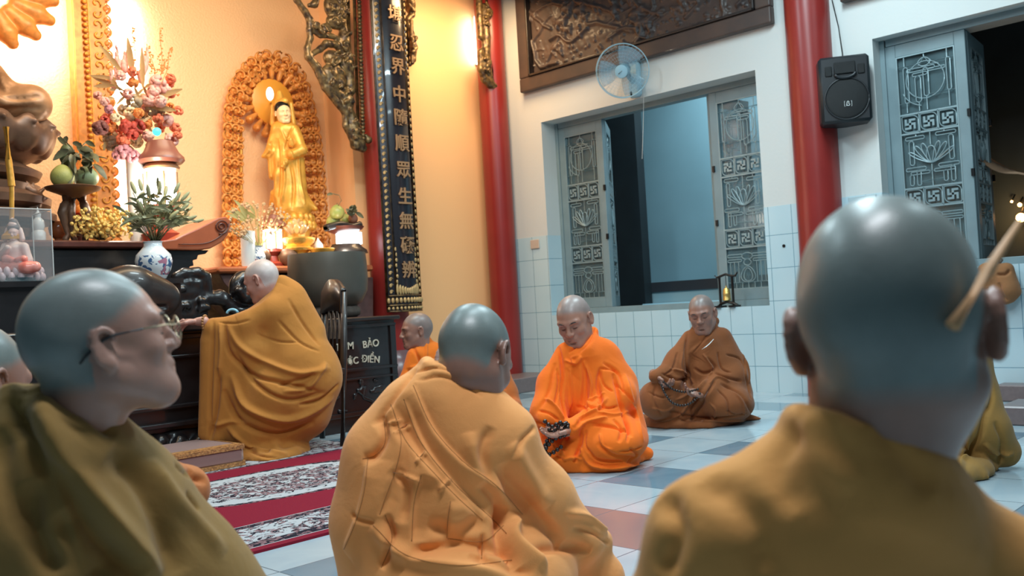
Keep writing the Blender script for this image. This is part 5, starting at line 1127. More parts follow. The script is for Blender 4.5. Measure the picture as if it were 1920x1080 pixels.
for i in range(3):
    g = MB(); rows = []
    for j in range(9):
        r_ = rad*(0.22+0.70*j/8); w_ = 0.85-0.25*j/8; rows.append([fc-d_*(0.012+0.03*(k/6-0.5))+(a_*math.cos(2.1*i+w_*(k/6-0.5)*1.9)+b_*math.sin(2.1*i+w_*(k/6-0.5)*1.9))*r_ for k in range(7)])
    g.grid(rows); g.build('blade', M['fan_blade'], fn, smooth=True, solid=0.002)
hub = MB(); hub.lathe([(0.001, 0.062), (0.03, 0.062), (0.052, 0.056), (0.056, 0.045), (0.056, 0.03)], fc, d_, 24); hb_ = hub.build('hub_cap', M['fan_plastic'], fn, auto=True)
MB().tube([fc+d_*0.064+CR*0.02+CU*0.018, fc+d_*0.064-CR*0.02-CU*0.018], 0.004, 5).build('hub_mark', M['iron'], hb_)
MB().lathe([(0.03, 0.0), (0.05, -0.02), (0.056, -0.06), (0.05, -0.12), (0.03, -0.14)], fc, d_, 24).build('motor_housing', M['fan_plastic'], fn, auto=True)
arm0 = fc-d_*0.12; arm1 = np.array((WX-0.05, fp[1]-0.02, arm0[2]-0.08))
MB().tube([arm0, arm0*0.5+arm1*0.5-UZ*0.01, arm1], 0.022, 10).build('arm', M['fan_plastic'], fn, smooth=True)
bz = onx(1190, 150, WX-0.03); MB().box((WX-0.03, bz[1], bz[2]), (0.06, 0.12, 0.30), bev=0.02).build('wall_bracket', M['fan_plastic'], fn, auto=True)
q = fc-d_*0.06-UZ*0.02; MB().tube([q+RH*0.05, q+RH*0.055-UZ*0.1, q+RH*0.05-UZ*0.17], 0.0015, 5).build('pull_cord', M['iron'], fn)
MB().sph(q+RH*0.05-UZ*0.18, (0.010, 0.010, 0.016), 8, 6).build('pull_knob', M['iron'], fn)
w0 = onx(1207, 175, WX-0.01); o = MB().tube([w0, onx(1206, 240, WX-0.012), onx(1204, 298, WX+0.0)], 0.002, 5).build('fan_cord', M['white_wall'], fn)
# loudspeaker on the second column
sp0 = onx(1584, 168, WX-0.17); spk = thing('loudspeaker', sp0, 'black loudspeaker mounted on the white wall beside the red column', 'loudspeaker')
spn = np.array([-0.86, -0.51, 0.0]); spn /= np.linalg.norm(spn); spx = np.cross(spn, UZ)*-1; spx = -spx if spx @ RH < 0 else spx; D_ = (sp0-CO) @ CF
# the cabinet leans with the wall bracket: width 88 px, height 130 px
hw, hh_ = 44*D_/FPX/abs(spx @ RH), 63*D_/FPX; up = UZ
def spp(u, v, d): return sp0+spx*u*hw+up*v*hh_+spn*d
Rs = np.stack([spx, spn, up], 1)
MB().box(sp0-spn*0.09, (hw*2, 0.24, hh_*2), Rs, 0.02).build('cabinet', M['black_plastic'], spk, auto=True)
g = MB(); g.lathe([(0.001, 0.012), (hw*0.74, 0.010), (hw*0.80, 0.004), (hw*0.84, 0.0)], spp(0.04, -0.30, 0.032), spn, 40); gr_ = g.build('woofer_grille', M['speaker_grill'], spk, auto=True)
MB().tube([spp(0.04, -0.30, 0.034)+(spx*math.cos(t)+up*math.sin(t))*hw*0.86 for t in np.linspace(0, 2*math.pi, 40, endpoint=False)], 0.006, 6, True).build('woofer_ring', M['black_plastic'], spk, smooth=True)
g = MB(); g.box(spp(0.02, 0.62, 0.034), (hw*0.85, 0.014, hh_*0.36), Rs, 0.006); g.build('horn_mouth', M['speaker_grill'], spk, auto=True)
g = MB(); g.tube([spp(0.02+0.40*math.cos(t), 0.52+0.14*math.sin(t)-0.06, 0.04) for t in np.linspace(math.pi, 2*math.pi, 14)], 0.012, 6); g.build('horn_lip', M['black_plastic'], spk, smooth=True)
for u in (-0.62, 0.66): g = MB(); g.box(spp(u, 0.55, 0.032), (hw*0.28, 0.012, hh_*0.30), Rs, 0.006); g.build('port', M['speaker_grill'], spk, auto=True)
g = MB(); c0 = spp(0.06, -0.46, 0.048)
def lg(u, v): return c0+spx*u*0.012+up*v*0.012
g.tube([lg(-1.6, 1.5), lg(-2.0, 1.5), lg(-2.0, -1.5), lg(-1.6, -1.5)], 0.0012, 4); g.tube([lg(1.6, 1.5), lg(2.0, 1.5), lg(2.0, -1.5), lg(1.6, -1.5)], 0.0012, 4)
g.tube([lg(-0.9, -1.3), lg(-0.5, 1.0), lg(0.0, 1.4), lg(0.6, 0.9), lg(0.2, 0.1), lg(0.9, -0.5), lg(0.5, -1.2), lg(-0.6, -1.0)], 0.0022, 5)
g.build('logo', M['white_print'], gr_)
MB().tube([sp0-spn*0.2, np.array((WX-0.01, sp0[1]-0.05, sp0[2]-0.02))], 0.02, 8).build('wall_mount', M['iron'], spk)
o = MB().tube([onx(1560, 0, WX-0.01), onx(1572, 50, WX-0.01), onx(1579, 98, WX-0.03), onx(1580, 110, WX-0.12)], 0.004, 6).build('speaker_cable', M['iron'], spk, smooth=True)
# carved relief pictures on the white wall
def relief(y0, y1, z0, z1, seed, label, fr=0.13):
    t = thing('carved_picture', (WX, (y0+y1)/2, z0), label, 'carved picture')
    r = np.random.RandomState(seed); mb = MB()
    mb.bb((WX-0.07, y0, z0), (WX, y1, z0+fr)); mb.bb((WX-0.07, y0, z1-fr), (WX, y1, z1)); mb.bb((WX-0.07, y0, z0+fr), (WX, y0+fr, z1-fr)); mb.bb((WX-0.07, y1-fr, z0+fr), (WX, y1, z1-fr))
    f = mb.build('frame', M['relief'], t, bevel=0.012)
    mb = MB()
    for a in ((y0+fr, y0+fr+0.02, z0+fr, z1-fr), (y1-fr-0.02, y1-fr, z0+fr, z1-fr), (y0+fr, y1-fr, z0+fr, z0+fr+0.02)): mb.bb((WX-0.085, a[0], a[2]), (WX-0.03, a[1], a[3]))
    mb.build('inner_moulding', M['dark_wood'], t, bevel=0.004)
    ny, nz = int((y1-y0-2*fr)/0.009), int((z1-z0-2*fr)/0.009); Y, Z = np.meshgrid(np.linspace(y0+fr, y1-fr, ny), np.linspace(z0+fr, z1-fr, nz)); H = np.zeros_like(Y)
    V2 = np.stack([Y.ravel()*0, Y.ravel(), Z.ravel()], 1); H += fabric_noise(V2, 0.010, seed, 16, (1, 1, 1)).reshape(Y.shape)+fabric_noise(V2, 0.005, seed+1, 45, (1, 1, 1)).reshape(Y.shape)
    for _ in range(60):      # trunks, branches and rock ledges
        p = np.array((r.uniform(y0+fr, y1-fr), r.uniform(z0+fr, z1-fr))); a = r.uniform(-0.6, 0.9)+(math.pi if r.rand() < .5 else 0); w_ = r.uniform(0.008, 0.022); hgt = r.uniform(0.015, 0.035)
        for j in range(10):
            q = p+np.array((math.cos(a), math.sin(a)))*0.05; a += r.normal()*0.35; ab = q-p
            tt = np.clip(((Y-p[0])*ab[0]+(Z-p[1])*ab[1])/(ab @ ab), 0, 1); d = np.hypot(Y-p[0]-tt*ab[0], Z-p[1]-tt*ab[1]); H = np.maximum(H, hgt*np.sqrt(np.clip(1-(d/w_)**2, 0, 1))); p = q
    for _ in range(46):      # animals and small figures: body, head, legs
        cy, cz = r.uniform(y0+fr+.08, y1-fr-.08), r.uniform(z0+fr+.06, z1-fr-.08); s_ = r.uniform(0.5, 1.15); sg = 1 if r.rand() < .5 else -1
        bl_ = [(0, 0, .07, .038), (sg*.075, .03, .026, .024), (-.04, -.04, .012, .035), (.04, -.04, .012, .035), (sg*.05, .02, .03, .022)] if r.rand() < .6 else [(0, 0, .028, .055), (0, .07, .02, .022), (.025, .01, .012, .035), (-.02, -.05, .016, .03)]
        for dy, dz, ry, rz in bl_:
            d = ((Y-cy-dy*s_)/(ry*s_))**2+((Z-cz-dz*s_)/(rz*s_))**2; H = np.maximum(H, 0.036*s_*np.sqrt(np.clip(1-d, 0, 1)))
    for _ in range(220):
        cy, cz = r.uniform(y0+fr, y1-fr), r.uniform(z0+fr, z0+fr+0.22) if r.rand() < .6 else r.uniform(z0+fr, z1-fr); d = np.hypot(Y-cy, Z-cz)/r.uniform(0.008, 0.02); H = np.maximum(H, 0.016*np.sqrt(np.clip(1-d*d, 0, 1)))
    vs = np.stack([WX-0.012-np.maximum(H, -0.004).ravel(), Y.ravel(), Z.ravel()], 1); idx = np.arange(nz*ny).reshape(nz, ny)
    fs = np.stack([idx[:-1, :-1], idx[1:, :-1], idx[1:, 1:], idx[:-1, 1:]], -1).reshape(-1, 4)
    link_mesh('relief_panel', vs, fs, M['relief'], t)
relief(3.27, 5.88, 2.79, 3.95, 5, 'large dark carved relief picture of trees and animals above the window')
relief(0.6, onx(1582, 8, WX)[1], onx(1582, 8, WX)[2], 3.97, 8, 'dark carved picture at the top edge, right of the red column by the loudspeaker')
# ================================================================ ALTARS
def poly_prism(mb, pxs, Y, depth):
    """outline given on the vertical plane at Y, given real thickness away from the room"""
    pts = [ony(x, y, Y) for x, y in pxs]; n = len(pts)
    ar = sum(pts[i][0]*pts[(i+1) % n][2]-pts[(i+1) % n][0]*pts[i][2] for i in range(n))
    if ar < 0: pts = pts[::-1]
    vs = [tuple(p) for p in pts]+[(p[0], p[1]+depth, p[2]) for p in pts]
    return mb.add(vs, [[i for i in range(n)], [n+i for i in range(n)][::-1]]+[[(i+1) % n, i, n+i, n+(i+1) % n] for i in range(n)])
def px2(Y): return lambda x, y: ony(x, y, Y)
def dep(Y, x, y): return (ony(x, y, Y)-CO) @ CF
# front table
tb_ = thing('altar_table', (1.2, 5.3, 0), 'long low dark carved altar table with a plain top, behind the cushion', 'altar table')
ZF = ony(345, 606, 5.0)[2]
mb = MB(); mb.bb((-0.9, 5.10, 0.16), (2.80, 5.62, ZF-0.05)); mb.build('body', M['altar_wood'], tb_)
MB().bb((-0.95, 5.0, ZF-0.05), (2.86, 5.62, ZF), 0.012).build('table_top', M['altar_wood'], tb_, auto=True)
mb = MB()
for z, yy_, h_ in ((ZF-0.09, 5.05, 0.03), (ZF-0.20, 5.07, 0.02), (0.30, 5.07, 0.025), (0.20, 5.04, 0.03)): mb.bb((-0.93, yy_, z), (2.83, 5.12, z+h_))
mb.build('moulding', M['altar_wood'], tb_, bevel=0.006)
S = SDF(0.012); rr = np.random.RandomState(3)
for i in range(34):
    x = -0.9+3.7*i/33; S.cap((x, 5.07, 0.03), 0.035, (x+0.06, 5.06, 0.12+0.02*math.sin(i)), 0.045, k=0.02); S.ell((x+0.03, 5.04, 0.09), (0.03, 0.03, 0.03), k=0.02)
S.rbox((0.95, 5.12, 0.09), (1.87, 0.05, 0.085), rad=0.02, k=0.02)
V_, F_ = S.mesh(zfloor=0.0); V_ = V_+vnormals(V_, F_)*fabric_noise(V_, 0.006, 4, 60, (1, 1, 1))[:, None]
link_mesh('carved_base', V_, F_, M['altar_wood'], tb_)
# carved stand standing on the front table, with a ledge for vase and case
YC = 5.42
cs = thing('carved_altar_stand', ony(200, 560, YC), 'black-brown carved openwork stand on top of the altar table, with scrolled ends', 'altar stand')
S = SDF(0.009)
def S3(x, y, r, Y=YC, dy=0.0): p = ony(x, y, Y)+np.array([0, dy, 0]); return p, r*dep(Y, x, y)/FPX
def chain_px(S, pts, Y=YC, k=0.015, dy=0.0):
    for i in range(len(pts)-1):
        a, ra = S3(*pts[i], Y=Y, dy=dy); b_, rb_ = S3(*pts[i+1], Y=Y, dy=dy); S.cap(a, ra, b_, rb_, k=k)
a0, a1 = ony(-80, 560, YC), ony(386, 556, YC); zt_ = ony(300, 524, YC)[2]
S.rbox(((a0[0]+a1[0])/2, YC+0.06, (ZF+zt_)/2), ((a1[0]-a0[0])/2, 0.09, (zt_-ZF)/2), rad=0.02, k=0.01)
chain_px(S, [(330, 520, 10), (345, 512, 10), (370, 512, 11), (384, 522, 12), (388, 545, 11)]); chain_px(S, [(340, 545, 9), (352, 528, 9), (368, 532, 9), (366, 550, 9), (350, 552, 8)])
chain_px(S, [(388, 560, 14), (405, 560, 12), (418, 562, 12), (430, 575, 12), (450, 585, 13), (478, 585, 13)]); chain_px(S, [(400, 552, 6), (412, 550, 7), (424, 556, 7)])
p, r_ = S3(460, 540, 33); S.ell(p, (r_, 0.07, r_), k=0.02); p, r_ = S3(452, 532, 12); S.ell(p-np.array([0, 0.07, 0]), (r_, 0.03, r_), k=0.006, op='-')
chain_px(S, [(440, 545, 8), (452, 560, 8), (470, 556, 8), (474, 540, 8), (462, 528, 7)], dy=-0.06)
for i in range(60):
    x = rr.uniform(-60, 385); y = rr.uniform(535, 596); p, r_ = S3(x, y, rr.uniform(5, 10)); S.cap(p-np.array([0, 0.03, 0]), r_, p+np.array([rr.uniform(-.05, .05), -0.035, rr.uniform(-.02, .02)]), r_*0.7, k=0.008)
V_, F_ = S.mesh(); V_ = V_+vnormals(V_, F_)*fabric_noise(V_, 0.004, 5, 70, (1, 1, 1))[:, None]
link_mesh('carved_body', V_, F_, M['altar_wood'], cs)
zl = ony(290, 524, 5.30)[2]; mb = MB(); mb.bb((a0[0], 5.20, zl-0.03), (ony(330, 524, 5.3)[0], 5.52, zl)); mb.bb((a0[0], 5.24, ZF), (ony(330, 524, 5.3)[0], 5.34, zl-0.03)); mb.build('ledge', M['altar_wood'], cs)
o = thing('wooden_fish_drum', P(228, 600, 5.12), 'big rounded dark wooden form on the altar table, rising behind the foreground bald head', 'wooden drum')
S = SDF(0.012); p = P(222, 590, 5.15); p[1] = 5.10; r_ = 112*5.15/FPX; S.ell((p[0], p[1], ZF+0.15), (0.33, 0.10, 0.165), k=0.02); pt = P(238, 505, 5.15); S.cap((p[0]-0.02, p[1], ZF+0.16), 0.09, (pt[0], p[1], pt[2]-0.09), 0.085, k=0.12); S.rbox((p[0], p[1]-0.1, ZF+0.1), (0.22, 0.05, 0.01), rad=0.008, k=0.01, op='-')
V_, F_ = S.mesh(zfloor=ZF); link_mesh('shell', V_, F_, M['dark_wood'], o)
# upper altar
YU = 5.58; ZU = ony(200, 451, YU)[2]; ZUb = ony(200, 465, YU)[2]
ua = thing('altar_shelf', (1.6, 5.9, ZF), 'upper altar shelf of red-brown wood with an upturned scroll at its right end', 'altar')
xr_ = ony(385, 458, YU)[0]
MB().bb((-0.9, YU, ZUb), (xr_, 6.35, ZU), 0.01).build('board', M['brown_wood'], ua, auto=True)
mb = MB(); poly_prism(mb, [(300, 452), (330, 448), (345, 440), (372, 428), (395, 416), (410, 408), (424, 406), (432, 413), (433, 425), (428, 440), (415, 455), (395, 466), (370, 469), (300, 468)], YU-0.004, 0.45)
mb.build('upturned_end', mat('terracotta_wood', (176, 92, 56), 0.4, var=0.15, vscale=8), ua, bevel=0.008)
mb = MB(); cc = (415, 425)
mb.tube([ony(cc[0]+math.cos(t)*r2, cc[1]+math.sin(t)*r2, YU-0.012) for t, r2 in zip(np.linspace(0, 4.6*math.pi, 46), np.linspace(2, 14, 46))], 0.0045, 6); mb.tube([ony(x, y, YU-0.012) for x, y in smooth_px([(335, 458), (380, 457), (405, 448), (424, 432), (430, 418)])], 0.004, 6)
mb.build('scroll_carving', M['brown_wood'], ua, smooth=True)
mb = MB(); poly_prism(mb, [(-200, 466), (392, 469), (386, 476), (372, 478), (370, 486), (362, 488), (364, 498), (356, 500), (352, 522), (350, 545), (-200, 545)], YU+0.04, 0.5); mb.build('carved_apron', M['altar_wood'], ua, bevel=0.006)
mb = MB(); mb.bb((-0.9, YU+0.1, ZF-0.1), (ony(350, 545, YU+0.1)[0], 6.3, ony(350, 545, YU)[2])); mb.build('cabinet_body', M['altar_wood'], ua)
# black cabinet with the offering inscription
YK = 5.06; ZK = ony(700, 593, YK)[2]; XK0, XK1 = 2.92, ony(744, 640, YK)[0]
kb = thing('offering_cabinet', ((XK0+XK1)/2, 5.45, 0), 'black cabinet with gold lettering, beside the chair, carrying the great bronze bowl', 'cabinet')
MB().bb((XK0, YK+0.02, 0), (XK1, 5.72, ZK-0.03)).build('body', M['altar_wood'], kb)
MB().bb((XK0-0.03, YK-0.02, ZK-0.03), (XK1+0.03, 5.75, ZK), 0.008).build('cabinet_top', M['dark_wood'], kb, auto=True)
mb = MB()
for z0, z1 in ((ZK-0.07, ZK-0.05), (0.40, 0.42), (0.34, 0.355), (0.10, 0.13)): mb.bb((XK0, YK, z0), (XK1, YK+0.03, z1))
for x in (XK0, XK1-0.05): mb.bb((x, YK+0.005, 0.0), (x+0.05, YK+0.03, ZK-0.07))
mb.build('moulding', M['altar_wood'], kb, bevel=0.004)
S = SDF(0.010)
for i in range(40):
    x = rr.uniform(XK0+0.05, XK1-0.05); z = rr.uniform(0.14, 0.33); S.cap((x, YK+0.02, z), rr.uniform(0.01, 0.025), (x+rr.uniform(-.08, .08), YK+0.018, z+rr.uniform(-.03, .03)), rr.uniform(0.008, 0.016), k=0.01)
V_, F_ = S.mesh(); link_mesh('carved_panel', V_, F_, M['altar_wood'], kb)
def text_obj(name, txt, loc, size, mat_, parent, ex=(1, 0, 0), extr=0.003, off=0.0, rot=0.0, shear=0.0):
    cu_ = bpy.data.curves.new(name, 'FONT'); cu_.body = txt; cu_.size = size; cu_.extrude = extr; cu_.offset = off; cu_.align_x = 'CENTER'; cu_.align_y = 'CENTER'; cu_.shear = shear
    to = bpy.data.objects.new(name, cu_); COL.objects.link(to); bpy.context.view_layer.update()
    me = bpy.data.meshes.new_from_object(to.evaluated_get(bpy.context.evaluated_depsgraph_get())); COL.objects.unlink(to); bpy.data.objects.remove(to)
    me.materials.clear(); me.materials.append(mat_); o = bpy.data.objects.new(name, me); COL.objects.link(o)
    ex = Vector(ex).normalized(); ez = Vector((0, 0, 1)); en = ex.cross(ez); Rm = Matrix((ex, ez, en)).transposed().to_4x4() @ Matrix.Rotation(rot, 4, 'Z')
    o.parent = parent; o.matrix_local = Matrix.Translation(Vector(loc)-wloc(parent)) @ Rm; return o
M['letter'] = mat('pale_gold_letters', (214, 204, 182), 0.4, metal=0.2)
for txt, x, y, sz, ro in (('T', 633, 652, 0.068, 0.02), ('A', 645, 650, 0.068, 0.02), ('M', 657, 649, 0.068, 0.0), ('B\u1ea2O', 695, 645, 0.068, 0.04), ('PH', 634, 684, 0.068, 0.15), ('\u01af\u1edaC', 656, 679, 0.064, 0.1), ('\u0110I\u1ec0N', 695, 674, 0.066, -0.12)):
    text_obj('lettering', txt, ony(x, y, YK+0.014), sz, M['letter'], kb, off=0.0008, rot=ro, shear=0.05)
# great bowl-shaped gong on its ring cushion
gx = ony(614, 500, 5.46); Dg = (gx-CO) @ CF; gr_ = 74*Dg/FPX; gb = thing('bronze_bowl_gong', (gx[0], gx[1], ZK), 'great grey-green bronze bowl gong standing on the black cabinet', 'bowl gong')
ztop = ony(614, 474, 5.46)[2]; H = ztop-ZK-0.07
MB().lathe([(0.001, 0.012), (gr_*0.55, 0.0), (gr_*0.82, H*0.12), (gr_*0.97, H*0.32), (gr_*1.0, H*0.55), (gr_*0.985, H*0.85), (gr_*0.97, H*0.975), (gr_*0.965, H), (gr_*0.94, H), (gr_*0.93, H*0.9), (gr_*0.95, H*0.5), (gr_*0.6, H*0.08), (0.001, 0.03)], (gx[0], gx[1], ZK+0.06), n=64, cap=False).build('bowl', M['gong'], gb, auto=True)
rgz = MB(); rgz.tube([(gx[0]+math.cos(t)*gr_*0.62, gx[1]+math.sin(t)*gr_*0.62, ZK+0.045) for t in np.linspace(0, 2*math.pi, 40, endpoint=False)], 0.045, 10, True); rgz.build('ring_cushion', mat('dark_brocade_cushion', (84, 74, 66), 0.7, var=0.4, vscale=30), gb, smooth=True)
# guanyin altar shelf
YG = 6.05; ZG = ony(470, 499, YG)[2]
ga = thing('side_altar_shelf', (3.9, 6.4, ZG-0.3), 'terracotta-lit side altar shelf under the standing white-faced golden statue', 'altar')
gx0, gx1 = ony(408, 505, YG)[0], 4.62
MB().bb((gx0, YG, ZG-0.05), (gx1, NY, ZG), 0.015).build('shelf_board', mat('orange_brown_wood', (182, 100, 58), 0.45, var=0.15), ga, auto=True)
mb = MB(); poly_prism(mb, [(410, 512), (700, 520), (700, 640), (520, 640), (470, 580), (440, 552), (420, 530)], YG+0.04, 0.5); mb.build('carved_apron', mat('mauve_brown_wood', (96, 66, 62), 0.4, var=0.3, vscale=20), ga, bevel=0.006)
# ---- large arched gilt frame on the niche wall (mostly outside the photo)
YA = NY-0.10
af = thing('gilded_arch_frame', ony(170, 440, YA), 'tall gilded arch frame with beading and scroll band on the plaster wall, left', 'wall ornament')
def pos_a(u, y):  # u = px offset across the jamb, y = frame row; the jamb leans with the room only
    p0 = ony(135, 20, YA); q0 = ony(205, 20, YA); X = p0[0]+(q0[0]-p0[0])*(u/70.0); z = ony(135, y, YA)[2]; return np.array([X, YA, z])
zb_, ztp = ony(150, 452, YA)[2], ony(135, 5, YA)[2]; XC = ony(-75, 200, YA)[0]
def jamb_path(u):   # mirrored jambs joined by a pointed arch
    X = pos_a(u, 100)[0]; Rr = X-XC; pts = [np.array([X, YA, z]) for z in np.linspace(zb_, ztp, 24)]
    arc = [np.array([XC+Rr*math.cos(t)*1.0, YA, ztp+(Rr*0.95)*math.sin(t)**0.9]) for t in np.linspace(0.02, math.pi-0.02, 40)]
    return pts+arc+[np.array([2*XC-X, YA, z]) for z in np.linspace(ztp, zb_, 24)]
def ribbon(mb, u0, u1, y0, y1):
    A, B_ = jamb_path(u0), jamb_path(u1); rows = []
    for a, b_ in zip(A, B_): rows.append([a+[0, y0, 0], a+[0, y1, 0], b_+[0, y1, 0], b_+[0, y0, 0], a+[0, y0, 0]])
    mb.grid(rows)
mb = MB(); ribbon(mb, 0, 13, -0.03, 0.10); ribbon(mb, 15, 30, 0.0, 0.10); ribbon(mb, 30, 62, -0.005, 0.10); mb.build('backboard', M['gold_orange'], af)
mb = MB()
for u, r2 in ((0.5, 0.008), (13, 0.006), (29.5, 0.006)): mb.tube(jamb_path(u), r2, 6)
mold = mb; mb = MB(); L = jamb_path(22); seg = 0
def resample(L, step):
    L = [np.array(p) for p in L]; d = [0]
    for i in range(len(L)-1): d.append(d[-1]+np.linalg.norm(L[i+1]-L[i]))
    out = []
    for s_ in np.arange(0, d[-1], step):
        j = min(max(int(np.searchsorted(d, s_, side='right'))-1, 0), len(L)-2); t = (s_-d[j])/(d[j+1]-d[j]+1e-9); out.append((L[j]*(1-t)+L[j+1]*t, (L[j+1]-L[j])/(np.linalg.norm(L[j+1]-L[j])+1e-9)))
    return out
for p, d in resample(L, 0.042): mb.sph(p+[0, -0.015, 0], (0.021, 0.017, 0.017), 10, 8)
mb.build('beading', M['gold'], af, smooth=True)
mb = MB()
for i, (p, d) in enumerate(resample(jamb_path(44), 0.075)):
    sgn = 1 if i % 2 else -1; nrm = np.array([d[2], 0, -d[0]])
    mb.tube([p+[0, -0.012, 0]+(d*math.sin(t)*sgn+nrm*math.cos(t))*0.033*(1-0.16*t) for t in np.linspace(-0.6, 4.6, 14)], 0.0065, 5)
mold.add(mb.v, mb.f); mold.build('moulding', M['gold'], af, smooth=True)
mb = MB()
for i, (p, d) in enumerate(resample(jamb_path(62), 0.085)):
    mb.sph(p+[0, 0.03, 0], (0.05, 0.03, 0.046), 10, 8); mb.sph(p+[0, 0.0, 0]+d*0.0, (0.022, 0.02, 0.022), 8, 6)
    nrm = np.array([d[2], 0, -d[0]]); mb.tube([p+[0, -0.01, 0]+(d*math.sin(t)+nrm*math.cos(t))*0.034 for t in np.linspace(-1.4, 1.4, 8)], 0.006, 5)
mb.build('scalloped_edge', M['gold_orange'], af, smooth=True)
# led tubes behind the arch
for k, (x, y0, y1) in enumerate([(217, 0, 190), (222, 300, 392)]):
    a, b_ = ony(x, y0, NY-0.03), ony(x+1, y1, NY-0.03); t = thing('led_tube_light', b_, ['glowing white tube light behind the upper arch frame, left of the pink bouquet', 'glowing white tube light behind the arch frame below the pink bouquet'][k], 'tube light')
    MB().cyl(a, b_, 0.018, n=12).build('glowing_tube', M['led'], t, smooth=True); MB().bb(a+[-0.02, 0.012, -0.01], b_+[0.02, 0.028, 0.01]).build('holder', M['white_wall'], t)
    c_ = (a+b_)/2; l = area('led_tube_glow', tuple(c_+[0.0, -0.05, 0]), tuple(c_+[0, 1, 0]), 0.3, abs(a[2]-b_[2]), 13 if k == 0 else 8, (0.85, 0.95, 1.0))
# ---- aureole of gilded flames behind the great statue
c0 = ony(-38, -22, NY-0.25); Dh = (c0-CO) @ CF; ah = thing('gilded_aureole', c0, 'gilded aureole of flame-shaped leaves, cut off at the top left corner', 'aureole')
S = SDF(0.008); e1, e2 = np.array([1.0, 0, 0]), UZ
for i in range(16):
    t = 2*math.pi*i/16+0.02; d = e1*math.cos(t)*1.25+e2*math.sin(t); u_ = pxr(1, Dh)
    S.cap(c0+d*u_*52, 0.055, c0+d*u_*84, 0.066, k=0.02); S.cap(c0+d*u_*84, 0.064, c0+d*u_*104, 0.040, k=0.02); S.cap(c0+d*u_*62+[0, -0.035, 0], 0.008, c0+d*u_*96+[0, -0.045, 0], 0.010, k=0.01)
    S.ell(c0+d*u_*60+[0, -0.04, 0], (0.014, 0.014, 0.014), k=0.01)
V_, F_ = S.mesh(); link_mesh('flame_ring', V_, F_, M['gold_orange'], ah)
S = SDF(0.008); S.ell(c0+e1*pxr(44, Dh)+e2*pxr(10, Dh), (0.06, 0.03, 0.05), k=0.01); V_, F_ = S.mesh(); link_mesh('inner_boss', V_, F_, M['gold_orange'], ah)
mb = MB(); mb.tube([c0+e1*math.cos(t)*pxr(50, Dh)*1.25+e2*math.sin(t)*pxr(50, Dh)+[0, 0.12, 0] for t in np.linspace(0, 2*math.pi, 40, endpoint=False)], 0.02, 8, True); lt = mb.build('glow_ring', M['led'], ah, smooth=True)
area('aureole_glow', tuple(c0+np.array([0.1, 0.10, 0.0])), tuple(c0+np.array([0.15, 1, -0.1])), 0.8, 0.8, 22, (0.86, 0.95, 1.0))
# ---- great bronze seated statue, right knee in view
cb = ony(-62, 300, 6.15); DBu = (cb-CO) @ CF; U_ = pxr(1, DBu)
gs = thing('bronze_statue', (cb[0], cb[1], ZU), 'huge bronze seated statue on a lotus, only its robed knee in view at left', 'statue')
S = SDF(0.016)
def bp_(x, y, dy=0.0): return P(x, y, DBu)+np.array([0, dy, 0])
S.cap(bp_(-62, 195, -0.05), 40*U_, bp_(56, 196, -0.02), 37*U_, k=0.06); S.cap(bp_(-62, 195, -0.05), 40*U_, bp_(-180, 200, 0), 31*U_, k=0.06)
S.ell(bp_(-62, 205, -0.12), (130*U_, 0.26, 24*U_), k=0.05); S.ell(bp_(-70, 90, 0.05), (48*U_, 0.2, 100*U_), k=0.05); S.cap(bp_(-42, 70, 0.0), 22*U_, bp_(-34, 150, -0.05), 20*U_, k=0.04); S.cap(bp_(-114, 70, 0.0), 26*U_, bp_(-134, 150, -0.05), 24*U_, k=0.06)
S.cap(bp_(-14, 135, -0.05), 14*U_, bp_(4, 166, -0.12), 10*U_, k=0.04); S.ell(bp_(-62, -60, 0.0), (38*U_, 0.13, 46*U_), k=0.03); S.cap(bp_(-62, 0, 0), 20*U_, bp_(-62, -30, 0), 20*U_, k=0.04)
V_, F_ = S.mesh(); t_ = bvh(V_, F_); d = fabric_noise(V_, 0.004, 8, 6)
for q, w_, h_ in (([(0, 180), (40, 186), (80, 178)], .014, -.012), ([(0, 196), (45, 192), (75, 190)], .012, .012), ([(0, 208), (50, 203), (85, 205)], .014, -.012), ([(0, 218), (40, 222), (80, 224)], .012, .014), ([(0, 140), (6, 160), (14, 172)], .012, .014)):
    ln = cast_px(t_, smooth_px(q)); d += h_*fold_field(V_, ln, w_) if len(ln) > 2 else 0
V_ = V_+vnormals(V_, F_)*d[:, None]; link_mesh('body', V_, F_, M['bronze'], gs)
def ring_prof(pts, c, n=64):
    zz = [(x, P(x, y, DBu)[2]) for x, y in pts]; base = ZU; return [((x+62)*U_*0.98, z-base) for x, z in zz]
prof = [(24, 448), (60, 446), (62, 430), (40, 418), (88, 412), (88, 398), (60, 392), (78, 382), (80, 368), (60, 358), (62, 345), (30, 338), (60, 330), (66, 318), (40, 306), (30, 300)]
pr_ = ring_prof([(24, 452)]+prof[1:], cb); MB().lathe(pr_[::1], (cb[0], cb[1], ZU), n=64).build('pedestal', M['dark_bronze'], gs, auto=True)
S = SDF(0.012)
zc = P(0, 258, DBu)[2]; S.ell((cb[0], cb[1], zc+0.02), (146*U_, 146*U_, 34*U_), k=0.02); S.ell((cb[0], cb[1], zc-0.07), (124*U_, 124*U_, 34*U_), k=0.04)
c_ = np.array([cb[0], cb[1], zc])
for i in range(16):
    t = 2*math.pi*i/16+0.12; dv = np.array([math.cos(t), math.sin(t), 0]); S.ell(c_+dv*136*U_, (0.095, 0.045, 0.115), rot=np.stack([np.cross(UZ, dv), dv, UZ], 1) @ rotm(-0.25, 0, 0), k=0.035); S.cap(c_+dv*143*U_+UZ*0.07, 0.022, c_+dv*(158*U_)+UZ*0.06, 0.014, k=0.03)
V_, F_ = S.mesh(); link_mesh('lotus_seat', V_, F_, M['dark_bronze'], gs)
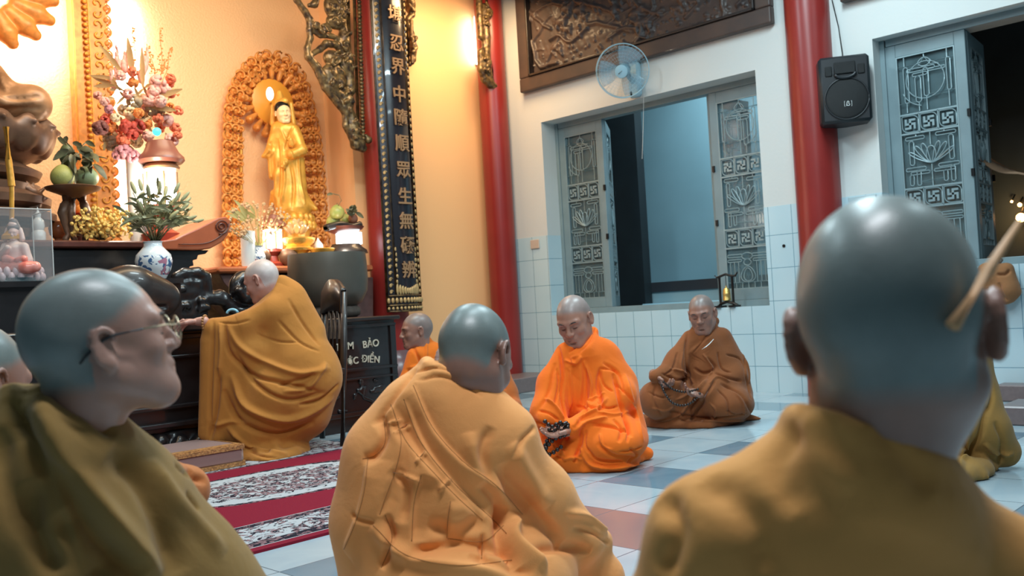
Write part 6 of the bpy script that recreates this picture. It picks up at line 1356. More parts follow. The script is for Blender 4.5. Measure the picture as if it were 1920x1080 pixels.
o = MB().tube([P(11, 238, DBu-0.6), P(16, 300, DBu-0.6), P(22, 349, DBu-0.6)], [0.016, 0.017, 0.018], 10); o.lathe([(0.05, 0), (0.05, 0.02), (0.02, 0.05), (0.02, 0.08)], np.array(P(22, 449, DBu-0.6)), n=16); o.cyl(np.array(P(22, 440, DBu-0.6)), np.array(P(22, 348, DBu-0.6)), 0.012); o = o.build('incense_pillar', M['gold'], auto=True); tag(o, 'tall gold-wrapped incense stick standing before the bronze statue', 'incense')
# ---- helpers for the small altar things
def ob(x, y, Y): return ony(x, y, Y)
def small(name, x, y, Y, label, cat): return thing(name, ony(x, y, Y), label, cat)
def lathe_px(prof, x, Y, name, mat_, parent, n=32, zoff=0.0, cap=True):
    """prof = (radius px, row px) from bottom to top around the column x on plane Y"""
    b0 = ony(x, prof[0][1], Y); D = (b0-CO) @ CF; k = D/FPX; G = None
    if x < 420 and prof[0][1] >= 440 and Y >= 5.5: G = ZU
    if x >= 420 and prof[0][1] >= 495: G = ZG
    pf_ = [(max(r, 0.01)*k, (prof[0][1]-y)*k*1.0) for r, y in prof]
    if G is not None and G-b0[2] < pf_[1][1]-0.001: pf_ = [(pf_[0][0], G-b0[2])]+(pf_[1:] if G > b0[2] else pf_)
    return MB().lathe(pf_, b0, n=n, cap=cap).build(name, mat_, parent, auto=True)
def leaf(mb, base, d, L, w_, bend=0.3, side=None):
    d = np.array(d, float); d /= np.linalg.norm(d); s_ = np.cross(d, CF) if side is None else np.array(side, float); s_ = s_/(np.linalg.norm(s_)+1e-9); rows = []
    for i in range(6):
        t = i/5; c = base+d*L*t-UZ*bend*L*t*t; ww = w_*math.sin(math.pi*min(t*0.9+0.06, 1))**0.8; rows.append([c-s_*ww, c+np.cross(s_, d)*ww*0.25, c+s_*ww])
    mb.grid(rows)
def flower_ball(mb, c, r, n, rs, fr=0.42):
    for i in range(n):
        v = rs.normal(size=3); v /= np.linalg.norm(v); s_ = np.cross(v, rs.normal(size=3)); s_ /= np.linalg.norm(s_); Rm = np.stack([s_, np.cross(v, s_), v], 1); mb.sph(c+v*r*0.6, (r*fr, r*fr*0.9, r*0.22), 7, 5, Rm)
rs = np.random.RandomState(12)
# fruit stand with pomelos
YFs = 5.72
fs = small('fruit_stand', 135, 447, YFs, 'dark bronze three-legged fruit dish on the altar, piled with green fruit', 'fruit dish'); Df = dep(YFs, 135, 400); kf = Df/FPX
lathe_px([(10, 372), (26, 364), (46, 356), (49, 352), (47, 351), (20, 358)], 138, YFs, 'dish', M['dark_bronze'], fs, cap=False)
for i, (xa, xb, xc) in enumerate(((126, 117, 128), (152, 163, 160), (140, 138, 141))): MB().tube([ony(x, y, YFs)+[0, 0.05*(i == 2), 0] for x, y in smooth_px([(xa, 368), ((xa+xb)/2-3*(1-i), 385), (xb, 398), ((xb+xc)/2, 425), (xc, 440), (xc-6+5*i, 448)])], [0.020]*7+[0.024]*6+[0.016]*10+[0.013]*30, 8).build('leg', M['dark_bronze'], fs, smooth=True) if False else MB().tube([ony(x, y, YFs)+[0, 0.05*(i == 2), 0] for x, y in [(xa, 368), ((xa+xb)/2, 384), (xb, 400), ((xb+xc)/2, 424), (xc, 440), (xc-5+5*i, 448)]]+[ony(xc-5+5*i, 448, YFs)*np.array([1, 1, 0])+[0, 0.05*(i == 2), ZU+0.004]], [0.034, 0.028, 0.030, 0.018, 0.016, 0.02, 0.02], 8).build('leg', M['dark_bronze'], fs, smooth=True)
def fruit(name, x, y, r, Y, mt, label, sq=1.0, stem=True):
    t = small(name, x, y+r*sq, Y, label, 'fruit'); k = dep(Y, x, y)/FPX; S = SDF(0.008); c = ony(x, y, Y); S.ell(c, (r*k, r*k, r*k*sq), k=0.01); S.cap(c+UZ*r*k*sq*0.7, r*k*0.35, k=0.03); V_, F_ = S.mesh(); link_mesh('flesh', V_, F_, mt, t)
    if stem: MB().tube([c+UZ*r*k*sq*0.98, c+UZ*(r*k*sq+0.02)+RH*0.005], 0.004, 5).build('stem', M['green_leaf'], t)
    return t
fruit('pomelo', 117, 332, 21, YFs-0.05, M['pomelo'], 'round yellow-green pomelo at the left of the bronze dish')
M['pale_melon'] = mat('pale_green_rind', (150, 166, 124), 0.4, var=0.1); fruit('pomelo', 162, 333, 22, YFs+0.02, M['pale_melon'], 'pale green pomelo at the right of the bronze dish', 0.85)
M['dark_green'] = mat('dark_green_rind', (92, 106, 70), 0.45, var=0.25); fruit('pomelo', 126, 292, 14, YFs+0.06, M['dark_green'], 'dark green pear-shaped fruit on top of the pile', 1.5)
mb = MB()
for i in range(34):
    c = ony(rs.uniform(128, 176), rs.uniform(278, 322), YFs-0.03+rs.uniform(-.06, .04)); v = RH*rs.uniform(-1, 1)+UZ*rs.uniform(-1, 0.7)-FH*rs.uniform(0, .8); leaf(mb, c, v, rs.uniform(0.06, 0.11), 0.022, 0.4, np.cross(v, rs.normal(size=3)))
for a in (((150, 300), (130, 272), (112, 255)), ((155, 298), (152, 275), (160, 268))): mb.tube([ony(x, y, YFs) for x, y in a], 0.004, 5)
for x, y in ((122, 268), (136, 268), (146, 280), (108, 258), (160, 266)): leaf(mb, ony(x, y, YFs), RH*rs.uniform(-.5, 1)+UZ*rs.uniform(-.6, .6), 0.06, 0.016, 0.3)
o = mb.build('leafy_sprig', M['green_leaf'], smooth=True); tag(o, 'dark leafy sprig lying over the fruit in the bronze dish', 'leaves')
o = small('red_dish', 152, 415, YFs+0.25, 'low red dish on the altar between the legs of the fruit stand', 'dish'); lathe_px([(12, 415), (26, 407), (28, 402), (26, 402), (10, 410)], 152, YFs+0.25, 'bowl', mat('red_glaze', (190, 62, 36), 0.3), o, cap=False); lathe_px([(8, 448), (7, 430), (12, 415)], 152, YFs+0.25, 'foot', M['brown_wood'], o)
fruit('orange', 151, 397, 11, YFs+0.25, mat('orange_peel', (236, 148, 62), 0.45, bump=0.2, bscale=200), 'orange in the low red dish', stem=False)
o = small('brown_pot', 112, 448, YFs+0.2, 'round brown glazed pot on the altar shelf left of the fruit stand', 'pot'); lathe_px([(9, 448), (17, 440), (19, 428), (14, 417), (10, 414), (9, 414)], 112, YFs+0.2, 'pot_body', mat('brown_glaze', (170, 96, 54), 0.18, coat=0.5), o)
o = small('little_stupa', 73, 445, YFs, 'small white stupa figure in front of the bronze pedestal', 'stupa'); lathe_px([(12, 446), (12, 436), (9, 432), (11, 424), (10, 414), (5, 408), (6, 402), (2, 396), (0.5, 388)], 73, YFs, 'stupa_body', M['porcelain'], o)
# dragon incense burner left of the fruit stand
o = small('dragon_ornament', 65, 392, 5.85, 'bronze dragon handle ornament on the incense burner beside the fruit stand', 'ornament'); S = SDF(0.007)
for a, b_ in (((48, 352, 7), (62, 360, 8)), ((62, 360, 8), (76, 372, 7)), ((76, 372, 7), (70, 388, 6)), ((56, 350, 4), (50, 342, 3)), ((64, 354, 4), (62, 344, 3)), ((74, 362, 4), (82, 354, 3)), ((78, 372, 4), (88, 372, 2)), ((70, 388, 7), (56, 392, 8))):
    p0, r0 = S3(*a, Y=5.85); p1, r1 = S3(*b_, Y=5.85); S.cap(p0, r0, p1, r1, k=0.012)
V_, F_ = S.mesh(); V_ = V_+vnormals(V_, F_)*fabric_noise(V_, 0.003, 9, 90, (1, 1, 1))[:, None]; link_mesh('dragon_body', V_, F_, M['dark_bronze'], o)
o2 = lathe_px([(10, 449), (6, 440), (5, 420), (8, 400), (12, 392)], 62, 5.85, 'support', M['dark_bronze'], o)
# bouquet of small yellow flowers
yb = small('yellow_dried_bouquet', 185, 452, 5.66, 'bushy bouquet of tiny yellow dried flowers between fruit stand and lily vase', 'flowers')
mb = MB(); ms = MB()
for i in range(300):
    x, y = rs.normal(188, 27), rs.normal(420, 17)
    if abs(x-188) > 58 or y > 445 or y < 388: continue
    c = ony(x, y, 5.66+rs.uniform(-.1, .14)); mb.sph(c, rs.uniform(0.008, 0.016), 6, 4)
    if i % 4 == 0: ms.tube([ony(190+(x-190)*0.15, 450, 5.66), c], 0.0018, 4)
for i in range(60): c = ony(rs.uniform(140, 245), rs.uniform(395, 440), 5.62+rs.uniform(-.06, .1)); leaf(mb, c, rs.normal(size=3), 0.03, 0.008, 0.1)
mb.build('blossoms', M['yellow_flower'], yb, smooth=True); ms.build('stems', M['green_leaf'], yb)
# tall pink bouquet in a glowing white vase
YP = 6.0; pb = small('flower_bouquet', 262, 380, YP, 'large bouquet of pink, coral and red flowers rising above the lamp', 'flowers')
cols = dict(pinkf=(240, 180, 166), coral=(232, 120, 84), redf=(190, 70, 56), creamf=(226, 206, 168), mauvef=(206, 140, 148), orangef=(236, 140, 70), plum=(120, 66, 60), greyf=(170, 150, 120))
FM = {k_: mat(k_+'_petals', v, 0.6, var=0.2, vscale=40) for k_, v in cols.items()}
spots = [('coral', 205, 218, 11), ('orangef', 206, 238, 10), ('plum', 188, 240, 13), ('redf', 240, 238, 14), ('redf', 258, 238, 13), ('orangef', 276, 232, 9), ('coral', 232, 262, 12), ('mauvef', 232, 284, 14), ('mauvef', 248, 292, 12), ('mauvef', 220, 290, 9), ('creamf', 256, 266, 11), ('pinkf', 278, 256, 10), ('pinkf', 322, 262, 12), ('coral', 329, 240, 10), ('coral', 333, 254, 8),
 ('orangef', 318, 202, 9), ('coral', 334, 208, 9), ('creamf', 246, 214, 12), ('creamf', 232, 206, 10), ('orangef', 260, 212, 9), ('greyf', 252, 190, 13), ('greyf', 285, 206, 13), ('greyf', 206, 258, 13), ('greyf', 210, 270, 12), ('pinkf', 296, 155, 14), ('pinkf', 308, 168, 13), ('pinkf', 288, 172, 12), ('coral', 320, 148, 9), ('coral', 318, 160, 9), ('pinkf', 280, 188, 12), ('pinkf', 300, 190, 11), ('creamf', 270, 186, 10),
 ('pinkf', 184, 180, 8), ('pinkf', 196, 190, 8), ('pinkf', 226, 142, 9), ('coral', 250, 135, 9), ('orangef', 250, 155, 9), ('pinkf', 312, 225, 12), ('coral', 296, 222, 9), ('mauvef', 205, 205, 8), ('creamf', 216, 220, 8), ('pinkf', 270, 205, 9), ('coral', 222, 245, 9), ('redf', 248, 252, 10), ('greyf', 268, 222, 10), ('greyf', 300, 205, 10), ('coral', 320, 176, 8), ('pinkf', 240, 176, 9), ('redf', 196, 226, 8), ('coral', 300, 240, 9)]
kp = dep(YP, 262, 220)/FPX
for nm, x, y, r in spots:
    mb = MB(); r *= 1.4; c = ony(x, y, YP+rs.uniform(-.14, .05)); flower_ball(mb, c, r*kp, 22, rs, 0.36); mb.sph(c-CF*r*kp*0.7, r*kp*0.2, 6, 5); mb.build('blossom', FM[nm], pb, smooth=True)
for x, y, L_, dx in ((222, 130, 58, -3), (232, 118, 40, 6), (266, 138, 60, 3), (272, 118, 40, 2), (212, 150, 30, -4)):   # tall spikes
    mb = MB()
    for j in range(12): t = j/11; mb.sph(ony(x+dx*t+rs.uniform(-3, 3), y-L_*t*0.9+10, YP), (0.022*(1.1-t), 0.018, 0.032*(1.1-0.5*t)), 7, 5)
    mb.build('flower_spike', FM['pinkf'], pb, smooth=True)
mb = MB()
for x, y, dx, dy, L_, w_ in ((232, 140, -34, -44, 0.26, 0.018), (250, 150, -8, -60, 0.30, 0.022), (268, 165, -2, -60, 0.26, 0.018), (232, 170, -45, -22, 0.24, 0.016), (225, 150, -40, -8, 0.2, 0.014), (290, 185, 40, -16, 0.2, 0.02), (280, 200, 40, 4, 0.18, 0.02), (225, 170, -30, -40, 0.12, 0.014), (215, 160, -40, 0, 0.14, 0.016)): leaf(mb, ony(x, y, YP-0.05), CR*dx-CU*dy, L_, w_, 0.05)
for i in range(60): leaf(mb, ony(rs.uniform(195, 325), rs.uniform(160, 275), YP-0.05), rs.normal(size=3), rs.uniform(.04, .08), .010, .2)
mb.build('leaves', mat('olive_dry_leaf', (196, 162, 112), 0.5, var=0.2), pb, smooth=True)
mb = MB()
for x0, y0, x1, y1 in ((250, 130, 251, 46), (300, 150, 303, 52), (290, 150, 278, 82), (305, 150, 322, 90), (300, 140, 312, 110), (285, 130, 272, 100), (305, 170, 335, 178)):
    pts = [ony(x0+(x1-x0)*t+3*math.sin(5*t), y0+(y1-y0)*t, YP) for t in np.linspace(0, 1, 10)]; mb.tube(pts, 0.0025, 4)
    for j in range(26): t = rs.uniform(0.1, 1); mb.sph(ony(x0+(x1-x0)*t+rs.uniform(-7, 7)*(1.2-t), y0+(y1-y0)*t+rs.uniform(-4, 4), YP), rs.uniform(0.004, 0.008), 5, 4)
mb.build('berry_twigs', FM['orangef'], pb)
t = small('white_cylinder_vase', 262, 448, YP, 'plain white cylindrical vase holding the pink bouquet, glowing in the lamplight', 'vase'); lathe_px([(17, 449), (18, 440), (18, 296), (19, 290), (17, 290)], 262, YP, 'vase_body', M['porcelain'], t)
# pagoda lamps: roof, glowing panes, base
def lamp(x, ytop, ybot, r, Y, label, power, full=True):
    t = small('pagoda_lamp', x, ybot, Y, label, 'lamp'); h = ybot-ytop; k = dep(Y, x, ybot)/FPX
    lathe_px([(r*0.92, ytop+h*0.24), (r*1.05, ytop+h*0.21), (r*1.02, ytop+h*0.18), (r*0.80, ytop+h*0.13), (r*0.66, ytop+h*0.07), (r*0.56, ytop+h*0.02), (r*0.2, ytop)], x, Y, 'roof', mat('mauve_brown_lacquer', (150, 92, 76), 0.35, var=0.1), t)
    lathe_px([(r*0.78, ytop+h*0.30), (r*0.82, ytop+h*0.28), (r*0.6, ytop+h*0.23)], x, Y, 'collar', M['bronze'], t)
    lathe_px([(r*0.70, ytop+h*0.66), (r*0.72, ytop+h*0.62), (r*0.70, ytop+h*0.30)], x, Y, 'glowing_pane', M['lamp_white'], t)
    mb = MB(); b0 = ony(x, ytop+h*0.66, Y); H2 = h*0.33*k
    for i in range(6): a = 2*math.pi*i/6+0.3; q = b0+np.array([math.cos(a), math.sin(a), 0])*r*0.76*k; mb.cyl(q, q+UZ*H2, 0.008, n=6)
    mb.build('posts', M['bronze'], t)
    lathe_px([(r*0.85, ybot), (r*0.9, ybot-h*0.05), (r*0.5, ybot-h*0.10), (r*0.42, ybot-h*0.2), (r*0.75, ybot-h*0.28), (r*0.7, ybot-h*0.34)], x, Y, 'base', mat('red_lacquer_base', (150, 60, 44), 0.3), t)
    l = point('pagoda_lamp_light', tuple(ony(x, ytop+h*0.47, Y)-CF*0.17), power, (1.0, 0.86, 0.66), 0.05); return t
lamp(303, 262, 449, 40, 5.86, 'larger pagoda-shaped lamp glowing white below the pink bouquet', 7)
lamp(512, 402, 500, 24, 6.2, 'smaller pagoda-shaped lamp glowing white in front of the golden standing statue', 5)
o = small('teal_light', 294, 247, YP-0.1, 'tiny glowing turquoise light among the pink bouquet flowers', 'light'); MB().sph(ony(294, 247, YP-0.16), 0.028, 12, 8).build('bulb', mat('turquoise_glow', (80, 220, 200), 0.4, emit=(60, 226, 200), estr=2.5), o, smooth=True)
# porcelain vase with lilies on the ledge
vz = small('porcelain_vase', 290, 523, 5.30, 'white porcelain vase with painted blue and pink peonies, holding green lily buds', 'vase'); vk = dep(5.3, 290, 490)/FPX; vb = ony(290, 523, 5.3); vb[2] = zl
MB().lathe([(r*vk, z*vk) for r, z in ((20, 0), (22, 4), (30, 18), (33.5, 34), (31, 46), (22, 56), (16.5, 62), (16, 68), (18, 71), (16, 71), (14, 62))], vb, n=40, cap=False).build('vase_body', M['vase'], vz, auto=True)
M['bud'] = mat('pale_green_buds', (176, 172, 126), 0.45, var=0.15); lb = small('lily_bouquet', 290, 455, 5.3, 'green lily buds and narrow leaves standing in the painted porcelain vase', 'flowers'); mb = MB(); m2 = MB()
for i in range(46):
    a = rs.uniform(-1.15, 1.15); L_ = rs.uniform(60, 118)*(1-0.2*abs(a)); x1 = 290+math.sin(a)*L_*0.95; y1 = 456-math.cos(a)*L_; dd = rs.uniform(-.1, .1); p0 = ony(288+rs.uniform(-8, 8), 456, 5.3); p2 = ony(x1, y1, 5.3+dd); pm = (p0+p2)/2+UZ*0.03
    mb.tube([p0, pm, p2], 0.0028, 4)
    for q in range(3): c = pm*(1-q/3)+p2*(q/3); v = RH*rs.uniform(-1.2, 1.2)+UZ*rs.uniform(0.0, 0.9)-FH*rs.uniform(-.5, .6); leaf(mb, c, v, rs.uniform(.07, .13), .010, rs.uniform(0.1, .6))
    if i % 2 == 0: m2 = MB(); d_ = p2-pm; d_ /= np.linalg.norm(d_); s_ = np.cross(d_, CF); s_ /= np.linalg.norm(s_); m2.sph(p2+d_*0.02, (0.013, 0.013, 0.042), 8, 6, np.stack([s_, np.cross(d_, s_), d_], 1)); m2.build('bud', M['bud'], lb, smooth=True)
mb.build('stems_and_leaves', M['lily_leaf'], lb, smooth=True)
# pink porcelain figure on a lotus base inside a glass case
YQ = 5.30; fq = small('porcelain_figure', 34, 543, YQ, 'small pink and white porcelain seated deity with hands joined, inside the glass case', 'statue'); Dq = dep(YQ, 34, 480)
S = SDF(0.0045)
def q_(x, y, r, d=0.0): return P(x, y, Dq+d), pxr(r, Dq)
def Q(a, b_=None, k=0.01):
    p, r = q_(*a)
    if b_: p1, r1 = q_(*b_); S.cap(p, r, p1, r1, k=k)
    else: S.cap(p, r, k=k)
Q((28, 468, 15), (30, 490, 15), k=.02); Q((12, 462, 8), (44, 462, 8), k=.015); Q((10, 464, 8), (2, 480, 7, -.02)); Q((46, 464, 8), (54, 486, 7, -.01)); Q((54, 488, 7, -.01), (40, 492, 6, -.05)); Q((2, 482, 7, -.02), (14, 464, 5, -.06)); Q((26, 448, 6), (27, 458, 7))
V_, F_ = S.mesh(); link_mesh('torso', V_, F_, M['pink'], fq)
S = SDF(0.0045); Q((24, 502, 12, -.02), (66, 500, 10, -.03), k=.02); Q((30, 502, 12, -.02), (-6, 500, 10, -.03), k=.02); Q((8, 500, 11, -.04), (50, 502, 11, -.05), k=.02); V_, F_ = S.mesh(); V_ = V_+vnormals(V_, F_)*fabric_noise(V_, 0.002, 3, 40)[:, None]; link_mesh('robe_folds', V_, F_, M['pink_robe'], fq)
S = SDF(0.0045); Q((12, 486, 9, -.045), (22, 488, 6, -.055)); Q((44, 486, 8, -.045), (34, 488, 6, -.055)); V_, F_ = S.mesh(); link_mesh('inner_robe', V_, F_, M['pink_robe'], fq)
S = SDF(0.0035); Rq = head_basis(8, 4, 3); head_sdf(S, P(26, 437, Dq), Rq, 0.33, neck=False); V_, F_ = S.mesh(); link_mesh('head', V_, F_, mat('pale_porcelain_face', (238, 200, 190), 0.25, coat=0.3), fq)
S = SDF(0.004); Q((26, 426, 11.5, .008), (25, 417, 8, .004)); V_, F_ = S.mesh(); link_mesh('hair', V_, F_, mat('grey_painted_hair', (112, 104, 104), 0.4), fq)
S = SDF(0.004); Q((24, 421, 9, .0), (23, 412, 4, 0)); Q((14, 430, 4, .015), (10, 448, 5, .01)); Q((38, 430, 4, .015), (42, 448, 5, .01)); V_, F_ = S.mesh(); link_mesh('headdress', V_, F_, M['pink'], fq)
zq = ony(34, 543, YQ)[2]; cq = P(30, 515, Dq); mb = MB()
for row, (rr2, dz, n_) in enumerate(((44, 0.015, 18), (46, -0.015, 18))):
    for i in range(n_): a = 2*math.pi*(i+.5*row)/n_; dv = np.array([math.cos(a), math.sin(a)*0.6, 0]); mb.sph(cq+dv*pxr(rr2, Dq)+UZ*dz, (0.018, 0.016, 0.026), 8, 6)
mb.build('lotus_petals', mat('white_pink_petals', (224, 196, 200), 0.25, coat=0.3), fq, smooth=True)
hq = cq[2]-zl; mb = MB(); mb.sph(np.array([cq[0], cq[1], cq[2]-0.045]), (pxr(47, Dq), pxr(30, Dq), 0.05), 24, 12); mb.lathe([(pxr(34, Dq), 0), (pxr(36, Dq), hq*0.5), (pxr(30, Dq), hq-0.04)], (cq[0], cq[1], zl), n=24); mb.build('lotus_base', mat('dark_teal_glaze', (52, 92, 98), 0.2, coat=0.4, var=0.3), fq, auto=True)
gc = thing('glass_case', ony(40, 545, 5.3), 'clear glass display case around the pink porcelain figure at the left edge', 'glass case')
gx0_, gx1_ = ony(-40, 470, 5.22)[0], ony(98, 470, 5.22)[0]; gz1 = ony(60, 392, 5.22)[2]; mb = MB()
for lo_, hi_ in (((gx0_, 5.215, zl), (gx1_, 5.219, gz1)), ((gx1_-.004, 5.22, zl), (gx1_, 5.5, gz1)), ((gx0_, 5.22, zl), (gx0_+.004, 5.5, gz1)), ((gx0_, 5.215, gz1), (gx1_, 5.5, gz1+.004))): mb.bb(lo_, hi_)
mb.build('panes', M['case_glass'], gc)
mb = MB()
for a, b_ in (((gx1_, 5.215, zl), (gx1_, 5.215, gz1)), ((gx0_, 5.215, gz1), (gx1_, 5.215, gz1)), ((gx1_, 5.215, gz1), (gx1_, 5.5, gz1)), ((gx1_, 5.5, zl), (gx1_, 5.5, gz1))): mb.cyl(a, b_, 0.003, n=6)
mb.build('edges', M['white_wall'], gc)
# ---- standing golden statue with its carved arch
Y2 = NY-0.06; ca = thing('carved_mandorla', ony(510, 495, Y2), 'orange-gilt carved arch of leaf scrolls with a round halo behind the standing statue', 'wall ornament')
path = [(437, 492), (436, 440), (435, 390), (436, 340), (437, 290)]+[(508+82*math.cos(t)*0.98, 196-78*math.sin(t)) for t in np.radians(np.linspace(205, -25, 17))]+[(584, 270), (588, 330), (590, 390), (594, 440), (598, 478)]
path = [(437, 492), (436, 440), (435, 390), (436, 340), (436, 290), (437, 250), (438, 215), (446, 180), (460, 150), (482, 128), (508, 120), (534, 130), (552, 155), (562, 190), (570, 225), (578, 270), (584, 330), (588, 390), (592, 440), (596, 480)]
Lc = resample([ony(x, y, Y2) for x, y in smooth_px(path, 4)], 0.072); ctr = ony(512, 300, Y2); S = SDF(0.011); curls = []
for p, d in Lc:
    nrm = np.array([-d[2], 0, d[0]]); nrm = nrm if nrm @ (p-ctr) > 0 else -nrm
    for off, rr2, yy_ in ((-0.055, 0.026, -0.01), (0.0, 0.034, -0.025), (0.062, 0.038, -0.02)):
        c = p+nrm*off; curls.append((c, nrm, d, rr2, yy_)); S.ell(c+[0, yy_, 0], (rr2*1.05, 0.026, rr2*0.95), k=0.008); S.ell(c+nrm*0.012+[0, yy_-0.022, 0], (rr2*0.42, 0.018, rr2*0.42), k=0.006)
    S.cap(p-nrm*0.07, 0.016, p+nrm*0.06, 0.018, k=0.01)
V_, F_ = S.mesh(); link_mesh('leaf_scroll_border', V_, F_, M['gold_orange'], ca); mb = MB()
for i, (c, nrm, d, r2, yy_) in enumerate(curls): sg = 1 if (i//3) % 2 else -1; mb.tube([c+[0, yy_-0.028, 0]+(nrm*math.cos(t)+d*sg*math.sin(t))*r2*(1.15-0.17*t) for t in np.linspace(-0.8, 4.4, 11)], [0.011]*8+[0.008]*3, 5)
mb.build('curl_carving', M['gold_orange'], ca, smooth=True)
hc = ony(512, 192, Y2-0.02); hr = 44*dep(Y2, 512, 192)/FPX
MB().lathe([(0.001, 0.012), (hr*0.9, 0.012), (hr, 0.0), (hr, -0.03)], hc, (0, -1, 0), 48).build('halo_disc', mat('amber_halo', (240, 166, 60), 0.4), ca, auto=True)
S = SDF(0.010)
for i in range(20):
    a = 2*math.pi*i/20; dv = np.array([math.cos(a), 0, math.sin(a)]); S.cap(hc+dv*hr*1.05, 0.018, hc+dv*hr*1.45, 0.034, k=0.012); S.ell(hc+dv*hr*1.5+[0, -0.03, 0], (0.02, 0.02, 0.02), k=0.008)
V_, F_ = S.mesh(); link_mesh('ray_ring', V_, F_, M['gold_orange'], ca)
for k_, (x0, x1) in enumerate(((452, 456), (562, 571))):
    mb = MB(); mb.tube([ony(x0 if k_ == 0 else x0+(x1-x0)*t, 240+240*t, Y2-0.02) for t in np.linspace(0, 1, 12)], 0.014, 6)
    for t in np.linspace(0, 1, 34): mb.sph(ony((x0-6) if k_ == 0 else x0+6+(x1-x0)*t, 240+240*t, Y2-0.03), 0.012, 6, 5)
    mb.build('inner_beading', M['gold'], ca, smooth=True)
DS = dep(6.42, 535, 300); ss = thing('standing_statue', ony(545, 440, 6.42), 'standing golden-robed deity statue with a pale face before the halo', 'statue'); S = SDF(0.008)
def G2(a, b_, k=0.02): S.cap(P(a[0], a[1], DS+(a[3] if len(a) > 3 else 0)), pxr(a[2], DS), P(b_[0], b_[1], DS+(b_[3] if len(b_) > 3 else 0)), pxr(b_[2], DS), k=k)
G2((522, 240, 12), (545, 244, 13), .03); G2((532, 246, 18), (537, 300, 22), .04); G2((537, 300, 22), (548, 370, 27), .04); G2((548, 370, 27), (552, 392, 32), .03); G2((520, 245, 12), (508, 285, 11), .03); G2((508, 285, 11, -.03), (494, 293, 4, -.03), .02); G2((510, 285, 9, -.02), (512, 330, 8), .03)
G2((553, 248, 12), (566, 282, 10, -.04), .03); G2((566, 282, 10, -.04), (546, 290, 8, -.1), .02); G2((562, 300, 9), (566, 350, 9), .03); G2((562, 370, 14), (592, 392, 4), .03); G2((520, 370, 16), (508, 384, 4), .03); G2((528, 330, 14, -.04), (530, 385, 14, -.05), .03)
G2((546, 270, 6, -.1), (544, 262, 5, -.11), .01); G2((536, 304, 5, -.12), (530, 312, 4, -.13), .01)
V_, F_ = S.mesh(); V_, F_ = subdiv(V_, F_); t_ = bvh(V_, F_); d = fabric_noise(V_, 0.003, 21, 14, (1, 1, 0.2)); N = vnormals(V_, F_)
for q, w_, h_ in (([(520, 260), (522, 310), (520, 370)], .016, -.02), ([(532, 300), (534, 340), (528, 385)], .012, .016), ([(545, 300), (552, 345), (548, 395)], .014, -.018), ([(560, 290), (562, 340), (572, 385)], .012, .014), ([(524, 236), (538, 270), (552, 300)], .010, .010), ([(550, 236), (540, 262), (534, 285)], .010, -.012), ([(508, 265), (506, 285), (500, 292)], .01, -.012)):
    ln = cast_px(t_, smooth_px(q)); d += h_*fold_field(V_, ln, w_) if len(ln) > 2 else 0
link_mesh('robe', V_+N*d[:, None], F_, M['gold'], ss)
M['statue_skin'] = mat('pale_gold_skin', (255, 214, 160), 0.35); oS = P(531, 211, DS-0.03); RS_ = head_basis(28, 8, -6)
S = SDF(0.005); head_sdf(S, oS, RS_, 0.74, neck=True, neck_to=P(532, 236, DS)); V_, F_ = S.mesh(); link_mesh('face', V_, F_, M['statue_skin'], ss)
S = SDF(0.006); S.frame(oS, RS_, 0.74); S.ell((0, -0.022, 0.045), (0.083, 0.098, 0.085), k=0.02); S.cap((0.0, -0.05, -0.03), 0.05, (0, -0.05, 0.03), 0.06, k=0.03); S.ell((0, 0.07, 0.0), (0.058, 0.07, 0.06), k=0.012, op='-'); S.frame(); V_, F_ = S.mesh(); link_mesh('hair', V_, F_, M['iron'], ss)
S = SDF(0.006); G2((526, 192, 11, .01), (524, 174, 5, .01), .01); G2((519, 196, 6, -.02), (534, 190, 7, -.04), .01); G2((513, 200, 6, .03), (512, 232, 6, .03), .02); G2((545, 196, 5, .03), (550, 232, 5, .03), .02); V_, F_ = S.mesh(); link_mesh('headdress', V_, F_, M['gold'], ss)
zc_ = ony(550, 420, 6.42); mb = MB(); kk = DS/FPX
for row, (r2, dy_, sz) in enumerate(((34, 6, 11), (36, 18, 12))):
    for i in range(18): a = 2*math.pi*(i+.5*row)/18; dv = np.array([math.cos(a), math.sin(a), 0]); mb.sph(zc_+dv*r2*kk+UZ*(14-dy_)*kk, (0.032, 0.032, 0.045), 8, 6)
mb.lathe([(32*kk, -0.05), (36*kk, 0.02), (30*kk, 0.09)], zc_, n=32); H3 = zc_[2]-ZG; mb.lathe([(40*kk, 0), (42*kk, 0.04), (30*kk, 0.07), (26*kk, H3*0.6), (34*kk, H3-0.03)], (zc_[0], zc_[1], ZG), n=32); mb.build('lotus_base', M['gold'], ss, auto=True)
# ---- things on the side altar
o = small('white_sleeve_vase', 467, 499, 6.12, 'tall plain white cylindrical vase at the left end of the side altar', 'vase'); lathe_px([(13, 499), (13.5, 495), (13.5, 434), (12, 433)], 467, 6.12, 'vase_body', M['porcelain'], o)
o = small('small_porcelain_vase', 486, 499, 6.02, 'small white porcelain vase with faint blue drawing behind the bent bald head', 'vase'); lathe_px([(9, 503), (13, 492), (13, 480), (9, 470), (8, 464), (10, 461), (8, 461)], 486, 6.10, 'vase_body', M['vase'], o)
sb = small('dried_flower_spray', 485, 462, 6.1, 'spray of tiny cream dried flowers and pale leaves on the side altar', 'flowers'); mb = MB(); m2 = MB()
for i in range(150):
    a = rs.uniform(-1.1, .9); L_ = rs.uniform(35, 88); x1, y1 = 484+math.sin(a)*L_*0.9, 464-math.cos(a)*L_; c = ony(x1, y1, 6.1+rs.uniform(-.1, .1)); mb.sph(c, rs.uniform(.008, .014), 6, 4)
    if i % 3 == 0: m2.tube([ony(486, 464, 6.1), c], 0.002, 4)
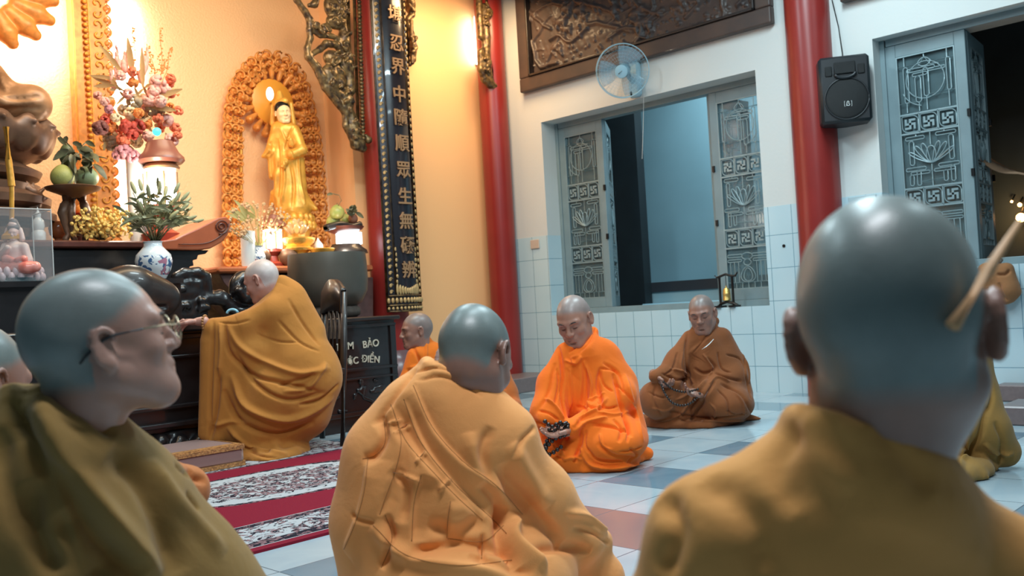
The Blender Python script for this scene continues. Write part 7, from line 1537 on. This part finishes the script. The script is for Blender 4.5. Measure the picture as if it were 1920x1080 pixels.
for i in range(14): a = rs.uniform(-1.3, -0.3); leaf(m2, ony(470+rs.uniform(-10, 10), 410+rs.uniform(-10, 14), 6.1), CR*math.sin(a)+CU*math.cos(a), rs.uniform(.12, .2), .014, .2)
mb.build('blossoms', mat('cream_dry_flowers', (216, 178, 134), 0.6, var=0.2), sb, smooth=True); m2.build('stems', mat('pale_stems', (176, 172, 110), 0.5), sb, smooth=True)
for k_, (x, lb_) in enumerate(((482, 'dark round jar on the side altar, left of the small lamp'), (537, 'dark round jar on the side altar, right of the small lamp'))):
    o = small('dark_jar', x, 500, 6.12, lb_, 'jar'); lathe_px([(8, 500), (16, 492), (19, 480), (15, 470), (9, 466)], x+(6 if k_ else 8), 6.14-0.02*k_, 'jar_body', M['dark_bronze'], o)
o = small('glass_lotus', 556, 440, 6.28, 'amber glass lotus ornament at the foot of the golden statue', 'ornament'); mb = MB(); gl0 = ony(556, 438, 6.28)
for row, (r2, tl, sz) in enumerate(((20, .9, .06), (13, .5, .055), (6, .2, .05))):
    for i in range(9-2*row): a = 2*math.pi*(i+.5*row)/(9-2*row); dv = np.array([math.cos(a), math.sin(a), 0]); mb.sph(gl0+dv*r2*kk*0.9+UZ*(0.03+0.02*row), (0.028, 0.012, 0.05), 8, 6, np.stack([np.cross(UZ, dv), dv, UZ], 1) @ rotm(-tl*0.8, 0, 0))
mb.build('petals', mat('amber_glass', (255, 222, 160), 0.08, trans=0.5, coat=0.5), o, smooth=True)
o = small('gold_offering_bowl', 562, 470, 6.12, 'carved golden offering bowl in front of the golden statue', 'bowl'); lathe_px([(26, 470), (28, 466), (22, 462), (30, 455), (32, 448), (30, 446), (18, 452)], 560, 6.12, 'bowl_body', mat('bright_gold', (244, 186, 90), 0.25, metal=0.6, bump=0.5, bscale=60), o, cap=False); q = ony(560, 470, 6.12); lathe_px([(24, 500), (24, 494), (14, 488), (18, 474), (24, 470)], 560, 6.12, 'stand', M['gold'], o)
o = small('small_white_stupa', 597, 470, 6.1, 'small white stupa beside the gold offering bowl', 'stupa'); lathe_px([(9, 465), (9, 460), (7, 456), (3, 451), (1, 446)], 597, 6.1, 'stupa_body', M['porcelain'], o); lathe_px([(9, 500), (6, 480), (10, 466)], 597, 6.1, 'stand', M['gold'], o)
tr_ = small('gold_tray', 606, 500, 5.98, 'shallow gold tray just above the rim of the bronze bowl', 'tray'); lathe_px([(10, 500), (8, 480), (20, 474), (24, 467), (22, 466), (6, 472)], 606, 5.98, 'tray_body', M['gold'], tr_, cap=False)
# fruit plate lit from below
o = small('lacquer_fruit_plate', 650, 472, 5.95, 'dark wavy-edged fruit plate on a glowing glass stand beside the red column', 'plate'); YL = 5.95; kL = dep(YL, 650, 430)/FPX
MB().tube([ony(x, y, YL) for x, y in smooth_px([(610, 428), (622, 424), (640, 421), (660, 425), (676, 421)])], 0.028, 8, flat=1.0).build('plate_edge', M['dark_wood'], o, smooth=True)
lathe_px([(20, 438), (34, 431), (38, 426)], 645, YL+0.06, 'plate_body', M['brown_wood'], o)
lathe_px([(24, 458), (24, 437)], 655, YL+0.05, 'glowing_stand', M['lamp_white'], o); lathe_px([(40, 476), (38, 470), (30, 464), (26, 458)], 650, YL+0.03, 'dark_stand', M['dark_wood'], o); lathe_px([(30, 500), (30, 476)], 650, YL+0.03, 'support', M['dark_wood'], o)
point('plate_stand_light', tuple(ony(650, 448, YL)-CF*0.2), 2.5, (1, 0.9, 0.75), 0.04)
M['guava'] = mat('green_fruit_skin', (150, 158, 84), 0.4, col2=(176, 160, 84), vscale=12)
for k_, (x, y, r, lb_) in enumerate(((632, 399, 14, 'topmost green fruit on the wavy dark plate'), (625, 416, 13, 'green fruit at the left of the wavy dark plate'), (647, 414, 12, 'green fruit in the middle of the wavy dark plate'))): fruit('guava', x, y, r, YL+0.03+0.05*k_, M['guava'], lb_, 0.95)
fruit('custard_apple', 662, 410, 9, YL+0.05, mat('pinkish_fruit', (170, 110, 84), 0.5, var=0.2), 'pinkish fruit at the right of the wavy dark plate', 1.1)
mb = MB()
for i in range(14): leaf(mb, ony(rs.uniform(655, 668), rs.uniform(388, 410), YL), rs.normal(size=3)+UZ, 0.07, 0.016, 0.2)
mb.tube([ony(x, y, YL) for x, y in ((634, 386), (640, 376), (636, 366), (618, 362))], 0.003, 4); leaf(mb, ony(624, 364, YL), -CR+CU*0.2, 0.05, 0.012); o = mb.build('leafy_twig', M['green_leaf'], smooth=True); tag(o, 'small leafy twig standing up among the fruit on the wavy plate', 'leaves')
# hanging little candle-shaped light before the halo
o = small('flame_light', 506, 190, 6.3, 'small pink and white flame-shaped light in front of the halo disc', 'light'); MB().sph(ony(506, 176, 6.3), (0.03, 0.03, 0.055), 12, 8).build('flame_bulb', mat('white_pink_glow', (255, 220, 220), 0.4, emit=(255, 232, 230), estr=2.2), o, smooth=True)
MB().tube([ony(506, 184, 6.3), ony(507, 190, 6.3), ony(508, 192, NY-0.09)], 0.006, 6).build('bracket', M['gold'], o)
# ================================================================ gilt openwork brackets and the calligraphy board
YB = 5.98
def bracket(name, label, ribs, blobs, post, tip, Y, seed):
    t = thing(name, ony(tip[0], tip[1], Y), label, 'bracket'); S = SDF(0.007)
    for pts in ribs: chain_px(S, pts, Y=Y, k=0.012)
    for x, y, rx, ry in blobs:
        p, r0 = S3(x, y, rx, Y=Y); S.ell(p, (rx*dep(Y, x, y)/FPX*1.45, 0.05, ry*dep(Y, x, y)/FPX), k=0.012)
    r = np.random.RandomState(seed)
    for x, y, rx, ry in blobs:
        for _ in range(9): p, r0 = S3(x+r.uniform(-.7, .7)*rx, y+r.uniform(-.7, .7)*ry, r.uniform(2, 4.5), Y=Y); S.cap(p+[0, -0.045, 0], r0, p+[r.uniform(-.03, .03), -0.05, r.uniform(-.03, .03)], r0*0.7, k=0.006)
    V_, F_ = S.mesh(); V_ = V_+vnormals(V_, F_)*fabric_noise(V_, 0.003, seed, 70, (1, 1, 1))[:, None]; link_mesh('openwork_carving', V_, F_, M['old_gold'], t)
    mb = MB()
    for (xa, ya, xb, yb_, r_) in post: mb.tube([ony(xa, ya, Y-0.01), ony(xb, yb_, Y-0.01)], r_, 6)
    xa, ya, xb, yb_, _ = post[-1]
    for q in np.linspace(0, 1, 40): p = ony(xa+(xb-xa)*q+9, ya+(yb_-ya)*q, Y-0.02); mb.sph(p, (0.022, 0.02, 0.018), 7, 5)
    mb.build('beaded_rail', M['old_gold'], t, smooth=True); return t
bracket('carved_bracket', 'gilt openwork bracket with small figures, left side of the calligraphy column',
 [[(545, -30, 6), (556, 0, 6), (572, 22, 6), (581, 38, 7), (580, 56, 6), (582, 72, 6), (576, 90, 6), (578, 106, 7), (593, 125, 8), (600, 142, 7), (610, 165, 7), (632, 192, 7), (648, 212, 7), (648, 236, 6), (660, 256, 7), (666, 272, 9), (680, 278, 8)],
  [(586, 58, 5), (600, 66, 5), (622, 68, 5), (636, 74, 5)], [(580, 10, 4), (590, 8, 7), (596, -10, 6)], [(582, 104, 5), (600, 92, 6), (612, 82, 7), (630, 84, 7), (642, 98, 7)], [(598, 128, 6), (605, 145, 8), (618, 165, 9), (640, 180, 8), (650, 200, 9)], [(655, 210, 9), (660, 235, 9), (668, 258, 10), (676, 270, 10)], [(640, 120, 5), (650, 130, 6), (655, 160, 8)], [(640, 20, 6), (645, 60, 8), (652, 110, 9), (658, 170, 9)],
  [(606, 50, 5), (612, 48, 5), (618, 56, 5)], [(690, 262, 8), (686, 256, 5)]],
 [(626, 14, 15, 24), (630, 42, 15, 14), (624, 110, 14, 16), (626, 145, 19, 28), (650, 120, 11, 24), (600, 60, 9, 7), (645, 80, 9, 26), (650, 190, 10, 26), (662, 240, 9, 30), (640, 20, 10, 26), (590, 52, 7, 7)],
 [(652, -10, 661, 275, 0.016), (664, -10, 672, 260, 0.014)], (668, 280), YB+0.10, 3)
bracket('carved_bracket', 'gilt openwork bracket on the left side of the corner column, beside a bright wall lamp',
 [[(897, -20, 6), (899, 30, 6), (901, 68, 6), (908, 76, 4), (908, 90, 4), (901, 98, 6), (901, 130, 6), (908, 148, 7), (920, 158, 8), (930, 164, 7)], [(908, 20, 7), (912, 70, 8), (912, 120, 8), (918, 150, 8)], [(902, 100, 5), (909, 104, 5), (910, 140, 5)]],
 [(908, 30, 7, 24), (908, 122, 8, 18)], [(912, -10, 918, 150, 0.013), (917, -10, 924, 150, 0.012)], (930, 168), YB+0.12, 4)
bracket('carved_bracket', 'short end of a gilt bracket showing right of the calligraphy board top',
 [[(768, -20, 7), (772, 10, 7), (772, 28, 6), (764, 36, 5)], [(766, 46, 5), (772, 64, 6), (777, 90, 6), (775, 112, 5), (768, 120, 5)]],
 [(768, 10, 6, 16), (770, 85, 6, 22)], [(762, 40, 766, 118, 0.012), (762, 40, 764, 118, 0.010)], (768, 122), YB+0.28, 5)
o = small('wall_lamp', 897, 82, BY-0.06, 'bright white wall lamp half hidden by the bracket near the corner column', 'lamp'); q0, q1 = ony(894, 30, BY-0.05), ony(897, 120, BY-0.05); MB().cyl(q0, q1, 0.02, n=12).build('glowing_tube', M['led'], o, smooth=True); MB().bb(q0+[-.02, .02, 0], q1+[.02, .048, 0]).build('holder', M['white_wall'], o)
area('wall_lamp_glow', tuple((q0+q1)/2+[-0.03, -0.05, 0]), tuple((q0+q1)/2+[-0.1, 1, 0]), 0.12, 0.4, 7, (1.0, 0.93, 0.78))
# curved board hugging the column
bc = np.array([4.862, 6.17]); R0 = 0.262; zb0, zb1 = ony(760, 583, 5.92)[2], 3.95; A0, A1 = math.radians(-44), math.radians(44)
bd = thing('calligraphy_board', (4.862, 5.91, zb0), 'tall curved black board with a vertical gold Chinese inscription and gilt carved border', 'inscription board')
def bpos(a, z, r=0.0): return np.array([bc[0]+(R0+r)*math.sin(a), bc[1]-(R0+r)*math.cos(a), z])
mb = MB(); rows = []
for a in np.linspace(A0, A1, 15): rows.append([bpos(a, zb0), bpos(a, zb1), bpos(a, zb1, -0.03), bpos(a, zb0, -0.03), bpos(a, zb0)])
mb.grid(rows); mb.build('board', mat('black_lacquer_board', (34, 33, 40), 0.25, coat=0.4), bd, auto=True)
mb = MB()
for a in (A0, A0+0.04, A0+0.29, A1-0.29, A1-0.04, A1): mb.tube([bpos(a, zb0, 0.004), bpos(a, zb1, 0.004)], 0.006, 6)
for z in (zb0, zb0+0.05, zb0+0.13): mb.tube([bpos(a, z, 0.006) for a in np.linspace(A0, A1, 14)], 0.008, 6)
for a in (A0+0.33, A1-0.33): mb.tube([bpos(a, zb0+0.15, 0.002), bpos(a, zb1, 0.002)], 0.003, 5)
mb.build('border_moulding', M['old_gold'], bd, smooth=True)
M['gilt_relief'] = mat('pale_gilt_relief', (200, 168, 116), 0.4, metal=0.2, var=0.3, vscale=50)
for a in (A0+0.165, A1-0.165):
    mb = MB(); z = zb0+0.16
    while z < zb1:
        c = bpos(a, z, 0.006); ex = np.array([math.cos(a), math.sin(a), 0]); mb.tube([c+(ex*math.cos(t)+UZ*math.sin(t))*0.017*(1-0.1*t) for t in np.linspace(0.4, 4.6, 8)], 0.0065, 5); mb.sph(c, 0.009, 6, 4); z += 0.052
    mb.build('gilt_border', M['gilt_relief'], bd, smooth=True)
mb = MB()
for k_ in range(12):
    a = A0+(A1-A0)*(k_+.5)/12; mb.sph(bpos(a, zb0+0.09, 0.008), (0.016, 0.012, 0.024), 7, 5); mb.sph(bpos(a, zb0+0.025, 0.008), (0.014, 0.01, 0.014), 6, 5)
for k_ in range(10):   # scalloped inner vignette at the foot
    a = A0+0.36+(A1-A0-0.72)*k_/9; h_ = 0.05+0.05*abs(k_-4.5)/4.5; mb.sph(bpos(a, zb0+0.15+h_*0.3, 0.004), (0.016, 0.006, h_*0.5), 7, 5)
for s_ in (-1, 1):
    for k_ in range(8): mb.sph(bpos(s_*(A1-0.37+0.01*math.sin(k_*2)), zb0+0.2+0.045*k_, 0.004), (0.008+0.003*(k_ % 3), 0.005, 0.018), 6, 4)
mb.build('gilt_carving', M['gilt_relief'], bd, smooth=True)
M['glyph'] = mat('dull_gold_glyphs', (168, 132, 98), 0.4, metal=0.25)
for chx, x, y in zip('\u582a\u5fcd\u754c\u4e2d\u96a8\u9806\u773e\u751f\u7121\u7919\u8fa8', (736, 740, 742, 744, 748, 750, 753, 756, 758, 760, 764), (28, 82, 126, 178, 222, 270, 320, 370, 416, 462, 508)):
    z = ony(x, y, 5.90)[2]; text_obj('glyph', chx, (bc[0]+0.005, bc[1]-R0-0.010, z), 0.150, M['glyph'], bd, extr=0.005, off=0.0018)
